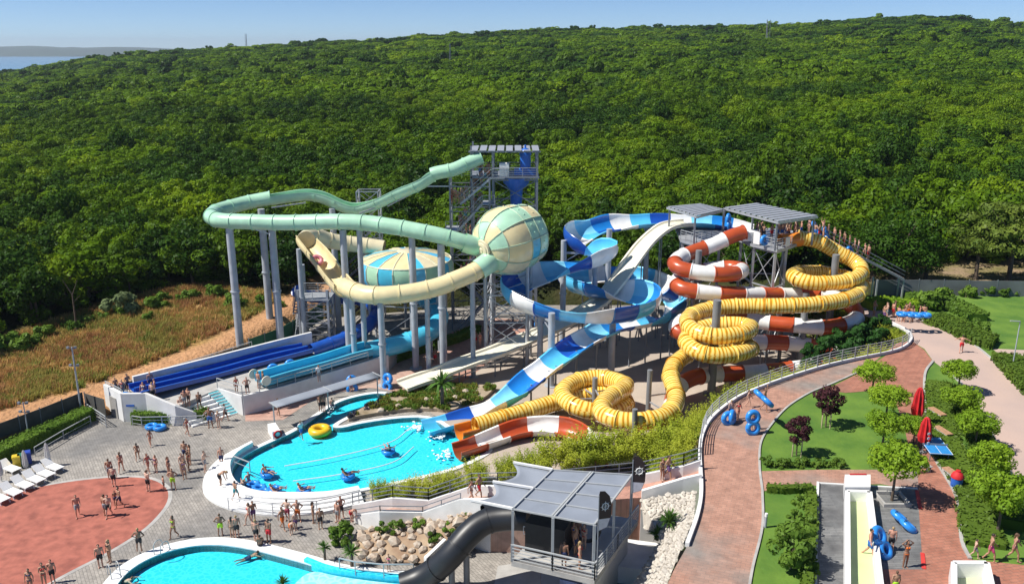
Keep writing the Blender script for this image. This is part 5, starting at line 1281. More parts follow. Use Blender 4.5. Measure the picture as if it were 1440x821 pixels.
# --- dry grass tufts
def tuft(name, h, n, seed, m, spread=.35, wd=.02):
    r = random.Random(seed); v = []; f = []
    for _ in range(n):
        a = r.uniform(0, 6.3); b = r.uniform(0, 6.3); o = Vector((math.cos(a), math.sin(a), 0))*r.uniform(0, spread); d = Vector((math.cos(b), math.sin(b), 0))*r.uniform(.1, .5)*h; hh = h*r.uniform(.5, 1.1)
        s = Vector((-math.sin(b), math.cos(b), 0))*wd; k = len(v)
        v += [tuple(o-s), tuple(o+s), tuple(o+d*.4+s*.8+Vector((0, 0, hh*.6))), tuple(o+d*.4-s*.8+Vector((0, 0, hh*.6))), tuple(o+d+Vector((0, 0, hh)))]; f += [(k, k+1, k+2, k+3), (k+3, k+2, k+4)]
    me = bpy.data.meshes.new(name); me.from_pydata(v, [], f); me.materials.append(m); return src_obj(name, me)
tf = [tuft('tuft_1_straw', .55, 26, 1, leafmat('straw', (.58, .38, .14), (.42, .27, .09), .3, .12)), tuft('tuft_2_olive', .5, 26, 2, leafmat('olive_grass', (.40, .34, .09), (.26, .24, .06), .3, .12)), tuft('tuft_3_rust', .6, 26, 3, leafmat('rust_grass', (.42, .235, .10), (.30, .165, .065), .3, .12)), tuft('tuft_4_green', .5, 30, 4, leafmat('weed_green', (.24, .29, .06), (.16, .21, .04), .3, .3), .4, .03)]
gx = [p[0] for p in GRX]; gy = [p[1] for p in GRX]; pts = []
while len(pts) < 8500:
    x, y = r.uniform(-85, max(gx)), r.uniform(min(gy), max(gy))
    if not inpoly(x, y, GRX): continue
    n1 = mnoise.noise(Vector((x*.11, y*.11, 2))); n2 = mnoise.noise(Vector((x*.3, y*.3, 9)))
    if (n2 < -.34 and r.random() < .8) or polyd(x, y, ROAD, False) < 2.9: continue
    i = (1 if n1 > .12 else (2 if n1 < -.15 else 0)); i = 3 if n2 > .42 and n1 > .05 else i
    if r.random() < .5: i = r.choice((0, 1, 1, 2, 3, 3))
    s = r.uniform(.6, 1.5); pts.append((x, y, ground_h(x, y)-.02, r.uniform(0, 6.3), s*1.2, s, i))
scatter('dry_grass', pts, tf)
# --- bamboo on the slope
def bamboo_mesh(name, n, h, seed, m, R_=.8):
    r = random.Random(seed); v = []; f = []
    for _ in range(n):
        a = r.uniform(0, 6.3); o = Vector((math.cos(a), math.sin(a), 0))*R_*math.sqrt(r.random()); hh = h*r.uniform(.55, 1.1); ln = Vector((math.cos(a+r.uniform(-1, 1)), math.sin(a+r.uniform(-1, 1)), 0))*hh*r.uniform(.1, .4)
        for k in range(11):
            t = .22+.78*k/10; c = o+ln*t*t+Vector((0, 0, hh*t)); b = r.uniform(0, 6.3); d = Vector((math.cos(b), math.sin(b), r.uniform(-.7, .5)))*r.uniform(.16, .34); s = d.cross(Vector((r.uniform(-1, 1), r.uniform(-1, 1), 1))).normalized()*.05; q = len(v)
            v += [tuple(c), tuple(c+d*.4+s), tuple(c+d+Vector((0, 0, -.06))), tuple(c+d*.4-s)]; f.append((q, q+1, q+2, q+3))
    me = bpy.data.meshes.new(name); me.from_pydata(v, [], f); me.materials.append(m); return me
BB = [bamboo_mesh('bamboo_foliage', 125, 2.6, 70+i, M['bamboo']) for i in range(3)]
cm = MB(); rr = random.Random(5)
for _ in range(9): a, k = rr.uniform(0, 6.3), rr.uniform(.1, .7); cm.cyl((k*math.cos(a), k*math.sin(a), -.2), (k*1.3*math.cos(a), k*1.3*math.sin(a), 1.9), .02, .01, 5, False)
cme = bpy.data.meshes.new('canes'); cme.from_pydata(cm.v, [], cm.f); cme.materials.append(M['bamboo'])
def clump(x, y, z, s, label, i, name='bamboo_clump'):
    c = thing(name, label, 'bamboo', (x, y, z), 'bamboo hedge', r.uniform(0, 6)); c.scale = (s*1.15, s*1.15, s)
    for nm, me in (('foliage', BB[i % 3]), ('canes', cme)): k = bpy.data.objects.new(nm, me); col.objects.link(k); k.parent = c
# along the ramp's back wall
li = crom([P(x, y, z) for x, y, z in [(530, 705, 0), (600, 702, .2), (660, 687, .5), (720, 673, .9), (800, 660, 1.2), (880, 650, 1.6), (960, 636, 2.6)]], 1.05, 0)
for i, p in enumerate(li):
    for row in range(2):
        px = 720+p.x/p.y*FOC
        seg = 'between the pool and the ramp' if p.x < -4.5 else 'behind the shade sail' if p.x < .5 else 'behind the pavilion roof' if p.x < 6.5 else 'behind the wing flag right of the pavilion'
        clump(p.x+r.uniform(-.4, .4), p.y+.35+row*(.8 if p.x < -4 else 1.3)+r.uniform(-.2, .2), p.z-.15, r.uniform(.72, 1.1)*(.6 if p.x < -5.5 else .62 if p.x < 3 else .9)*(1 if row else .8), 'bamboo, %s row, %s' % ('back' if row else 'front', seg), i+row)
for i in range(0, len(ed), 1):
    p = ed[i]; t = ed[min(len(ed)-1, i+1)]-ed[max(0, i-1)]; t.z = 0; t.normalize(); nrm = Vector((-t.y, t.x, 0)); f_ = i/len(ed)
    if i % 2 and f_ > .5: continue
    for row, (d, z) in enumerate(((1.0, 4.0), (2.6, 2.2))):
        if r.random() < .12: continue
        q = p+nrm*(d+r.uniform(-.4, .4)); seg = 'by the ramp' if f_ < .25 else 'at the path bend' if f_ < .5 else 'opposite the purple trees' if f_ < .75 else 'at the far railing end'
        clump(q.x, q.y, z-.4, r.uniform(.6, .95)*(.8 if row else .7), 'bamboo clump on the slope %s, %s' % ('top' if row == 0 else 'foot', seg), i+row)
# dark conifers at the far end of the slope
tree_proto('conifer_bush', .9, 1.5, .1, .08, 12, 900, .16, 66, leafmat('conifer_leaf', (.035, .10, .02), (.018, .055, .012), .2, .4), cat='conifer', up=.8, n=2)
for i, (px, py) in enumerate([(1166, 492), (1182, 482), (1198, 486), (1214, 478), (1228, 484), (1242, 476), (1152, 498), (1200, 470), (1222, 465), (1246, 464), (1186, 500), (1136, 508)]):
    p = P(px, py, 4.2); plant('conifer_bush', (p.x, p.y, 3.4), r.uniform(0, 6), r.uniform(.9, 1.35), 'dark conifer bush inside the far bend of the railing', 'conifer bushes at the far bend', 'conifer_bush')
# --- globe trees, purple trees
tree_proto('rockery_shrub', .6, .5, .02, .04, 7, 420, .1, 110, M['shrub'], cat='shrub', n=2)
for i in range(3): tree_proto('globe_tree' if i == 0 else 'globe_tree_%d' % i, 1.5, .80, 1.9, .09, 26, 3600, .105, 80+i, M['lime'], flat=.9, n=5)
GT = ['globe_tree', 'globe_tree_1', 'globe_tree_2']
for i, (px, py, s, h, lab) in enumerate([(1226, 556, 1.0, .9, 'round bright green tree where the curved path meets the plaza, topmost of the lawn row'), (1245, 592, 1.0, .9, 'round bright green tree above the red parasol on the lawn edge'), (1240, 630, .95, .95, 'round bright green tree directly left of the closed red parasol'), (1284, 624, .72, .95, 'small round tree squeezed against the red parasol'),
        (1254, 704, 1.1, 1.12, 'round bright green tree growing from a square pit in the slate floor'), (1347, 552, .95, .95, 'round tree at the head of the strip beside the pale road'), (1350, 590, .95, .9, 'second round tree down the strip beside the pale road'), (1370, 632, .95, .95, 'third round tree down the strip by the long wooden blocks'), (1387, 684, .95, 1.05, 'fourth round tree down the strip opposite the red and blue bin'), (1402, 750, 1.1, 1.15, 'round tree nearest the viewer beside the pale road')]):
    p = P(px, py, ZP); plant(GT[i % 3], (p.x, p.y, ZP), r.uniform(0, 6), (s*1.08, s*1.08, s*h), lab, 'round bright green trees', 'globe_tree')
for i in range(2): tree_proto('purple_tree' if i == 0 else 'purple_tree_1', 1.05, 1.5, 1.2, .06, 22, 2200, .10, 90+i, M['purple'], n=12, up=.2)
for i, (px, py, s, lab) in enumerate([(1120, 640, .95, 'dark purple leaved tree with a staked trunk, nearer the curved railing'), (1161, 600, 1.1, 'larger dark purple tree with stakes farther up the lawn')]):
    p = P(px, py, ZP); t_ = plant(['purple_tree', 'purple_tree_1'][i], (p.x, p.y, ZP), r.uniform(0, 6), s, lab, None, 'purple_tree')
    sk = thing('tree_stakes', 'three pale wooden stakes round the %s purple tree' % ('nearer' if i == 0 else 'farther'), 'stakes', (p.x, p.y, ZP)); ps = [(p.x+.42*math.cos(a), p.y+.42*math.sin(a)) for a in (.4, 2.0, 3.6, 5.2)]
    wm = mat('stake_wood', (.45, .36, .24), .8)
    for q in ps: MB().cyl((q[0], q[1], ZP-.1), (q[0], q[1], ZP+1.35), .04, k=7).build('stake', wm, sk)
    mb = MB()
    for k in range(4): a, b = ps[k], ps[(k+1) % 4]; mb.bar((*a, ZP+1.25), (*b, ZP+1.25), .05)
    mb.build('cross_bar', wm, sk, kind='stuff')
# --- clipped hedges
def hedge(label, l, z, wd, h, m, dens=70, ls=.1, group=None, name='hedge', cat='hedge'):
    pts = crom([P(x, y, z) for x, y in l], .5, 0); root = thing(name, label, cat, pts[0], group); fr = frames(pts); mb = MB()
    sweep(mb, pts, fr, [(-wd/2*.86, -.1), (wd/2*.86, -.1), (wd/2*.84, h*.9), (-wd/2*.84, h*.9)], 0, len(pts)-1); mb.uv = None; mb.build('inner_growth', m, root)
    mb = MB(); rr = random.Random(int(pts[0].x*100)); tot = (len(pts)-1)*.5
    n = min(6000, int(dens*tot*(wd+2*h)))
    for _ in range(n):
        k = rr.uniform(0, len(pts)-1.001); i = int(k); p = pts[i].lerp(pts[i+1], k-i); t, s, u = fr[i]; q = rr.uniform(0, wd+2*h)
        if q < h: c, d = p-s*wd/2+Vector((0, 0, q)), -s
        elif q < h+wd: c, d = p+s*(q-h-wd/2)+Vector((0, 0, h)), Vector((0, 0, 1))
        else: c, d = p+s*wd/2+Vector((0, 0, q-h-wd)), s
        c = c+d*rr.uniform(-.12, .07)+Vector((0, 0, .06*mnoise.noise(c*1.5))); nn = (d+Vector((rr.uniform(-1, 1), rr.uniform(-1, 1), rr.uniform(-.5, 1)))*.8).normalized(); tt = nn.cross(Vector((rr.uniform(-1, 1), rr.uniform(-1, 1), .3))).normalized(); b = nn.cross(tt); s_ = ls*rr.uniform(.6, 1.3); o = len(mb.v)
        mb.v += [tuple(c-tt*s_), tuple(c-b*s_*.6), tuple(c+tt*s_), tuple(c+b*s_*.6)]; mb.f.append((o, o+1, o+2, o+3))
    mb.build('foliage', m, root); return root
hedge('clipped green hedge behind the grey railing at the foot of the terrace', [(188, 594), (240, 594), (292, 590)], 0, 1.0, 1.15, M['shrub'])
hedge('clipped hedge along the outer fence left of the deck', [(-60, 674), (0, 648), (50, 624), (100, 602), (127, 588)], 0, 1.6, 1.2, M['shrub'])
hedge('green shrub strip below the light blue tube along the pink walkway', [(505, 519), (540, 512), (590, 495), (640, 480), (672, 466)], .1, 1.1, .9, M['shrub'], 45, .14)
hedge('low loose shrub strip on the right of the lower lawn', [(1141, 700), (1140, 750), (1136, 800), (1134, 850)], ZP, .7, .55, M['gcover'], 40, .12)
hedge('row of low flowering plants at the top of the lower lawn', [(1078, 690), (1100, 692), (1142, 690)], ZP, .6, .5, M['gcover'], 40)
hedge('low green hedge strip between the plaza and the pale road', [(1322, 540), (1322, 590), (1334, 640), (1366, 690), (1376, 740), (1388, 770)], ZP, 2.3, .35, M['gcover'], 45, .13)
hedge('second green hedge strip along the pale road', [(1348, 560), (1366, 600), (1388, 650), (1410, 700), (1424, 745)], ZP, 1.8, .7, M['gcover'], 45, .13)
hedge('broad shrub bank along the outer side of the pale road', [(1310, 452), (1345, 464), (1378, 482), (1398, 487)], ZP, 3.0, .9, M['gcover'], 40, .16)
hedge('shrub bank at the right edge beside the lamp', [(1414, 508), (1440, 535), (1470, 565)], ZP, 2.6, .9, M['gcover'], 40, .16)
hedge('bright hedge behind the crowd with blue tubes', [(1218, 434), (1250, 432), (1290, 436)], ZP, 2.0, 1.0, M['lime'], 30, .18)
hedge('rounded hedge above the crowd with blue tubes', [(1275, 424), (1310, 426), (1340, 434), (1375, 452)], ZP, 2.4, .9, M['shrub'], 36, .18)
tree_proto('young_tree', 1.1, 1.3, .6, .05, 16, 1500, .12, 120, M['shrub'], n=6)
p = P(1112, 800, ZP); plant('young_tree', (p.x, p.y, ZP), 1, 1.25, 'young green tree on the lower lawn beside the slate floor', None, 'young_tree')
for k in range(13):
    px = 1078+k*8.4; p = P(px, 655+r.uniform(-2, 2), ZP); plant('rockery_shrub', (p.x, p.y, ZP-.05), r.uniform(0, 6), r.uniform(.55, 1.0), 'small dark shrub edging the round lawn', 'shrubs edging the round lawn', 'border_shrub')
for k in range(7):
    px = 1124+r.uniform(-8, 12); p = P(px, 712+k*16, ZP); plant('rockery_shrub', (p.x, p.y, ZP-.05), r.uniform(0, 6), r.uniform(.7, 1.3), 'loose shrub on the right side of the lower lawn', 'shrubs on the lower lawn', 'border_shrub')
for i, (px, py, s, lab) in enumerate([(1300, 432, 2.0, 'round dark tree like shrub in front of the grey fence'), (1358, 418, 1.2, 'shrub against the grey fence, left of the evenly spaced row'), (1335, 418, 1.0, 'small shrub against the grey fence beside the dark one'), (1385, 416, 1.1, 'shrub in the middle of the row against the grey fence'), (1408, 416, .9, 'shrub near the right end of the row against the grey fence'), (1430, 416, .8, 'last small shrub against the grey fence at the right edge'), (1372, 470, 1.3, 'loose shrub on the bank above the pale road')]):
    p = P(px, py, ZP); plant('round_shrub', (p.x, p.y, ZP), r.uniform(0, 6), s, lab, None, 'round_shrub')
# --- rockery boulders and plants
def rock_mesh(seed):
    rr = random.Random(seed); bm = bmesh.new(); bmesh.ops.create_icosphere(bm, subdivisions=1, radius=1)
    for v in bm.verts: v.co *= rr.uniform(.72, 1.12); v.co.z *= .72; v.co.x *= rr.uniform(.95, 1.05)
    me = bpy.data.meshes.new('boulder'); bm.to_mesh(me); bm.free(); me.materials.append(M['rock']); return me
M['rock'] = mat('pale_limestone', (.52, .46, .38), .9, .2, 1.2, .6, c2=(.38, .28, .20)); M['pebble'] = mat('white_stone', (.60, .56, .49), .9, .16, 2, .5, c2=(.42, .38, .33))
RK = [rock_mesh(i) for i in range(5)]
ROCK = [P(x, y, z) for x, y, z in [(497, 765, .1), (512, 745, .4), (560, 735, .9), (620, 733, 1.2), (660, 716, 2.6), (706, 716, 3.3), (704, 742, 2.0), (650, 765, .8), (620, 792, .3), (560, 790, .1), (510, 788, .05)]]
mb = MB(); c_ = Vector((0, 0, 0))
g_ = [p for p in ROCK]; mb.v = [tuple(p) for p in g_]; cc_ = sum(g_, Vector())/len(g_); mb.v.append((cc_.x, cc_.y, cc_.z+.1)); nR = len(g_); mb.f = [(i, (i+1) % nR, nR) for i in range(nR)]
rockery = struct('rockery', mb, mat('rockery_soil', (.40, .30, .20), .95, .25, .8, .5, c2=(.26, .17, .11)), True)
def tri_z(p):
    for i in range(nR):
        a, b, c = g_[i], g_[(i+1) % nR], Vector((cc_.x, cc_.y, cc_.z+.1)); d = (b.y-c.y)*(a.x-c.x)+(c.x-b.x)*(a.y-c.y)
        if abs(d) < 1e-9: continue
        l1 = ((b.y-c.y)*(p[0]-c.x)+(c.x-b.x)*(p[1]-c.y))/d; l2 = ((c.y-a.y)*(p[0]-c.x)+(a.x-c.x)*(p[1]-c.y))/d; l3 = 1-l1-l2
        if min(l1, l2, l3) >= -.001: return l1*a.z+l2*b.z+l3*c.z
    return None
xs = [p.x for p in g_]; ys_ = [p.y for p in g_]; k = 0; used = []
for _ in range(4000):
    p = (r.uniform(min(xs), max(xs)), r.uniform(min(ys_), max(ys_))); z = tri_z(p); s = r.uniform(.22, .55)
    if z is None or any(math.hypot(p[0]-q[0], p[1]-q[1]) < (s+q[2])*.82 for q in used): continue
    n_ = mnoise.noise(Vector((p[0]*.35, p[1]*.35, 1)))
    if n_ > .28: continue
    used.append((*p, s)); o = bpy.data.objects.new('boulder', RK[k % 5]); col.objects.link(o); o.parent = rockery; o.location = (p[0], p[1], z+s*.25); o.scale = (s*r.uniform(.9, 1.3), s, s*r.uniform(.8, 1.1)); o.rotation_euler = (r.uniform(-.3, .3), r.uniform(-.3, .3), r.uniform(0, 6)); k += 1
    if k > 110: break
for (px, py, z, s, key, lab) in [(538, 748, .8, 1.0, 'rockery_shrub', 'green shrub left among the pale boulders'), (558, 745, .9, 1.1, 'rockery_shrub', 'taller green shrub beside the first among the boulders'), (588, 742, 1.1, 1.0, 'rockery_shrub', 'round shrub below the white ramp wall'), (486, 762, .1, 1.9, 'round_shrub', 'grey green round bush at the corner of the rockery'), (632, 750, 1.2, 1.1, 'rockery_shrub', 'sprawling green plant among boulders near the black tube'), (650, 742, 1.5, 1.2, 'rockery_shrub', 'green ground plant on the slope above the black tube'), (662, 732, 1.9, 1.0, 'rockery_shrub', 'green ground plant just below the shade sail'), (610, 762, .8, 1.1, 'rockery_shrub', 'dark green shrub in the middle of the boulders'), (645, 770, .7, .8, 'rockery_shrub', 'small plant beside the low white wall by the black tube'), (626, 775, .5, .7, 'rockery_shrub', 'little plant in front of the low white wall')]:
    p = P(px, py, z); plant(key, (p.x, p.y, z-.05), r.uniform(0, 6), s if key != 'round_shrub' else s*.62, lab, None, key)
wallrun('low_wall', [P(598, 795, .3), P(626, 770, .8)], [.9, 1.5], .25, 'short slanting white wall beside the black tube')
# white stones right of the pavilion
PEB = [P(x, y, z) for x, y, z in [(902, 702, 3.5), (978, 690, 4.9), (976, 726, 4.9), (958, 770, 4.85), (934, 830, 4.8), (880, 850, 1.5), (905, 800, 1.3), (936, 764, 1.6), (905, 740, 2.2)]]
mb = MB(); mb.v = [tuple(p) for p in PEB]; cc2 = sum(PEB, Vector())/len(PEB); mb.v.append(tuple(cc2)); nP = len(PEB); mb.f = [(i, (i+1) % nP, nP) for i in range(nP)]
bank = struct('stone_bank', mb, M['pebble'])
def tri_z2(p):
    for i in range(nP):
        a, b, c = PEB[i], PEB[(i+1) % nP], cc2; d = (b.y-c.y)*(a.x-c.x)+(c.x-b.x)*(a.y-c.y)
        if abs(d) < 1e-9: continue
        l1 = ((b.y-c.y)*(p[0]-c.x)+(c.x-b.x)*(p[1]-c.y))/d; l2 = ((c.y-a.y)*(p[0]-c.x)+(a.x-c.x)*(p[1]-c.y))/d; l3 = 1-l1-l2
        if min(l1, l2, l3) >= -.001: return l1*a.z+l2*b.z+l3*c.z
    return None
xs = [p.x for p in PEB]; ys_ = [p.y for p in PEB]; k = 0; RP = []
for i in range(4): me = RK[i].copy(); me.materials[0] = M['pebble']; RP.append(me)
rest_ = MB(); used = []
for _ in range(9000):
    p = (r.uniform(min(xs), max(xs)), r.uniform(min(ys_), max(ys_))); z = tri_z2(p); s = r.uniform(.10, .26)
    if z is None or any(abs(p[0]-q[0]) < .5 and math.hypot(p[0]-q[0], p[1]-q[1]) < (s+q[2])*.75 for q in used): continue
    used.append((*p, s))
    if k < 290:
        o = bpy.data.objects.new('stone', RP[k % 4]); col.objects.link(o); o.parent = bank; o.location = (p[0], p[1], z+s*.2); o.scale = (s*r.uniform(1, 1.5), s, s); o.rotation_euler = (r.uniform(-.4, .4), r.uniform(-.4, .4), r.uniform(0, 6)); k += 1
    else:
        Mx = Matrix.Rotation(r.uniform(0, 6), 4, 'Z'); n = len(rest_.v); me = RP[k % 4]; k += 1
        rest_.v += [tuple(Mx @ (v.co*s)+Vector((p[0], p[1], z+s*.2))) for v in me.vertices]; rest_.f += [tuple(n+i for i in q.vertices) for q in me.polygons]
    if k > 900: break
o = rest_.build('small_stones', M['pebble'], bank, kind='stuff')
# --- yuccas and palms
def blades(n, L_, wd, droop, seed, z0=0, lo=-.1):
    rr = random.Random(seed); mb = MB()
    for i in range(n):
        a = rr.uniform(0, 6.3); e = rr.uniform(lo, 1.4); d = Vector((math.cos(a)*math.cos(e), math.sin(a)*math.cos(e), math.sin(e))); s = Vector((-math.sin(a), math.cos(a), 0))*wd; l = L_*rr.uniform(.75, 1.1); b = Vector((0, 0, z0)); m1 = b+d*l*.5; m2 = b+d*l-Vector((0, 0, droop*l*math.cos(e))); o = len(mb.v)
        mb.v += [tuple(b-s*.5), tuple(b+s*.5), tuple(m1+s), tuple(m1-s), tuple(m2)]; mb.f += [(o, o+1, o+2, o+3), (o+3, o+2, o+4)]
    return mb
def yucca(px, py, z, h, s, label, name='yucca', n=70, L_=.75, wd=.035, droop=.15):
    p = P(px, py, z); root = thing(name, label, 'yucca' if name == 'yucca' else 'palm tree', p); ORIG[root.name] = Vector((0, 0, 0))
    autosmooth(MB().cyl((0, 0, -.1), (.03, 0, h), .11*s, .09*s, 9).build('trunk', M['wood'], root)); blades(n, L_*s, wd*s, droop, int(px), h).build('crown', M['yucca'], root); return root
yucca(495, 797, 0, 1.1, 1.15, 'yucca with a round crown of spiky leaves by the lower pool rim'); yucca(457, 788, 0, 1.0, .85, 'slimmer yucca left of the bigger one near the pool rim'); yucca(398, 829, .1, .5, .9, 'yucca top showing at the bottom edge inside the lower pool')
yucca(622, 572, .3, 2.3, 1.7, 'small palm on the planted island below the speed slide', 'palm_tree', 46, 1.1, .07, .45)
yucca(940, 742, 3.6, .5, 1.3, 'big spiky yucca on the white stones', 'yucca', 90); yucca(924, 757, 2.9, .3, 1.0, 'smaller spiky yucca on the white stones below the big one', 'yucca', 80)
# island planting and ground cover as stuff
pts = []
gcs = [tuft('leafy_tuft_green', .35, 30, 11, M['shrub'], .25, .05), tuft('leafy_tuft_light', .32, 30, 12, leafmat('island_yellow_leaf', (.25, .24, .05), (.14, .17, .03), .3, .3), .25, .045), tuft('leafy_tuft_purple', .4, 30, 13, leafmat('lavender_leaf', (.06, .05, .09), (.04, .05, .06), .2, .3), .25, .03)]
xi = [p.x for p in ISL]; yi = [p.y for p in ISL]; IX = xy(ISL)
while len(pts) < 420:
    x, y = r.uniform(min(xi), max(xi)), r.uniform(min(yi), max(yi))
    if inpoly(x, y, IX) and mnoise.noise(Vector((x*.5, y*.5, 3))) > -.12: pts.append((x, y, .34, r.uniform(0, 6), r.uniform(.7, 1.6), r.uniform(.7, 1.3), 2 if x < -12.5 and r.random() < .5 else r.randrange(2)))
scatter('island_planting', pts, gcs)
pts = []
for i in range(1500):
    k = r.uniform(0, len(ed)-1.01); i_ = int(k); p = ed[i_].lerp(ed[i_+1], k-i_); t = ed[i_+1]-ed[i_]; t.z = 0; t.normalize(); nrm = Vector((-t.y, t.x, 0)); d = r.uniform(.2, 4.6); z = ZP-.2-d*1.03
    q = p+nrm*d; pts.append((q.x, q.y, max(z, -.1), r.uniform(0, 6), r.uniform(1, 2), r.uniform(.8, 1.8), r.choice((0, 0, 1))))
scatter('slope_ground_cover', pts, gcs[:2])
# rocks at the island
for i, (px, py) in enumerate([(655, 552), (600, 563), (560, 572), (536, 578), (640, 560)]):
    p = P(px, py, .35); o = bpy.data.objects.new('boulder', RK[i % 5]); col.objects.link(o); o.location = (p.x, p.y, .45); s = r.uniform(.3, .5); o.scale = (s, s, s); o.rotation_euler[2] = i
    tag(o, ['pale boulder at the far tip of the planted island', 'boulder below the small palm on the island', 'boulder in the middle of the planted island', 'boulder near the left tip of the planted island', 'boulder between the palm and the tip of the island'][i], 'boulder')
# ================================================================== PEOPLE
SKIN = [mat('skin_tan', (.40, .225, .145), .55, .08, 5), mat('skin_fair', (.56, .36, .27), .55, .08, 5), mat('skin_brown', (.26, .135, .085), .55, .08, 5), mat('skin_red', (.50, .26, .18), .55, .08, 5)]
HAIR = [mat('hair_dark', (.03, .02, .015), .6), mat('hair_brown', (.10, .055, .03), .6), mat('hair_blond', (.38, .26, .12), .6), mat('hair_grey', (.30, .29, .28), .6)]
CL = {k: mat('cloth_'+k, c, .8, .08, 6) for k, c in dict(black=(.02, .02, .025), navy=(.02, .03, .10), blue=(.03, .14, .45), lime=(.40, .72, .03), orange=(.70, .16, .02), red=(.55, .02, .03), pink=(.75, .10, .28), grey=(.25, .26, .28), white=(.75, .75, .74), teal=(.03, .30, .34), floral=(.35, .06, .10), purple=(.16, .08, .22)).items()}
tmpcol = bpy.data.collections.new('tmp_build'); sc.collection.children.link(tmpcol)
def remesh(mb, vox, faces, name, m):
    me = bpy.data.meshes.new('tmp'); me.from_pydata(mb.v, [], mb.f); me.update(); o = bpy.data.objects.new('tmp', me); tmpcol.objects.link(o)
    a = o.modifiers.new('r', 'REMESH'); a.mode = 'VOXEL'; a.voxel_size = vox; b = o.modifiers.new('s', 'SMOOTH'); b.factor = .5; b.iterations = 2
    d = o.modifiers.new('d', 'DECIMATE'); dg = bpy.context.evaluated_depsgraph_get(); dg.update()
    d.show_viewport = False; dg.update(); n = len(o.evaluated_get(dg).data.polygons); d.show_viewport = True; d.ratio = min(1, faces/max(1, 2*n)); dg.update()
    r_ = bpy.data.meshes.new_from_object(o.evaluated_get(dg), depsgraph=dg); r_.name = name; r_.materials.clear(); r_.materials.append(m); r_.polygons.foreach_set('use_smooth', [True]*len(r_.polygons))
    bpy.data.objects.remove(o); return r_
def hand(mb, w_, d, side, grip=0.0):
    """palm, four bent fingers of unequal length and a thumb from the side of the palm"""
    d = Vector(d).normalized(); q = d.cross(Vector((0, 1, 0)))
    if q.length < .2: q = d.cross(Vector((1, 0, 0)))
    q.normalize(); n = q.cross(d); w_ = Vector(w_)
    palm = w_+d*.09; mb.cap(w_, w_+d*.03, .026, .03); 
    for k in (-1.2, -.4, .4, 1.2): mb.cap(w_+d*.02+n*.010*k*2, palm+n*.019*k, .017, .015, 8)
    for k, l in ((-1.4, .062), (-.5, .076), (.45, .080), (1.35, .070)):
        a = palm+n*.0185*k; b = a+d*l*.55+q*side*l*(.12+grip*.5); c = b+d*l*.45*(1-grip)+q*side*l*(.3+grip*.4); mb.cap(a, b, .0105, .0095, 7); mb.cap(b, c, .0095, .008, 7)
    a = w_+d*.035+n*.03; b = a+d*.035+n*.03+q*side*.012; mb.cap(a, b, .013, .011, 7); mb.cap(b, b+d*.03+n*.006, .011, .009, 7)
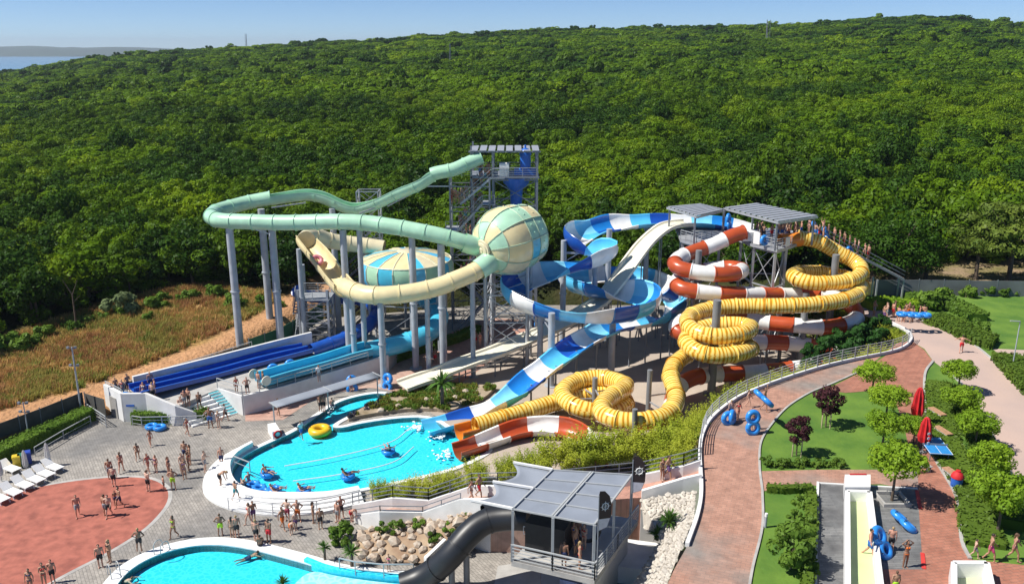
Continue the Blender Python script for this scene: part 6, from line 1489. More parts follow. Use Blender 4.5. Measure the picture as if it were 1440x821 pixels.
def figure(key, sex, J=None, sit=False, lean=0.0, up=(0, 0, 0), pelvis=None, faces=2600):
    """one continuous body: joints -> tapered limbs -> voxel skin; clothing and hair are children"""
    f = sex == 'f'; pz = .93
    S = {'hipL': (-.095, 0, .90), 'kneeL': (-.10, -.01, .50), 'ankL': (-.10, .02, .085), 'hipR': (.095, 0, .90), 'kneeR': (.10, -.01, .50), 'ankR': (.10, .02, .085),
         'shL': (-.185 if not f else -.16, 0, 1.43), 'elL': (-.245, .02, 1.15), 'wrL': (-.25, -.04, .90), 'shR': (.185 if not f else .16, 0, 1.43), 'elR': (.245, .02, 1.15), 'wrR': (.25, -.04, .90),
         'pel': (0, 0, .96), 'ch': (0, .005, 1.30), 'nk': (0, .01, 1.49), 'hd': (0, -.015, 1.635), 'grip': 0.1}
    S.update(J or {}); V = {k: Vector(v) if isinstance(v, tuple) else v for k, v in S.items()}; mb = MB()
    spine = (V['ch']-V['pel']).normalized(); side = (V['shR']-V['shL']).normalized(); B = Matrix((side, spine.cross(side)*-1, spine)).transposed() if True else None
    B = Matrix((side, -(side.cross(spine)).normalized()*-1, spine)).transposed()
    mb.ell(V['pel'], (.165 if f else .158, .115, .13), 14, 10, B); mb.ell(V['pel'].lerp(V['ch'], .48), (.125 if f else .145, .095, .16), 14, 10, B)
    mb.ell(V['ch'], (.145 if f else .172, .115, .19), 14, 10, B); mb.cap(V['shL'], V['shR'], .062 if f else .072, .062 if f else .072); mb.cap(V['shL'].lerp(V['shR'], .5)-spine*.03, V['nk'], .085, .055)
    if f:
        fw_ = side.cross(spine); fw_ = fw_ if fw_.y < 0 else -fw_
        for s in (-1, 1): mb.ell(V['ch']+side*.07*s+fw_*.095+spine*.02, (.062, .055, .06), 10, 8, B)
    hd = V['hd']; mb.cap(V['nk'], hd-spine*.03, .052, .05); nod = (hd-V['nk']).normalized()
    mb.ell(hd+Vector((0, .012, .012)), (.076, .096, .105), 14, 12); mb.ell(hd+Vector((0, -.03, -.055)), (.05, .055, .055), 10, 8)       # skull, jaw
    mb.cap(hd+Vector((0, -.085, .02)), hd+Vector((0, -.105, -.015)), .011, .017, 8)                                                   # nose
    mb.cap(hd+Vector((-.02, -.083, -.05)), hd+Vector((.02, -.083, -.05)), .010, .010, 7)                                            # lips
    for s in (-1, 1): mb.ell(hd+Vector((.076*s, .012, -.005)), (.012, .022, .032), 8, 6); mb.cap(hd+Vector((.018*s, -.082, .03)), hd+Vector((.045*s, -.074, .03)), .010, .009, 7)
    k = .9 if f else 1.0
    for s, sd in (('L', -1), ('R', 1)):
        mb.cap(V['sh'+s], V['el'+s], .052*k, .040*k); mb.cap(V['el'+s], V['wr'+s], .041*k, .027*k); mb.cap(V['sh'+s].lerp(V['el'+s], .25), V['sh'+s].lerp(V['el'+s], .6), .053*k, .05*k)
        hand(mb, V['wr'+s], V['wr'+s]-V['el'+s], -sd, V['grip'])
        h_, kn, an = V['hip'+s], V['knee'+s], V['ank'+s]
        mb.cap(h_, kn, .088, .056); mb.cap(kn, an, .054, .036); mb.ell(kn.lerp(an, .28)+Vector((0, .02, 0)), (.052, .056, .10), 10, 8, (an-kn).to_track_quat('Z', 'Y').to_matrix())
        dr = V.get('toe'+s) or (an+Vector((.03*sd, -.17, -.055))); hl = an+(an-dr).normalized()*.045+Vector((0, 0, -.03)); mb.cap(hl, an.lerp(dr, .55)+Vector((0, 0, -.012)), .034, .036); mb.cap(an.lerp(dr, .45)-Vector((0, 0, .008)), dr, .036, .024)
    body = remesh(mb, .0105, faces, 'body', SKIN[0])
    root = bpy.data.objects.new(key, None); parts = [('body', body)]
    # hair
    hb = MB(); hb.ell(hd+Vector((0, .028, .03)), (.085, .093, .098), 12, 9)
    if f: hb.cap(hd+Vector((0, .08, .02)), hd+Vector((0, .10, -.2)), .06, .045)
    hm = bpy.data.meshes.new('hair'); hm.from_pydata(hb.v, [], hb.f); hm.materials.append(HAIR[0]); hm.polygons.foreach_set('use_smooth', [True]*len(hm.polygons)); parts.append(('hair', hm))
    cb = MB()
    if not f:
        cb.ell(V['pel'], (.178, .132, .115), 14, 10, B)
        for s in 'LR': h_, kn = V['hip'+s], V['knee'+s]; cb.cap(h_, h_.lerp(kn, .52), .103, .088, 10)
        parts.append(('swim_shorts', remesh(cb, .022, 420, 'swim_shorts', CL['black'])))
        sh = MB(); sh.ell(V['pel'].lerp(V['ch'], .35), (.168, .125, .21), 14, 10, B); sh.ell(V['ch'], (.19, .135, .2), 14, 10, B); sh.cap(V['shL'], V['shR'], .085, .085)
        for s in 'LR': sh.cap(V['sh'+s], V['sh'+s].lerp(V['el'+s], .55), .075, .07)
        SHIRT[key] = remesh(sh, .022, 420, 'shirt', CL['white'])
    else:
        cb.ell(V['pel']-spine*.035, (.172, .125, .085), 14, 10, B)
        parts.append(('bikini_bottom', remesh(cb, .02, 260, 'bikini_bottom', CL['black'])))
        tb = MB(); fw_ = side.cross(spine); fw_ = fw_ if fw_.y < 0 else -fw_
        for s in (-1, 1): tb.ell(V['ch']+side*.07*s+fw_*.100+spine*.02, (.066, .056, .06), 10, 8, B)
        tb.ell(V['ch']+spine*.0, (.152, .122, .028), 14, 6, B)
        tm2 = bpy.data.meshes.new('bikini_top'); tm2.from_pydata(tb.v, [], tb.f); tm2.materials.append(CL['black']); tm2.polygons.foreach_set('use_smooth', [True]*len(tm2.polygons)); parts.append(('bikini_top', tm2))
    FIG[key] = parts
FIG = {}; SHIRT = {}
figure('stand', 'm'); figure('standf', 'f')
wk = dict(hipL=(-.095, -.02, .89), kneeL=(-.10, -.20, .52), ankL=(-.10, -.24, .10), hipR=(.095, .02, .89), kneeR=(.10, .06, .49), ankR=(.10, .33, .15), toeR=(.11, .24, .03), elL=(-.23, .13, 1.17), wrL=(-.23, .12, .92), elR=(.23, -.06, 1.16), wrR=(.22, -.25, .99))
figure('walk', 'm', wk); figure('walkf', 'f', wk)
figure('hips', 'm', dict(elL=(-.38, .06, 1.22), wrL=(-.20, -.06, 1.06), elR=(.38, .06, 1.22), wrR=(.20, -.06, 1.06), kneeR=(.14, -.05, .5), ankR=(.17, .0, .085)))
figure('chat', 'm', dict(elR=(.24, -.04, 1.16), wrR=(.16, -.27, 1.22), kneeL=(-.12, -.05, .5), ankL=(-.15, 0, .085)))
figure('chatf', 'f', dict(elR=(.22, -.03, 1.17), wrR=(.08, -.20, 1.30), elL=(-.23, -.02, 1.16), wrL=(-.04, -.19, 1.16)))
figure('carry', 'm', dict(elL=(-.34, -.05, 1.60), wrL=(-.30, -.06, 1.87), elR=(.34, -.05, 1.60), wrR=(.30, -.06, 1.87), **{k: v for k, v in wk.items() if k[0] in 'hkat'}))
figure('headf', 'f', dict(elL=(-.36, 0, 1.55), wrL=(-.15, 0, 1.70), elR=(.36, 0, 1.55), wrR=(.15, 0, 1.70)))
figure('reach', 'm', dict(elL=(-.42, -.03, 1.36), wrL=(-.62, -.10, 1.25), elR=(.40, -.08, 1.30), wrR=(.58, -.20, 1.16), **{k: v for k, v in wk.items() if k[0] in 'hkat'}))
figure('recline', 'm', dict(pel=(0, 0, .17), ch=(0, .27, .40), nk=(0, .36, .56), hd=(0, .38, .70), shL=(-.185, .33, .49), shR=(.185, .33, .49), elL=(-.42, .22, .36), wrL=(-.55, .02, .38), elR=(.42, .22, .36), wrR=(.55, .02, .38), hipL=(-.1, -.05, .16), hipR=(.1, -.05, .16), kneeL=(-.13, -.42, .34), kneeR=(.14, -.42, .32), ankL=(-.13, -.80, .24), ankR=(.15, -.80, .22), toeL=(-.14, -.90, .36), toeR=(.17, -.90, .34), grip=.4))
figure('bend', 'm', dict(pel=(0, .10, .92), ch=(0, -.18, 1.12), nk=(0, -.36, 1.16), hd=(0, -.50, 1.16), shL=(-.185, -.28, 1.13), shR=(.185, -.28, 1.13), elL=(-.22, -.36, .86), wrL=(-.16, -.42, .62), elR=(.22, -.36, .86), wrR=(.16, -.42, .62), hipL=(-.095, .1, .88), hipR=(.095, .1, .88)))
figure('sit', 'm', dict(pel=(0, 0, .12), ch=(0, .04, .46), nk=(0, .05, .65), hd=(0, .02, .80), shL=(-.185, .05, .59), shR=(.185, .05, .59), elL=(-.24, -.08, .36), wrL=(-.16, -.30, .38), elR=(.24, -.08, .36), wrR=(.16, -.30, .38), hipL=(-.1, -.04, .11), hipR=(.1, -.04, .11), kneeL=(-.12, -.42, .40), kneeR=(.12, -.42, .40), ankL=(-.12, -.62, .03), ankR=(.12, -.62, .03)))
figure('swim', 'm', dict(pel=(0, 0, -.10), ch=(0, -.32, -.04), nk=(0, -.50, .0), hd=(0, -.60, .12), shL=(-.185, -.44, -.03), shR=(.185, -.44, -.03), elL=(-.36, -.62, -.06), wrL=(-.32, -.85, -.05), elR=(.36, -.62, -.06), wrR=(.32, -.85, -.05), hipL=(-.1, .08, -.12), hipR=(.1, .08, -.12), kneeL=(-.13, .48, -.15), kneeR=(.13, .48, -.2), ankL=(-.14, .88, -.2), ankR=(.14, .9, -.16), toeL=(-.14, 1.02, -.24), toeR=(.14, 1.04, -.2)))
figure('wade', 'm', dict(elL=(-.34, -.05, 1.25), wrL=(-.50, -.15, 1.12), elR=(.34, -.05, 1.25), wrR=(.5, -.15, 1.12)))
sc.collection.children.unlink(tmpcol)
NP = [0]
def person(px, py, z, pose, rot, label, cloth='black', s=1.0, shirt=None, hair=None, skin=None, dz=0.0, group=None, loc=None):
    p = Vector(loc) if loc else P(px, py, z); r_ = random.Random(NP[0]*7+3); NP[0] += 1
    root = thing('person', label, 'person', (p.x, p.y, p.z+dz), group or 'bathers', R(rot)); k = s*r_.uniform(.96, 1.04); root.scale = (k*r_.uniform(.96, 1.08), k*r_.uniform(.96, 1.08), k)
    sk = SKIN[skin if skin is not None else r_.choice((0, 0, 1, 3, 3, 2))]; hr = HAIR[hair if hair is not None else r_.choice((0, 0, 1, 1, 2))]
    for nm, me in FIG[pose]:
        o = bpy.data.objects.new(nm, me); col.objects.link(o); o.parent = root; o.material_slots[0].link = 'OBJECT'
        o.material_slots[0].material = sk if nm == 'body' else hr if nm == 'hair' else CL[cloth]
    if shirt and pose in SHIRT: o = bpy.data.objects.new('shirt', SHIRT[pose]); col.objects.link(o); o.parent = root; o.material_slots[0].link = 'OBJECT'; o.material_slots[0].material = CL[shirt]
    return root
WD = {'m': 'man', 'f': 'woman'}
# photo column, row of the feet, height, pose, turn, size, clothing, label
PEOPLE = [
 (110, 726, 0, 'walk', 30, 1.02, 'grey', 'man in dark grey shorts walking alone in the middle of the red floor'),
 (149, 725, 0, 'stand', 160, 1, 'grey', 'man half hidden behind another on the red floor'),
 (154, 726, 0, 'walk', 10, 1, 'black', 'man in black shorts walking in front of another man on the red floor'),
 (169, 714, 0, 'walk', -40, .98, 'navy', 'man in navy patterned shorts on the red floor beside a child'),
 (163, 710, 0, 'stand', 20, .72, 'navy', 'child in navy shorts walking beside a man on the red floor'),
 (155, 673, 0, 'stand', 200, 1, 'grey', 'man behind the man in black shorts at the edge of the red floor'),
 (161, 684, 0, 'stand', 180, 1.05, 'black', 'broad man in black shorts seen from behind at the edge of the red floor'),
 (171, 664, 0, 'walkf', 190, 1, 'black', 'woman in black bikini walking away on grey pavers above the red floor'),
 (194, 647, 0, 'walkf', 200, .92, 'black', 'slim bather walking away on the pavers towards the hedge'),
 (209, 664, 0, 'walkf', 60, 1, 'red', 'woman with outstretched arm on the pavers left of a pair'),
 (220, 664, 0, 'standf', -20, .9, 'purple', 'girl standing just right of the woman with outstretched arm'),
 (238, 669, 0, 'standf', 90, 1, 'navy', 'slim woman in dark swimsuit standing sideways on the pavers'),
 (212, 627, 0, 'walkf', 220, .9, 'red', 'woman in red bikini walking on the pavers below the blue double tube'),
 (264, 612, 0, 'walkf', 70, .95, 'red', 'girl in red running past the clipped hedge railing'),
 (209, 691, 0, 'chat', 150, 1.05, 'black', 'man in black shorts on the right rim of the red floor'),
 (231, 689, 0, 'stand', 120, .74, 'black', 'small boy in black shorts on the rim of the red floor'),
 (244, 688, 0, 'hips', 10, 1, 'lime', 'man in lime green shorts on the rim of the red floor'),
 (260, 673, 0, 'standf', 30, 1, 'purple', 'woman at the front of the dense group on the pavers'),
 (266, 661, 0, 'standf', 100, .95, 'red', 'woman in red bikini in the middle of the dense group'),
 (261, 648, 0, 'stand', 180, 1.05, 'navy', 'tall man at the back of the dense group on the pavers'),
 (268, 653, 0, 'chatf', -60, 1, 'black', 'woman at the right of the dense group on the pavers'),
 (257, 664, 0, 'chat', 60, .95, 'grey', 'man at the left of the dense group on the pavers'),
 (289, 663, 0, 'chat', 80, 1.05, 'grey', 'pale man standing by the left rim of the white pool steps'),
 (312, 655, 0, 'stand', 20, 1, 'navy', 'boy in navy shorts by the grey kerb at the head of the slide pool'),
 (311, 682, .6, 'bend', 90, .95, 'black', 'bather bending on the white pool steps'),
 (296, 601, 0, 'hips', 10, 1.1, 'blue', 'broad man in blue shorts at the foot of the blue steps'),
 (308, 602, 0, 'standf', 60, .95, 'white', 'woman in white standing beside the broad man at the blue steps'),
 (317, 592, 0, 'walk', 130, 1, 'black', 'man in dark clothes walking at the foot of the blue steps'),
 (311, 753, 0, 'hips', 190, 1.02, 'lime', 'man in bright green shorts standing alone below the white steps'),
 (327, 756, 0, 'standf', 170, 1, 'black', 'woman just left of a man in black shorts near the lower pool'),
 (334, 756, 0, 'stand', 200, 1.05, 'black', 'man in black shorts seen from behind near the lower pool'),
 (351, 738, 0, 'walkf', -60, 1, 'red', 'woman in red swimsuit walking below the white pool steps'),
 (357, 733, 0, 'chat', 40, .95, 'purple', 'man in purple shorts behind the woman in red swimsuit'),
 (361, 762, 0, 'stand', 170, 1.03, 'black', 'man in black shorts standing at the rim of the lower pool'),
 (366, 767, .1, 'sit', 200, .95, 'black', 'bather sitting on the rim of the lower pool at a man\'s feet'),
 (379, 763, 0, 'chat', -30, 1.05, 'red', 'man with red towel and dark shorts at the rim of the lower pool'),
 (398, 744, 0, 'walk', 60, 1.05, 'orange', 'man in orange shorts walking left of the patterned shorts'),
 (405, 733, 0, 'hips', 160, 1.06, 'floral', 'big man in dark red patterned shorts below the white steps'),
 (419, 733, 0, 'hips', 10, 1.04, 'orange', 'man in orange shorts with hands on hips right of the patterned shorts'),
 (410, 751, 0, 'bend', 40, .85, 'orange', 'child in orange crouching in front of the man in orange shorts'),
 (416, 745, 0, 'stand', 30, .8, 'purple', 'child in purple beside the crouching child in orange'),
 (441, 735, 0, 'standf', 100, .98, 'grey', 'woman in a grey swimsuit standing by the right end of the white steps'),
 (451, 743, 0, 'stand', 20, .95, 'black', 'boy in black shorts in front of the woman in grey swimsuit'),
 (475, 734, 0, 'stand', -30, 1, 'grey', 'man in grey shorts near the foot of the ramp'),
 (480, 729, 0, 'hips', 40, 1.02, 'black', 'man in black shorts at the foot of the ramp railing'),
 (495, 733, .2, 'bend', 60, .85, 'red', 'bather in red bending at the foot of the ramp'),
 (245, 756, 0, 'walkf', -20, 1, 'lime', 'blond woman in pale bikini walking between the red floor and the lower pool'),
 (197, 775, .16, 'hips', 190, 1.05, 'black', 'man in black shorts seen from behind by the lower pool ladder'),
 (142, 797, 0, 'stand', 30, 1, 'black', 'man in black trunks left of a woman at the left end of the lower pool'),
 (155, 790, 0, 'standf', -30, .97, 'black', 'woman in black swimsuit at the left end of the lower pool'),
 (75, 819, 0, 'stand', 20, 1, 'black', 'man in black trunks at the bottom left of the red floor'),
 (63, 824, 0, 'chatf', 40, .95, 'red', 'fair haired bather beside the man at the bottom left'),
 (44, 832, 0, 'standf', 10, 1, 'navy', 'bather in a white cap at the bottom edge on the left'),
 (332, 702, .45, 'walk', 150, .9, 'teal', 'boy in teal shorts stepping on the white pool steps'),
 (424, 617, .1, 'walk', 60, 1, 'blue', 'lifeguard in white shirt and blue shorts at the pool corner by the yellow ring'),
 (392, 585, 0, 'walkf', 60, 1, 'red', 'person walking under the grey awning end by the lane wall'),
 (451, 579, 0, 'stand', 180, 1, 'black', 'left man of a pair standing by the narrow channel'),
 (456, 579, 0, 'stand', 160, 1, 'black', 'right man of a pair standing by the narrow channel'),
 (407, 558, 0, 'walkf', 20, 1, 'black', 'woman walking close below the white lane wall'),
 (600, 518, 0, 'walkf', 30, 1.05, 'white', 'woman on the pink walkway behind the speed slide'),
 (612, 511, 0, 'stand', 180, 1, 'red', 'man in red shorts on the pink walkway behind the speed slide'),
 (494, 551, 0, 'stand', 200, 1.02, 'red', 'man holding blue tubes by the foot of the grey pole'),
 (669, 486, 0, 'stand', 10, 1, 'red', 'left bather of a pair on the pink walkway by the planted strip'),
 (675, 487, 0, 'standf', 30, 1, 'orange', 'right bather of a pair on the pink walkway by the planted strip'),
 (164, 553, TZ, 'stand', 30, .95, 'navy', 'boy at the far left corner of the lane terrace'),
 (173, 557, TZ, 'standf', 10, 1, 'red', 'woman in red by the parapet of the corner building'),
 (181, 551, TZ, 'chat', 60, 1.08, 'navy', 'tall man by the end of the dark blue lanes'),
 (203, 561, TZ, 'standf', 20, .95, 'white', 'woman in white on the lane terrace'),
 (213, 548, TZ, 'stand', 40, 1, 'navy', 'man behind the group at the end of the dark blue lanes'),
 (219, 556, TZ, 'chat', -60, 1, 'red', 'man at the right of the group at the end of the dark blue lanes'),
 (216, 563, TZ, 'stand', 180, 1, 'black', 'man in black shorts seen from behind by the terrace parapet'),
 (254, 571, 1.4, 'sit', 30, 1, 'black', 'left bather of three on the white seating steps'),
 (260, 572, 1.4, 'stand', 20, .95, 'grey', 'middle bather of three on the white seating steps'),
 (266, 570, 1.5, 'stand', -20, 1, 'black', 'right bather of three on the white seating steps'),
 (281, 575, 1.2, 'walk', 10, 1, 'black', 'man in black shorts walking down the white seating steps'),
 (333, 552, TZ, 'standf', 40, .9, 'red', 'girl in red at the railing of the short white wall'),
 (348, 554, TZ, 'hips', 20, 1, 'black', 'man in black shorts on the terrace near the end of the light blue lane'),
 (364, 546, TZ, 'stand', 150, 1, 'grey', 'left man standing at the end of the light blue lane'),
 (371, 546, TZ, 'walk', 120, 1, 'blue', 'right man standing at the end of the light blue lane'),
 (449, 536, TZ, 'stand', 30, .95, 'grey', 'man in white shirt behind the white lane wall'),
 (1074, 578, ZP, 'carry', 60, 1.08, 'grey', 'man carrying a blue double tube above his head on the brick path'),
 (1052, 573, ZP, 'walkf', 60, .92, 'red', 'girl walking by the path railing behind the blue tubes'),
 (1037, 592, ZP, 'walkf', 20, 1, 'red', 'woman with a blue tube beside the path railing'),
 (1027, 590, ZP, 'stand', 200, .95, 'navy', 'bather half hidden behind the blue tubes by the railing'),
 (1059, 604, ZP, 'stand', 180, .95, 'navy', 'bather hidden behind the upright blue double tube'),
 (1351, 496, ZP, 'reach', 150, 1.0, 'red', 'person with raised elbow walking on the pale road'),
 (1221, 783, ZP, 'reach', 60, 1.08, 'blue', 'man in blue shorts striding with a blue tube on the pale run out slide'),
 (1252, 775, ZP, 'chat', 160, .9, 'black', 'boy in black shorts standing beside the leaning blue tube'),
 (1272, 798, ZP, 'headf', 10, 1, 'orange', 'woman with both hands at her hair on the slate floor'),
 (1257, 838, ZP, 'stand', 180, .9, 'lime', 'boy in lime shorts at the bottom edge on the brick apron'),
 (1370, 784, ZP, 'walk', 70, .72, 'grey', 'child in grey shorts walking ahead of two women at bottom right'),
 (1391, 789, ZP, 'walk', 70, 1.06, 'pink', 'man in pink shorts walking at the bottom right'),
 (1424, 788, ZP, 'walkf', 70, .98, 'pink', 'woman in a pink swimsuit walking last at the bottom right'),
 (793, 797, KZ, 'stand', 160, 1, 'navy', 'man in navy shorts at the front railing of the pavilion'),
 (809, 779, KZ, 'stand', 60, 1.02, 'navy', 'man in navy shorts in the queue inside the pavilion'),
 (815, 799, KZ, 'standf', 90, 1.05, 'red', 'person in red shorts at the front corner of the pavilion'),
 (821, 771, KZ, 'chatf', -40, 1, 'red', 'woman in the queue in the middle of the pavilion'),
 (812, 765, KZ, 'stand', 20, 1, 'black', 'man at the back of the pavilion queue'),
 (806, 770, KZ, 'walkf', 40, 1, 'blue', 'woman in blue at the back of the pavilion queue'),
 (777, 766, KZ, 'stand', 30, 1, 'red', 'attendant in red trousers beside the black entrance ring'),
 (766, 762, KZ, 'bend', 60, 1, 'blue', 'attendant in blue shirt bending over the black slide entrance'),
 (663, 706, 3.1, 'walkf', 60, .95, 'white', 'woman in white walking up the ramp behind a man in red shorts'),
 (674, 700, 3.3, 'walk', 60, 1.05, 'red', 'man in red shorts walking up the ramp beside the shade sail'),
 (931, 675, 4.2, 'standf', 30, .95, 'black', 'woman in black on the ramp right of the pavilion'),
 (939, 673, 4.4, 'walk', 60, 1, 'purple', 'man walking beside a woman on the ramp right of the pavilion'),
 (547, 803, .1, 'standf', 10, .72, 'pink', 'child in pink behind the fence of the rockery'),
]
for px, py, z, pose, rot, s, cl, lab in PEOPLE: person(px, py, z, pose, rot, lab, cl, s, shirt='white' if 'lifeguard' in lab or 'white shirt' in lab else 'blue' if 'blue shirt' in lab else 'grey' if 'dark clothes' in lab else None)
person(351, 781, -.1, 'swim', 120, 'swimmer in the middle of the lower pool', 'navy'); person(172, 816, -.1, 'swim', 100, 'swimmer by the ladder of the lower pool', 'black')
person(351, 690, -.75, 'wade', 40, 'man wading beside the blue tubes in the slide pool', 'blue'); person(467, 571, .15, 'sit', 200, 'dark haired boy sitting by a blue tube at the channel', 'navy')
# crowds on the towers and at the far bend
r = random.Random(21)
CC = ['black', 'navy', 'red', 'blue', 'orange', 'grey', 'purple', 'teal']
i = 0
for a, b in STEPS_P[2:]:
    a, b = Vector(a), Vector(b)
    for k in range(8 if a.z > 14 else 5):
        t = (k+.5+r.uniform(-.2, .2))/(8 if a.z > 14 else 5); p = a.lerp(b, t)+Vector((0, r.uniform(-.3, .3), .06)); c = r.choice(CC)
        fl_ = 'top' if a.z > 15 else 'second' if a.z > 12 else 'third'
        person(0, 0, 0, r.choice(['stand', 'standf', 'chat', 'chatf', 'hips']), r.uniform(-180, 180), 'bather in %s queueing on the %s flight of the tall tower' % (c, fl_), c, 1, loc=p, group='queue on the tall stair tower')
for k in range(16): c = r.choice(CC); person(0, 0, 0, r.choice(['stand', 'standf', 'chat']), r.uniform(-180, 180), 'bather in %s on a landing of the tall tower' % c, c, 1, loc=(r.uniform(-7.2, -5.4) if k % 4 < 2 else r.uniform(-4.0, -2.6), r.uniform(98.4, 99.6), FZ*5/6 if k % 4 < 2 else FZ if k % 4 == 2 else FZ*4/6), group='queue on the tall stair tower')
for k in range(30):
    x, y = r.uniform(27.5, 34.5), r.uniform(91.6, 96.6); c = r.choice(['navy', 'blue', 'red', 'black', 'blue'])
    if y < 91.5+(34.5-x)*.2: continue
    person(0, 0, 0, r.choice(['stand', 'standf', 'chat', 'hips', 'chatf']), r.uniform(-180, 180), 'bather in %s under the right platform roof' % c, c, 1, loc=(x, y, DZ+.02), group='queue on the start platform')
for k in range(10):
    t = (k+.4)/10; a, b = Vector(PSTAIR[0]), Vector(PSTAIR[1]); p = a.lerp(b, t*.62)+Vector((0, r.uniform(-.4, .4), .05)); c = r.choice(CC)
    person(0, 0, 0, r.choice(['stand', 'standf', 'walkf', 'carry']), -90+r.uniform(-30, 30), 'bather in %s on the stair behind the yellow tube' % c, c, 1, loc=p, group='queue on the platform stair')
for k in range(16):
    c = r.choice(CC); px, py = r.uniform(1228, 1300), 0; py = 446+(px-1228)*.09+r.uniform(-6, 4)
    person(px, py, ZP, r.choice(['stand', 'standf', 'walkf', 'chat', 'hips']), r.uniform(-180, 180), 'bather in %s in the crowd at the far bend' % c, c, 1, group='crowd at the far bend')

# ================================================================== FLOATS AND FURNITURE
def float_proto():
    mb = MB(); mb.torus((0, 0, 0), .42, .19, 26, 12); mb.torus((0, .86, 0), .42, .19, 26, 12); me = [mb]
    return mb
def float_ring(label, loc, rz=0, tilt=(0, 0), double=True, m=None, s=1.0, name=None, group='blue inflatable tubes', cat='inflatable tube'):
    root = thing(name or ('double_tube' if double else 'swim_ring'), label, cat, loc, group, rz); ORIG[root.name] = Vector((0, 0, 0)); root.rotation_euler = (tilt[0], tilt[1], rz); root.scale = (s, s, s)
    for k in range(2 if double else 1):
        o = MB().torus((0, .84*k-(.42 if double else 0), 0), .40, .20, 26, 12).build('ring', m or M['tubeblue'], root, True)
    mb = MB()
    for k in range(2 if double else 1):
        for sd in (-1, 1): mb.torus((sd*.52, .84*k-(.42 if double else 0), .15), .07, .018, 10, 6, Matrix.Rotation(R(90), 3, 'X'))
    mb.build('handle', M['black'], root, kind='stuff'); return root
def fp(px, py, z): return P(px, py, z)
V90 = R(82)
for px, py, z, rz, tl, db, lab in [
    (219, 600, .22, 75, (0, 0), True, 'blue double tube lying on the pavers in front of the clipped hedge'), (186, 556, TZ+.25, 60, (0, R(30)), True, 'blue double tube held by the group at the end of the dark lanes'),
    (1059, 594, ZP+.95, 10, (V90, 0), True, 'upright blue double tube standing on the brick path like a figure eight'), (1030, 586, ZP+.55, 60, (V90, 0), False, 'single blue tube held upright by the path railing'), (1024, 588, ZP+.5, 20, (V90, 0), False, 'second blue tube just left of the other by the path railing'),
    (1074, 560, ZP+2.3, 40, (R(20), R(40)), True, 'blue double tube carried overhead on the brick path'), (1240, 763, ZP+.75, 40, (R(58), 0), True, 'pale blue double tube leaning by the boy on the slate floor'), (1271, 733, ZP+.3, 22, (R(12), R(35)), True, 'blue double tube lying on the slate floor below the tree'),
    (376, 666, -.02, 20, (0, 0), False, 'blue ring with a bather nearest the channel in the slide pool'), (360, 684, 0, 50, (0, 0), True, 'left blue double tube of the cluster on the shallow side'), (378, 690, 0, 120, (0, 0), True, 'right blue double tube of the cluster on the shallow side'), (427, 690, -.02, 70, (0, 0), False, 'blue ring with a reclining bather near the pool edge'), (489, 669, -.02, 70, (0, 0), False, 'blue ring with a dark haired bather in the middle of the pool'), (546, 634, -.02, 20, (0, 0), False, 'blue ring with a bather near the slide mouths'),
    (495, 541, .6, 20, (V90, 0), True, 'blue double tube held upright by the grey pole'), (545, 538, .6, -30, (V90, 0), True, 'dark blue double tube leaning against the thin pole'), (408, 513, TZ+.6, 30, (V90, 0), False, 'blue tube standing up behind the light blue lane') , (384, 519, TZ+.6, 20, (V90, 0), False, 'blue ring standing on edge between the lanes'),
    (1275, 442, ZP+1.9, 80, (0, 0), True, 'left blue double tube carried over the crowd at the far bend'), (1296, 443, ZP+1.9, 95, (0, 0), True, 'right blue double tube carried over the crowd at the far bend'),
    (1075, 338, DZ+.7, 30, (V90, 0), False, 'blue tube leaning on the start platform railing'), (1148, 322, DZ+1.9, 60, (R(60), 0), True, 'blue double tube held high at the head of the platform stair'), (1162, 330, 12.3, 60, (R(70), 0), True, 'blue double tube carried up the platform stair'), (1195, 352, 9.6, 40, (R(70), 0), False, 'blue tube low on the platform stair'), (1025, 312, DZ+1.0, 60, (V90, 0), True, 'blue double tube by the middle post of the start platform'), (756, 450, 1.0, 40, (V90, 0), True, 'blue double tube held under the spiral slide')]:
    p = P(px, py, z)
    if lab.startswith('blue double tube held high') or 'carried up the' in lab or 'low on the platform stair' in lab: p = PY(px, py, 95)
    float_ring(lab, p, R(rz), tl, db)
for px, py, rot, lab, pz in [(376, 666, 60, 'bather lying in the ring nearest the channel', 0), (427, 690, 100, 'bather reclining in a blue ring near the pool edge', 0), (489, 669, 110, 'dark haired bather in a ring in the middle of the pool', 0), (546, 634, 200, 'bather in a ring near the slide mouths', 0), (343, 684, 200, 'bather sitting on the left tube of the cluster', .05), (388, 692, 110, 'bather lying on the right tube of the cluster', .05)]:
    p = P(px, py, 0); person(0, 0, 0, 'recline', rot, lab, 'navy', 1, loc=(p.x, p.y, pz-.02))
fr_ = random.Random(9); fm_ = mat('water_foam', (.82, .86, .87), .7)
for a, b_, n_ in ((592, 600, 46), (626, 612, 40), (634, 638, 40), (470, 573, 18)):
    c_ = P(a, b_, -.03); mb = MB()
    for _ in range(n_): mb.ell((c_.x-abs(fr_.gauss(0, .7)), c_.y+fr_.gauss(0, .55), -.04), (fr_.uniform(.05, .17), fr_.uniform(.05, .15), fr_.uniform(.02, .06)), 7, 5)
    mb.build('splash_foam', fm_, None, True, kind='stuff')
# big yellow ring at the channel mouth
yr = float_ring('large yellow inflatable ring floating at the mouth of the channel', P(450, 605, .05), 0, (0, 0), False, mat('yellow_vinyl', (.80, .48, .02), .35), 1.75, 'yellow_ring', None)
MB().lathe((0, 0, -.06), [(0, 0), (.34, 0)], 20).build('floor', mat('yellow_net', (.62, .42, .05), .6), yr)
# person in the open cream wall
p = PY(446, 366, 90.2); float_ring('pink and white raft sliding on the open cream wall', p, R(30), (R(45), 0), False, mat('pink_vinyl', (.7, .25, .3), .4), 1.2, 'raft', None)
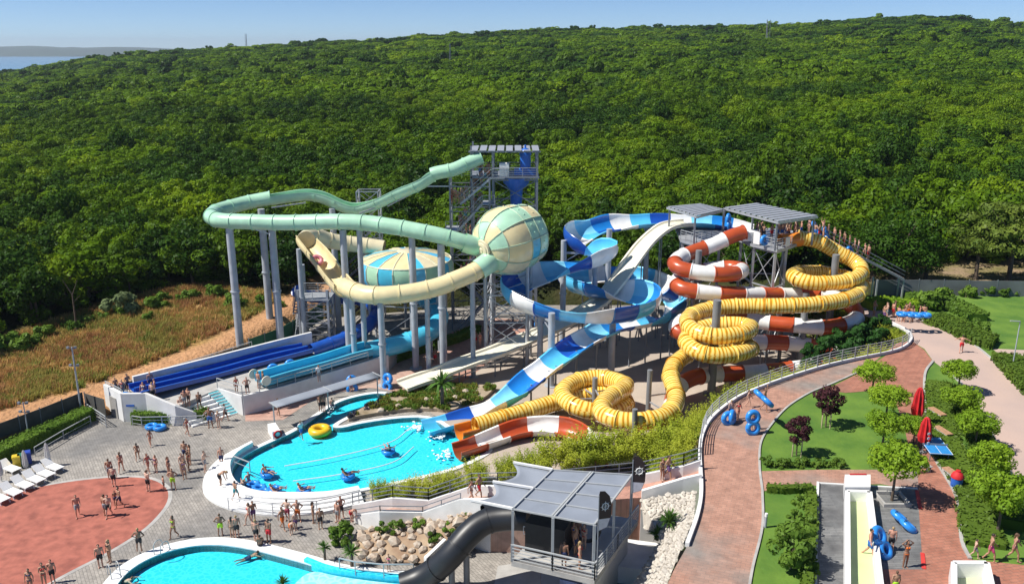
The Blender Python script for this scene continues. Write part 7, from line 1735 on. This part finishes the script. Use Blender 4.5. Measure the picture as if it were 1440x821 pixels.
# lane ropes
for a, b, lab in (((400, 655), (548, 622), 'white lane rope across the slide pool, farther'), ((412, 676), (552, 650), 'white lane rope across the slide pool, nearer')):
    q = crom([P(*a, -.02), P((a[0]+b[0])/2, (a[1]+b[1])/2+3, -.02), P(*b, -.02), P(b[0]+30, b[1]-22, -.02)], .4, 1); root = thing('lane_rope', lab, 'rope', q[0]); mb = MB()
    sweep(mb, q, frames(q), circle(.045, 6), 0, len(q)-1); mb.uv = None; mb.build('rope', M['white'], root)
# loungers and closed white parasols
def lounger(px, py, rz, label):
    root = thing('sun_lounger', label, 'sun lounger', P(px, py, 0), 'sun loungers', R(rz)); ORIG[root.name] = Vector((0, 0, 0)); s = 1.1; root.scale = (s, s, s)
    mb = MB().box((0, 0, .36), (.66, 1.25, .04)); mb.build('seat', M['white'], root)
    mb = MB(); a = Vector((0, .62, .36)); b = Vector((0, 1.15, .78))
    for x in (-.33, .33): pass
    mb.v += [(-.33, .62, .36), (.33, .62, .36), (.33, 1.15, .74), (-.33, 1.15, .74), (-.33, .60, .40), (.33, .60, .40), (.33, 1.12, .78), (-.33, 1.12, .78)]; mb.f += [(3, 2, 1, 0), (4, 5, 6, 7), (0, 1, 5, 4), (1, 2, 6, 5), (2, 3, 7, 6), (3, 0, 4, 7)]; mb.build('backrest', M['white'], root)
    for x in (-.33, .33): MB().bar((x, -.62, .33), (x, .68, .33), .05, .08).build('side_rail', M['white'], root)
    for x in (-.31, .31):
        for y0, y1 in ((-.5, -.35), (.45, .3)): MB().bar((x, y0, 0), (x, y1, .33), .05).build('leg', M['white'], root)
LN = [(18, 664, 'sun lounger at the far left beside the bins'), (78, 662, 'farthest sun lounger of the diagonal row'), (66, 671, 'second farthest sun lounger of the diagonal row'), (52, 679, 'third sun lounger of the diagonal row from the far end'), (36, 687, 'fourth sun lounger of the diagonal row from the far end'), (20, 697, 'fifth sun lounger of the diagonal row, on the red floor edge'), (2, 706, 'nearest sun lounger of the row, cut by the left edge')]
for px, py, lab in LN: lounger(px, py, 62, lab)
def parasol(px, py, z, h, m, label, cat='parasol', r0=.16):
    root = thing('closed_parasol', label, cat, P(px, py, z)); ORIG[root.name] = Vector((0, 0, 0))
    MB().cyl((0, 0, 0), (0, 0, h), .035, k=8).build('pole', M['rail'], root); MB().cyl((0, 0, 0), (0, 0, .1), .3, .28, 14).build('base', M['conc'], root)
    mb = MB(); k = 16
    prof = [(r0*.9, h*.30), (r0*1.15, h*.45), (r0*.95, h*.62), (r0*.85, h*.8), (r0*.45, h*.95), (.02, h*1.0)]
    for rr_, zz in prof:
        for i in range(k): q = rr_*(1.25 if i % 2 else .75); mb.v.append((q*math.cos(2*math.pi*i/k), q*math.sin(2*math.pi*i/k), zz))
    for j in range(len(prof)-1):
        for i in range(k): mb.f.append((j*k+i, j*k+(i+1) % k, (j+1)*k+(i+1) % k, (j+1)*k+i))
    mb.build('folded_canopy', m, root); return root
wc = mat('white_canvas', (.66, .65, .62), .85, .1, 4)
for px, py, lab in ((69, 655, 'closed white parasol beside the farthest lounger'), (38, 666, 'closed white parasol in the middle of the loungers'), (3, 678, 'closed white parasol at the left edge')): parasol(px, py, 0, 2.1, wc, lab)
parasol(1287, 600, ZP, 3.3, M['red'], 'tall closed red parasol on the brick plaza, farther one', r0=.34); rp2 = parasol(1297, 636, ZP, 2.8, M['red'], 'closed red parasol by the blue table, nearer one', r0=.34)
for k in range(3):
    p = P(1297, 636, ZP); MB().box((.1-.02*k, -.42, .95+k*.36), (.18, .03, .16), .2).build('white_print', M['white'], rp2)
# bins
for px, py, mcol, lab in ((25, 657, 'yellow', 'yellow recycling bin beside the hedge on the left'), (32, 655, 'green', 'dark green bin between the yellow and the blue one'), (40, 651, 'blue', 'blue recycling bin beside the hedge on the left')):
    root = thing('recycling_bin', lab, 'bin', P(px, py, 0), 'recycling bins', .5); ORIG[root.name] = Vector((0, 0, 0)); mm = mat('bin_'+mcol, dict(yellow=(.65, .48, .03), green=(.04, .16, .10), blue=(.03, .07, .38))[mcol], .45)
    MB().box((0, 0, .52), (.52, .56, .95), 0, 1.12).build('body', mm, root); mb = MB().box((0, -.02, 1.04), (.62, .66, .09), 0, .85); mb.build('lid', mm, root)
    for x in (-.25, .25): MB().cyl((x-.04, .3, .1), (x+.04, .3, .1), .1, k=10).build('wheel', M['black'], root)
# blue table tennis table, benches, two tone bin
p = P(1313, 640, ZP); tt = thing('table_tennis_table', 'blue table tennis table with white lines on the brick plaza', 'table', p, None, R(-8)); ORIG[tt.name] = Vector((0, 0, 0))
MB().box((0, 0, .76), (1.52, 2.7, .05)).build('top', mat('table_blue', (.03, .24, .58), .45), tt)
mb = MB()
for x in (-.75, 0, .75): mb.box((x, 0, .788), (.03, 2.7, .006))
for y in (-1.34, 1.34): mb.box((0, y, .787), (1.52, .03, .006))
mb.build('line', M['white'], tt, kind='stuff'); MB().box((0, 0, .86), (1.7, .02, .15)).build('net', M['dsteel'], tt)
for x in (-.6, .6):
    for y in (-1, 1): MB().bar((x, y, 0), (x, y, .74), .06).build('leg', M['dsteel'], tt)
bwm = mat('bench_wood', (.42, .24, .14), .7, .2, 6)
for px, py, lab in ((1317, 585, 'farthest wooden block bench on the plaza kerb'), (1325, 612, 'wooden block bench beside the table tennis table'), (1339, 672, 'long wooden bench near the red and blue bin')):
    root = thing('block_bench', lab, 'bench', P(px, py, ZP), None, R(12)); ORIG[root.name] = Vector((0, 0, 0))
    MB().box((0, 0, .2), (.55, 1.5, .4)).build('base', M['conc'], root)
    for k in range(3): MB().box((-.19+.19*k, 0, .43), (.17, 1.56, .06)).build('slat', bwm, root)
root = thing('park_bench', 'small grey park bench in the shade behind the slate floor tree', 'bench', P(1296, 664, ZP), None, R(10)); ORIG[root.name] = Vector((0, 0, 0))
for k in range(3): MB().box((0, -.15+.15*k, .45), (1.3, .12, .04)).build('slat', M['conc'], root)
for x in (-.5, .5): MB().box((x, 0, .22), (.08, .4, .43)).build('leg', M['dsteel'], root)
root = thing('litter_bin', 'blue bin with a red lid at the plaza edge by the long bench', 'bin', P(1344, 685, ZP)); ORIG[root.name] = Vector((0, 0, 0)); autosmooth(MB().lathe((0, 0, 0), [(0, 0), (.34, 0), (.38, .75), (0, .75)], 16).build('body', M['blue'], root)); autosmooth(MB().lathe((0, 0, .75), [(.41, 0), (.40, .1), (.3, .3), (.16, .42), (.15, .5), (0, .5)], 16).build('lid', M['red'], root))
# run out slide basins
def runout(label, l, z, floor_c, wd=.3, h=.8):
    q = [P(x, y, z) for x, y in l]; root = thing('run_out_basin', label, 'slide basin', q[0]); mb = MB().prism(xy(q), z, z+.12); mb.build('floor', floor_c, root)
    for i in range(len(q)):
        a, b = q[i], q[(i+1) % len(q)]; t = (b-a).normalized(); MB().bar(a-t*wd*.0+Vector((0, 0, h/2)), b+Vector((0, 0, h/2)), wd, h).build('side_wall', M['white'], root)
    return root
RUN1 = runout('long white walled run out slide with a pale green wet floor', [(1190, 705), (1221, 706), (1240, 870), (1190, 870)], ZP, mat('pale_green_floor', (.58, .68, .34), .3, .06, .6))
root = RUN1; a, b, c_, d = [P(x, y, ZP) for x, y in ((1186, 702), (1222, 702), (1222, 684), (1186, 684))]
mb = MB(); 
for z1, z2, pp_ in ((0, 1.1, 0),): mb.prism(xy([a, b, c_, d]), ZP, ZP+.9)
mb.build('head_block', M['white'], root); MB().box(((c_+d)/2+Vector((0, -.05, .95))), (1.1, .1, .05)).build('red_stripe', M['red'], root)
runout('white tub at the bottom edge on the brick apron', [(1338, 812), (1384, 812), (1398, 880), (1338, 880)], ZP, mat('tub_water', (.50, .56, .36), .2, .05, .6), .3, 1.0)
MB_ = [P(1226, 690, ZP), P(1246, 690, ZP), P(1254, 780, ZP)]
# tree pit
root = thing('tree_pit', 'square concrete pit round the tree on the slate floor', 'tree pit', P(1254, 704, ZP)); ORIG[root.name] = Vector((0, 0, 0))
for x, y, wd, dp in ((0, .8, 1.75, .14), (0, -.8, 1.75, .14), (.8, 0, .14, 1.46), (-.8, 0, .14, 1.46)): MB().box((x, y, .12), (wd, dp, .3)).build('kerb_stone', M['conc'], root)
# lamps
def lamp(px, py, z, h, label, heads='flood', r0=.06):
    root = thing('lamp_post', label, 'lamp post', P(px, py, z)); ORIG[root.name] = Vector((0, 0, 0)); MB().cyl((0, 0, 0), (0, 0, h), r0, r0*.7, 10).build('pole', M['pole'], root)
    if heads == 'flood':
        for k, zz in enumerate((h-.15, h*.72)):
            MB().bar((-.35, 0, zz), (.35, 0, zz), .05).build('cross_arm', M['dsteel'], root)
            for s in (-1, 1): MB().box((s*.33, -.06, zz+.1), (.24, .16, .2), s*.3).build('floodlight', M['dsteel'], root)
    else: MB().bar((0, 0, h), (-.9, 0, h+.05), .12, .07).build('lamp_head', M['rail'], root)
    return root
lamp(115, 582, .3, 6.6, 'tall thin floodlight mast at the fence corner on the left', r0=.09); lamp(41, 616, .3, 3.4, 'short floodlight pole in front of the fence on the left'); lamp(1423, 520, ZP, 4.6, 'slim grey street lamp beside the pale road at the right', 'street')
root = thing('bollard_light', 'small grey bollard light on the lower lawn', 'bollard', P(1076, 741, ZP)); ORIG[root.name] = Vector((0, 0, 0)); MB().cyl((0, 0, 0), (0, 0, .75), .09, k=12).build('post', M['pole'], root); MB().cyl((0, 0, .75), (0, 0, .95), .1, .09, 12).build('lens', M['white'], root)
# fences: dark mesh along the dirt track, grey wall at the back right, green screen
def fence(name, label, l, z, h, m, post=2.5, pm=None, th=.05):
    pts = [P(x, y, z) for x, y in l]; root = thing(name, label, 'fence', pts[0])
    for a, b in zip(pts, pts[1:]):
        n = max(1, round((b-a).length/post))
        for i in range(n):
            p, q = a.lerp(b, i/n), a.lerp(b, (i+1)/n); d = (q-p).normalized()*.04; MB().bar(p+d+Vector((0, 0, h/2)), q-d+Vector((0, 0, h/2)), th, h-.1).build('panel', m, root); MB().bar(p-Vector((0, 0, .2)), p+Vector((0, 0, h+.08)), .08).build('post', pm or M['dsteel'], root)
    return root
fm = mat('dark_screen_cloth', (.075, .075, .07), .9, .25, 1.5); gm = mat('green_screen_cloth', (.015, .10, .055), .85, .15, 1)
fence('screen_fence', 'dark screened fence along the dirt track on the left', [(-40, 645), (0, 626), (60, 603), (120, 578)], .2, 2.0, fm)
fence('screen_fence', 'dark screened fence between the lamp mast and the corner building', [(122, 577), (150, 586)], .2, 1.8, fm)
fence('screen_fence', 'dark screened fence behind the dark blue lanes', [(165, 566), (235, 541), (300, 520), (352, 503)], .3, 1.7, fm)
fence('green_fence', 'green screened fence behind the tall twin poles', [(352, 503), (395, 487), (430, 466), (455, 448)], .3, 2.2, gm)
fence('panel_fence', 'long grey panel fence behind the lawn at the back right', [(1228, 416), (1290, 416), (1360, 417), (1440, 418), (1520, 419)], ZP-.1, 2.0, mat('grey_fence_panel', (.17, .18, .19), .85, .18, .5), 3.0)
# awning along the pink walkway
aw = [P(402, 588, 0), P(408, 612, 0)]; pa, pb, pc, pd = P(384, 569, 2.3), P(404, 570, 2.3), P(536, 524, 2.3), P(528, 528, 2.3)
root = thing('long_awning', 'long narrow grey shade awning on steel posts along the pink walkway', 'awning', (pa.x, pa.y, 0)); mb = MB(); n = 10
L0 = [pa.lerp(P(530, 526, 2.3), i/n) for i in range(n+1)]
for i, p in enumerate(L0):
    t = (L0[-1]-L0[0]).normalized(); nn = Vector((-t.y, t.x, 0))
    for sd, dz in ((.75, 0), (0, -.12), (-.75, 0)): q = p+nn*sd+Vector((0, 0, dz+.25*math.cos(i*math.pi))*1 if 0 else (0, 0, dz)); mb.v.append(tuple(q))
for i in range(n):
    for j in range(2): a = 3*i+j; mb.f.append((a, a+1, a+4, a+3))
o = mb.build('canopy_cloth', sailm, root, True); md = o.modifiers.new('thick', 'SOLIDIFY'); md.thickness = .03
for i in (0, 5, 10): p = L0[i]; MB().bar((p.x, p.y, 0), (p.x, p.y, 2.25), .1).build('post', M['rail'], root); t = (L0[-1]-L0[0]).normalized(); MB().bar(p+Vector((-t.y, t.x, 0))*.8, p-Vector((-t.y, t.x, 0))*.8, .07).build('cross_arm', M['rail'], root)
# white bench with lifebuoys at the pool corner, ladders, wire fence by the lower pool
p = P(386, 612, 0); root = thing('lifeguard_locker', 'long white locker with red lifebuoy at the pool corner', 'locker', p, None, R(28)); ORIG[root.name] = Vector((0, 0, 0)); MB().box((0, 0, .4), (.7, 1.9, .8)).build('body', M['white'], root); MB().torus((.1, -1.0, .5), .3, .09, 18, 8, Matrix.Rotation(R(90), 3, 'X')).build('lifebuoy', M['red'], root, True)
def ladder(px, py, rz, label):
    root = thing('pool_ladder', label, 'pool ladder', P(px, py, 0), None, R(rz)); ORIG[root.name] = Vector((0, 0, 0))
    for x in (-.28, .28):
        q = crom([Vector((x, .55, .1)), Vector((x, .5, .8)), Vector((x, .1, .95)), Vector((x, -.25, .6)), Vector((x, -.3, -.7))], .12, 0); mb = MB(); sweep(mb, q, frames(q), circle(.03, 7), 0, len(q)-1); mb.uv = None; mb.build('rail', M['rail'], root, True)
    for z in (-.1, -.4): MB().box((0, -.3, z), (.56, .12, .03)).build('step', M['rail'], root)
ladder(230, 776, 160, 'pool ladder at the top left of the lower pool'); ladder(160, 808, 220, 'pool ladder at the left end of the lower pool')
railing('low glass and steel railing at the lower pool in front of the yucca', [(478, 803), (500, 808), (540, 812), (582, 812)], .15, 1.0, 1, None, 1.2); railing('thin white railing on the pool steps in front of the bathers', [(322, 716), (384, 724), (446, 721), (505, 708)], .15, 1.0, 2, M['white'])
railing('bent handrail on the shallow side of the slide pool', [(330, 655), (352, 664)], .2, .9, 1); 
# masts on the horizon
def mast(px, py0, py1, Y, label, wd=2.5):
    b, t = PY(px, py1, Y), PY(px, py0, Y); root = thing('lattice_mast', label, 'radio mast', (b.x, Y, b.z)); k = 6
    for i in range(4):
        s1, s2 = ((-1, -1), (1, -1), (1, 1), (-1, 1))[i]; MB().bar((b.x+s1*wd/2, Y+s2*wd/2, b.z-14), (t.x+s1*.12, Y+s2*.12, t.z), .16).build('leg', M['dsteel'], root)
    mb = MB()
    for j in range(12):
        f0, f1 = j/12, (j+1)/12; w0, w1 = wd/2*(1-f0)+.2*f0, wd/2*(1-f1)+.2*f1; z0_, z1_ = b.z+(t.z-b.z)*f0, b.z+(t.z-b.z)*f1; mb.bar((b.x-w0, Y-w0, z0_), (b.x+w1, Y-w1, z1_), .11); mb.bar((b.x+w0, Y-w0, z0_), (b.x-w1, Y-w1, z1_), .11)
    mb.build('lattice', M['dsteel'], root, kind='stuff')
mast(1079, 28, 84, 620, 'tall lattice mast rising from the wood on the right', 2.2); mast(633, 62, 94, 520, 'thin lattice mast above the wood behind the tall stair tower', 2); mast(346, 48, 67, 950, 'thin mast on the skyline at the left', 1.6)
# ---- things that share a label are told apart by their order from the left
ORD = 'leftmost second third fourth fifth sixth seventh eighth ninth tenth eleventh twelfth thirteenth fourteenth fifteenth sixteenth seventeenth eighteenth nineteenth twentieth'.split()
bylab = {}
for o in sc.objects:
    if o.parent is None and o.get('label'): bylab.setdefault(o['label'], []).append(o)
for lab, os_ in bylab.items():
    if len(os_) > 1:
        os_.sort(key=lambda o: o.location.x/max(1, o.location.y))
        for i, o in enumerate(os_): o['label'] = lab+', '+(ORD[0] if i == 0 else 'rightmost' if i == len(os_)-1 else ORD[min(i, 19)]+' from left')
import os
if os.environ.get('DBG'):
    for o in sc.objects:
        if o.get('label') and len(o['label'].split()) > 16: print('LONG', len(o['label'].split()), o['label'])
    tot = sum(len(o.data.loops)-2*len(o.data.polygons) for o in sc.objects if o.type == 'MESH'); print('TRIS', tot)
# ================================================================== HAZE
hz = MB().box((-2000, 5900, 44), (21600, 12300, 176)); hzm = bpy.data.materials.new('haze'); hzm.use_nodes = True; nt = hzm.node_tree; nt.nodes.remove(nt.nodes['Principled BSDF'])
pv = nt.nodes.new('ShaderNodeVolumePrincipled'); pv.inputs['Density'].default_value = HAZE; pv.inputs['Color'].default_value = (.70, .82, .95, 1); pv.inputs['Anisotropy'].default_value = .2
nt.links.new(pv.outputs[0], nt.nodes['Material Output'].inputs['Volume']); hz.build('haze', hzm, None, kind='stuff')
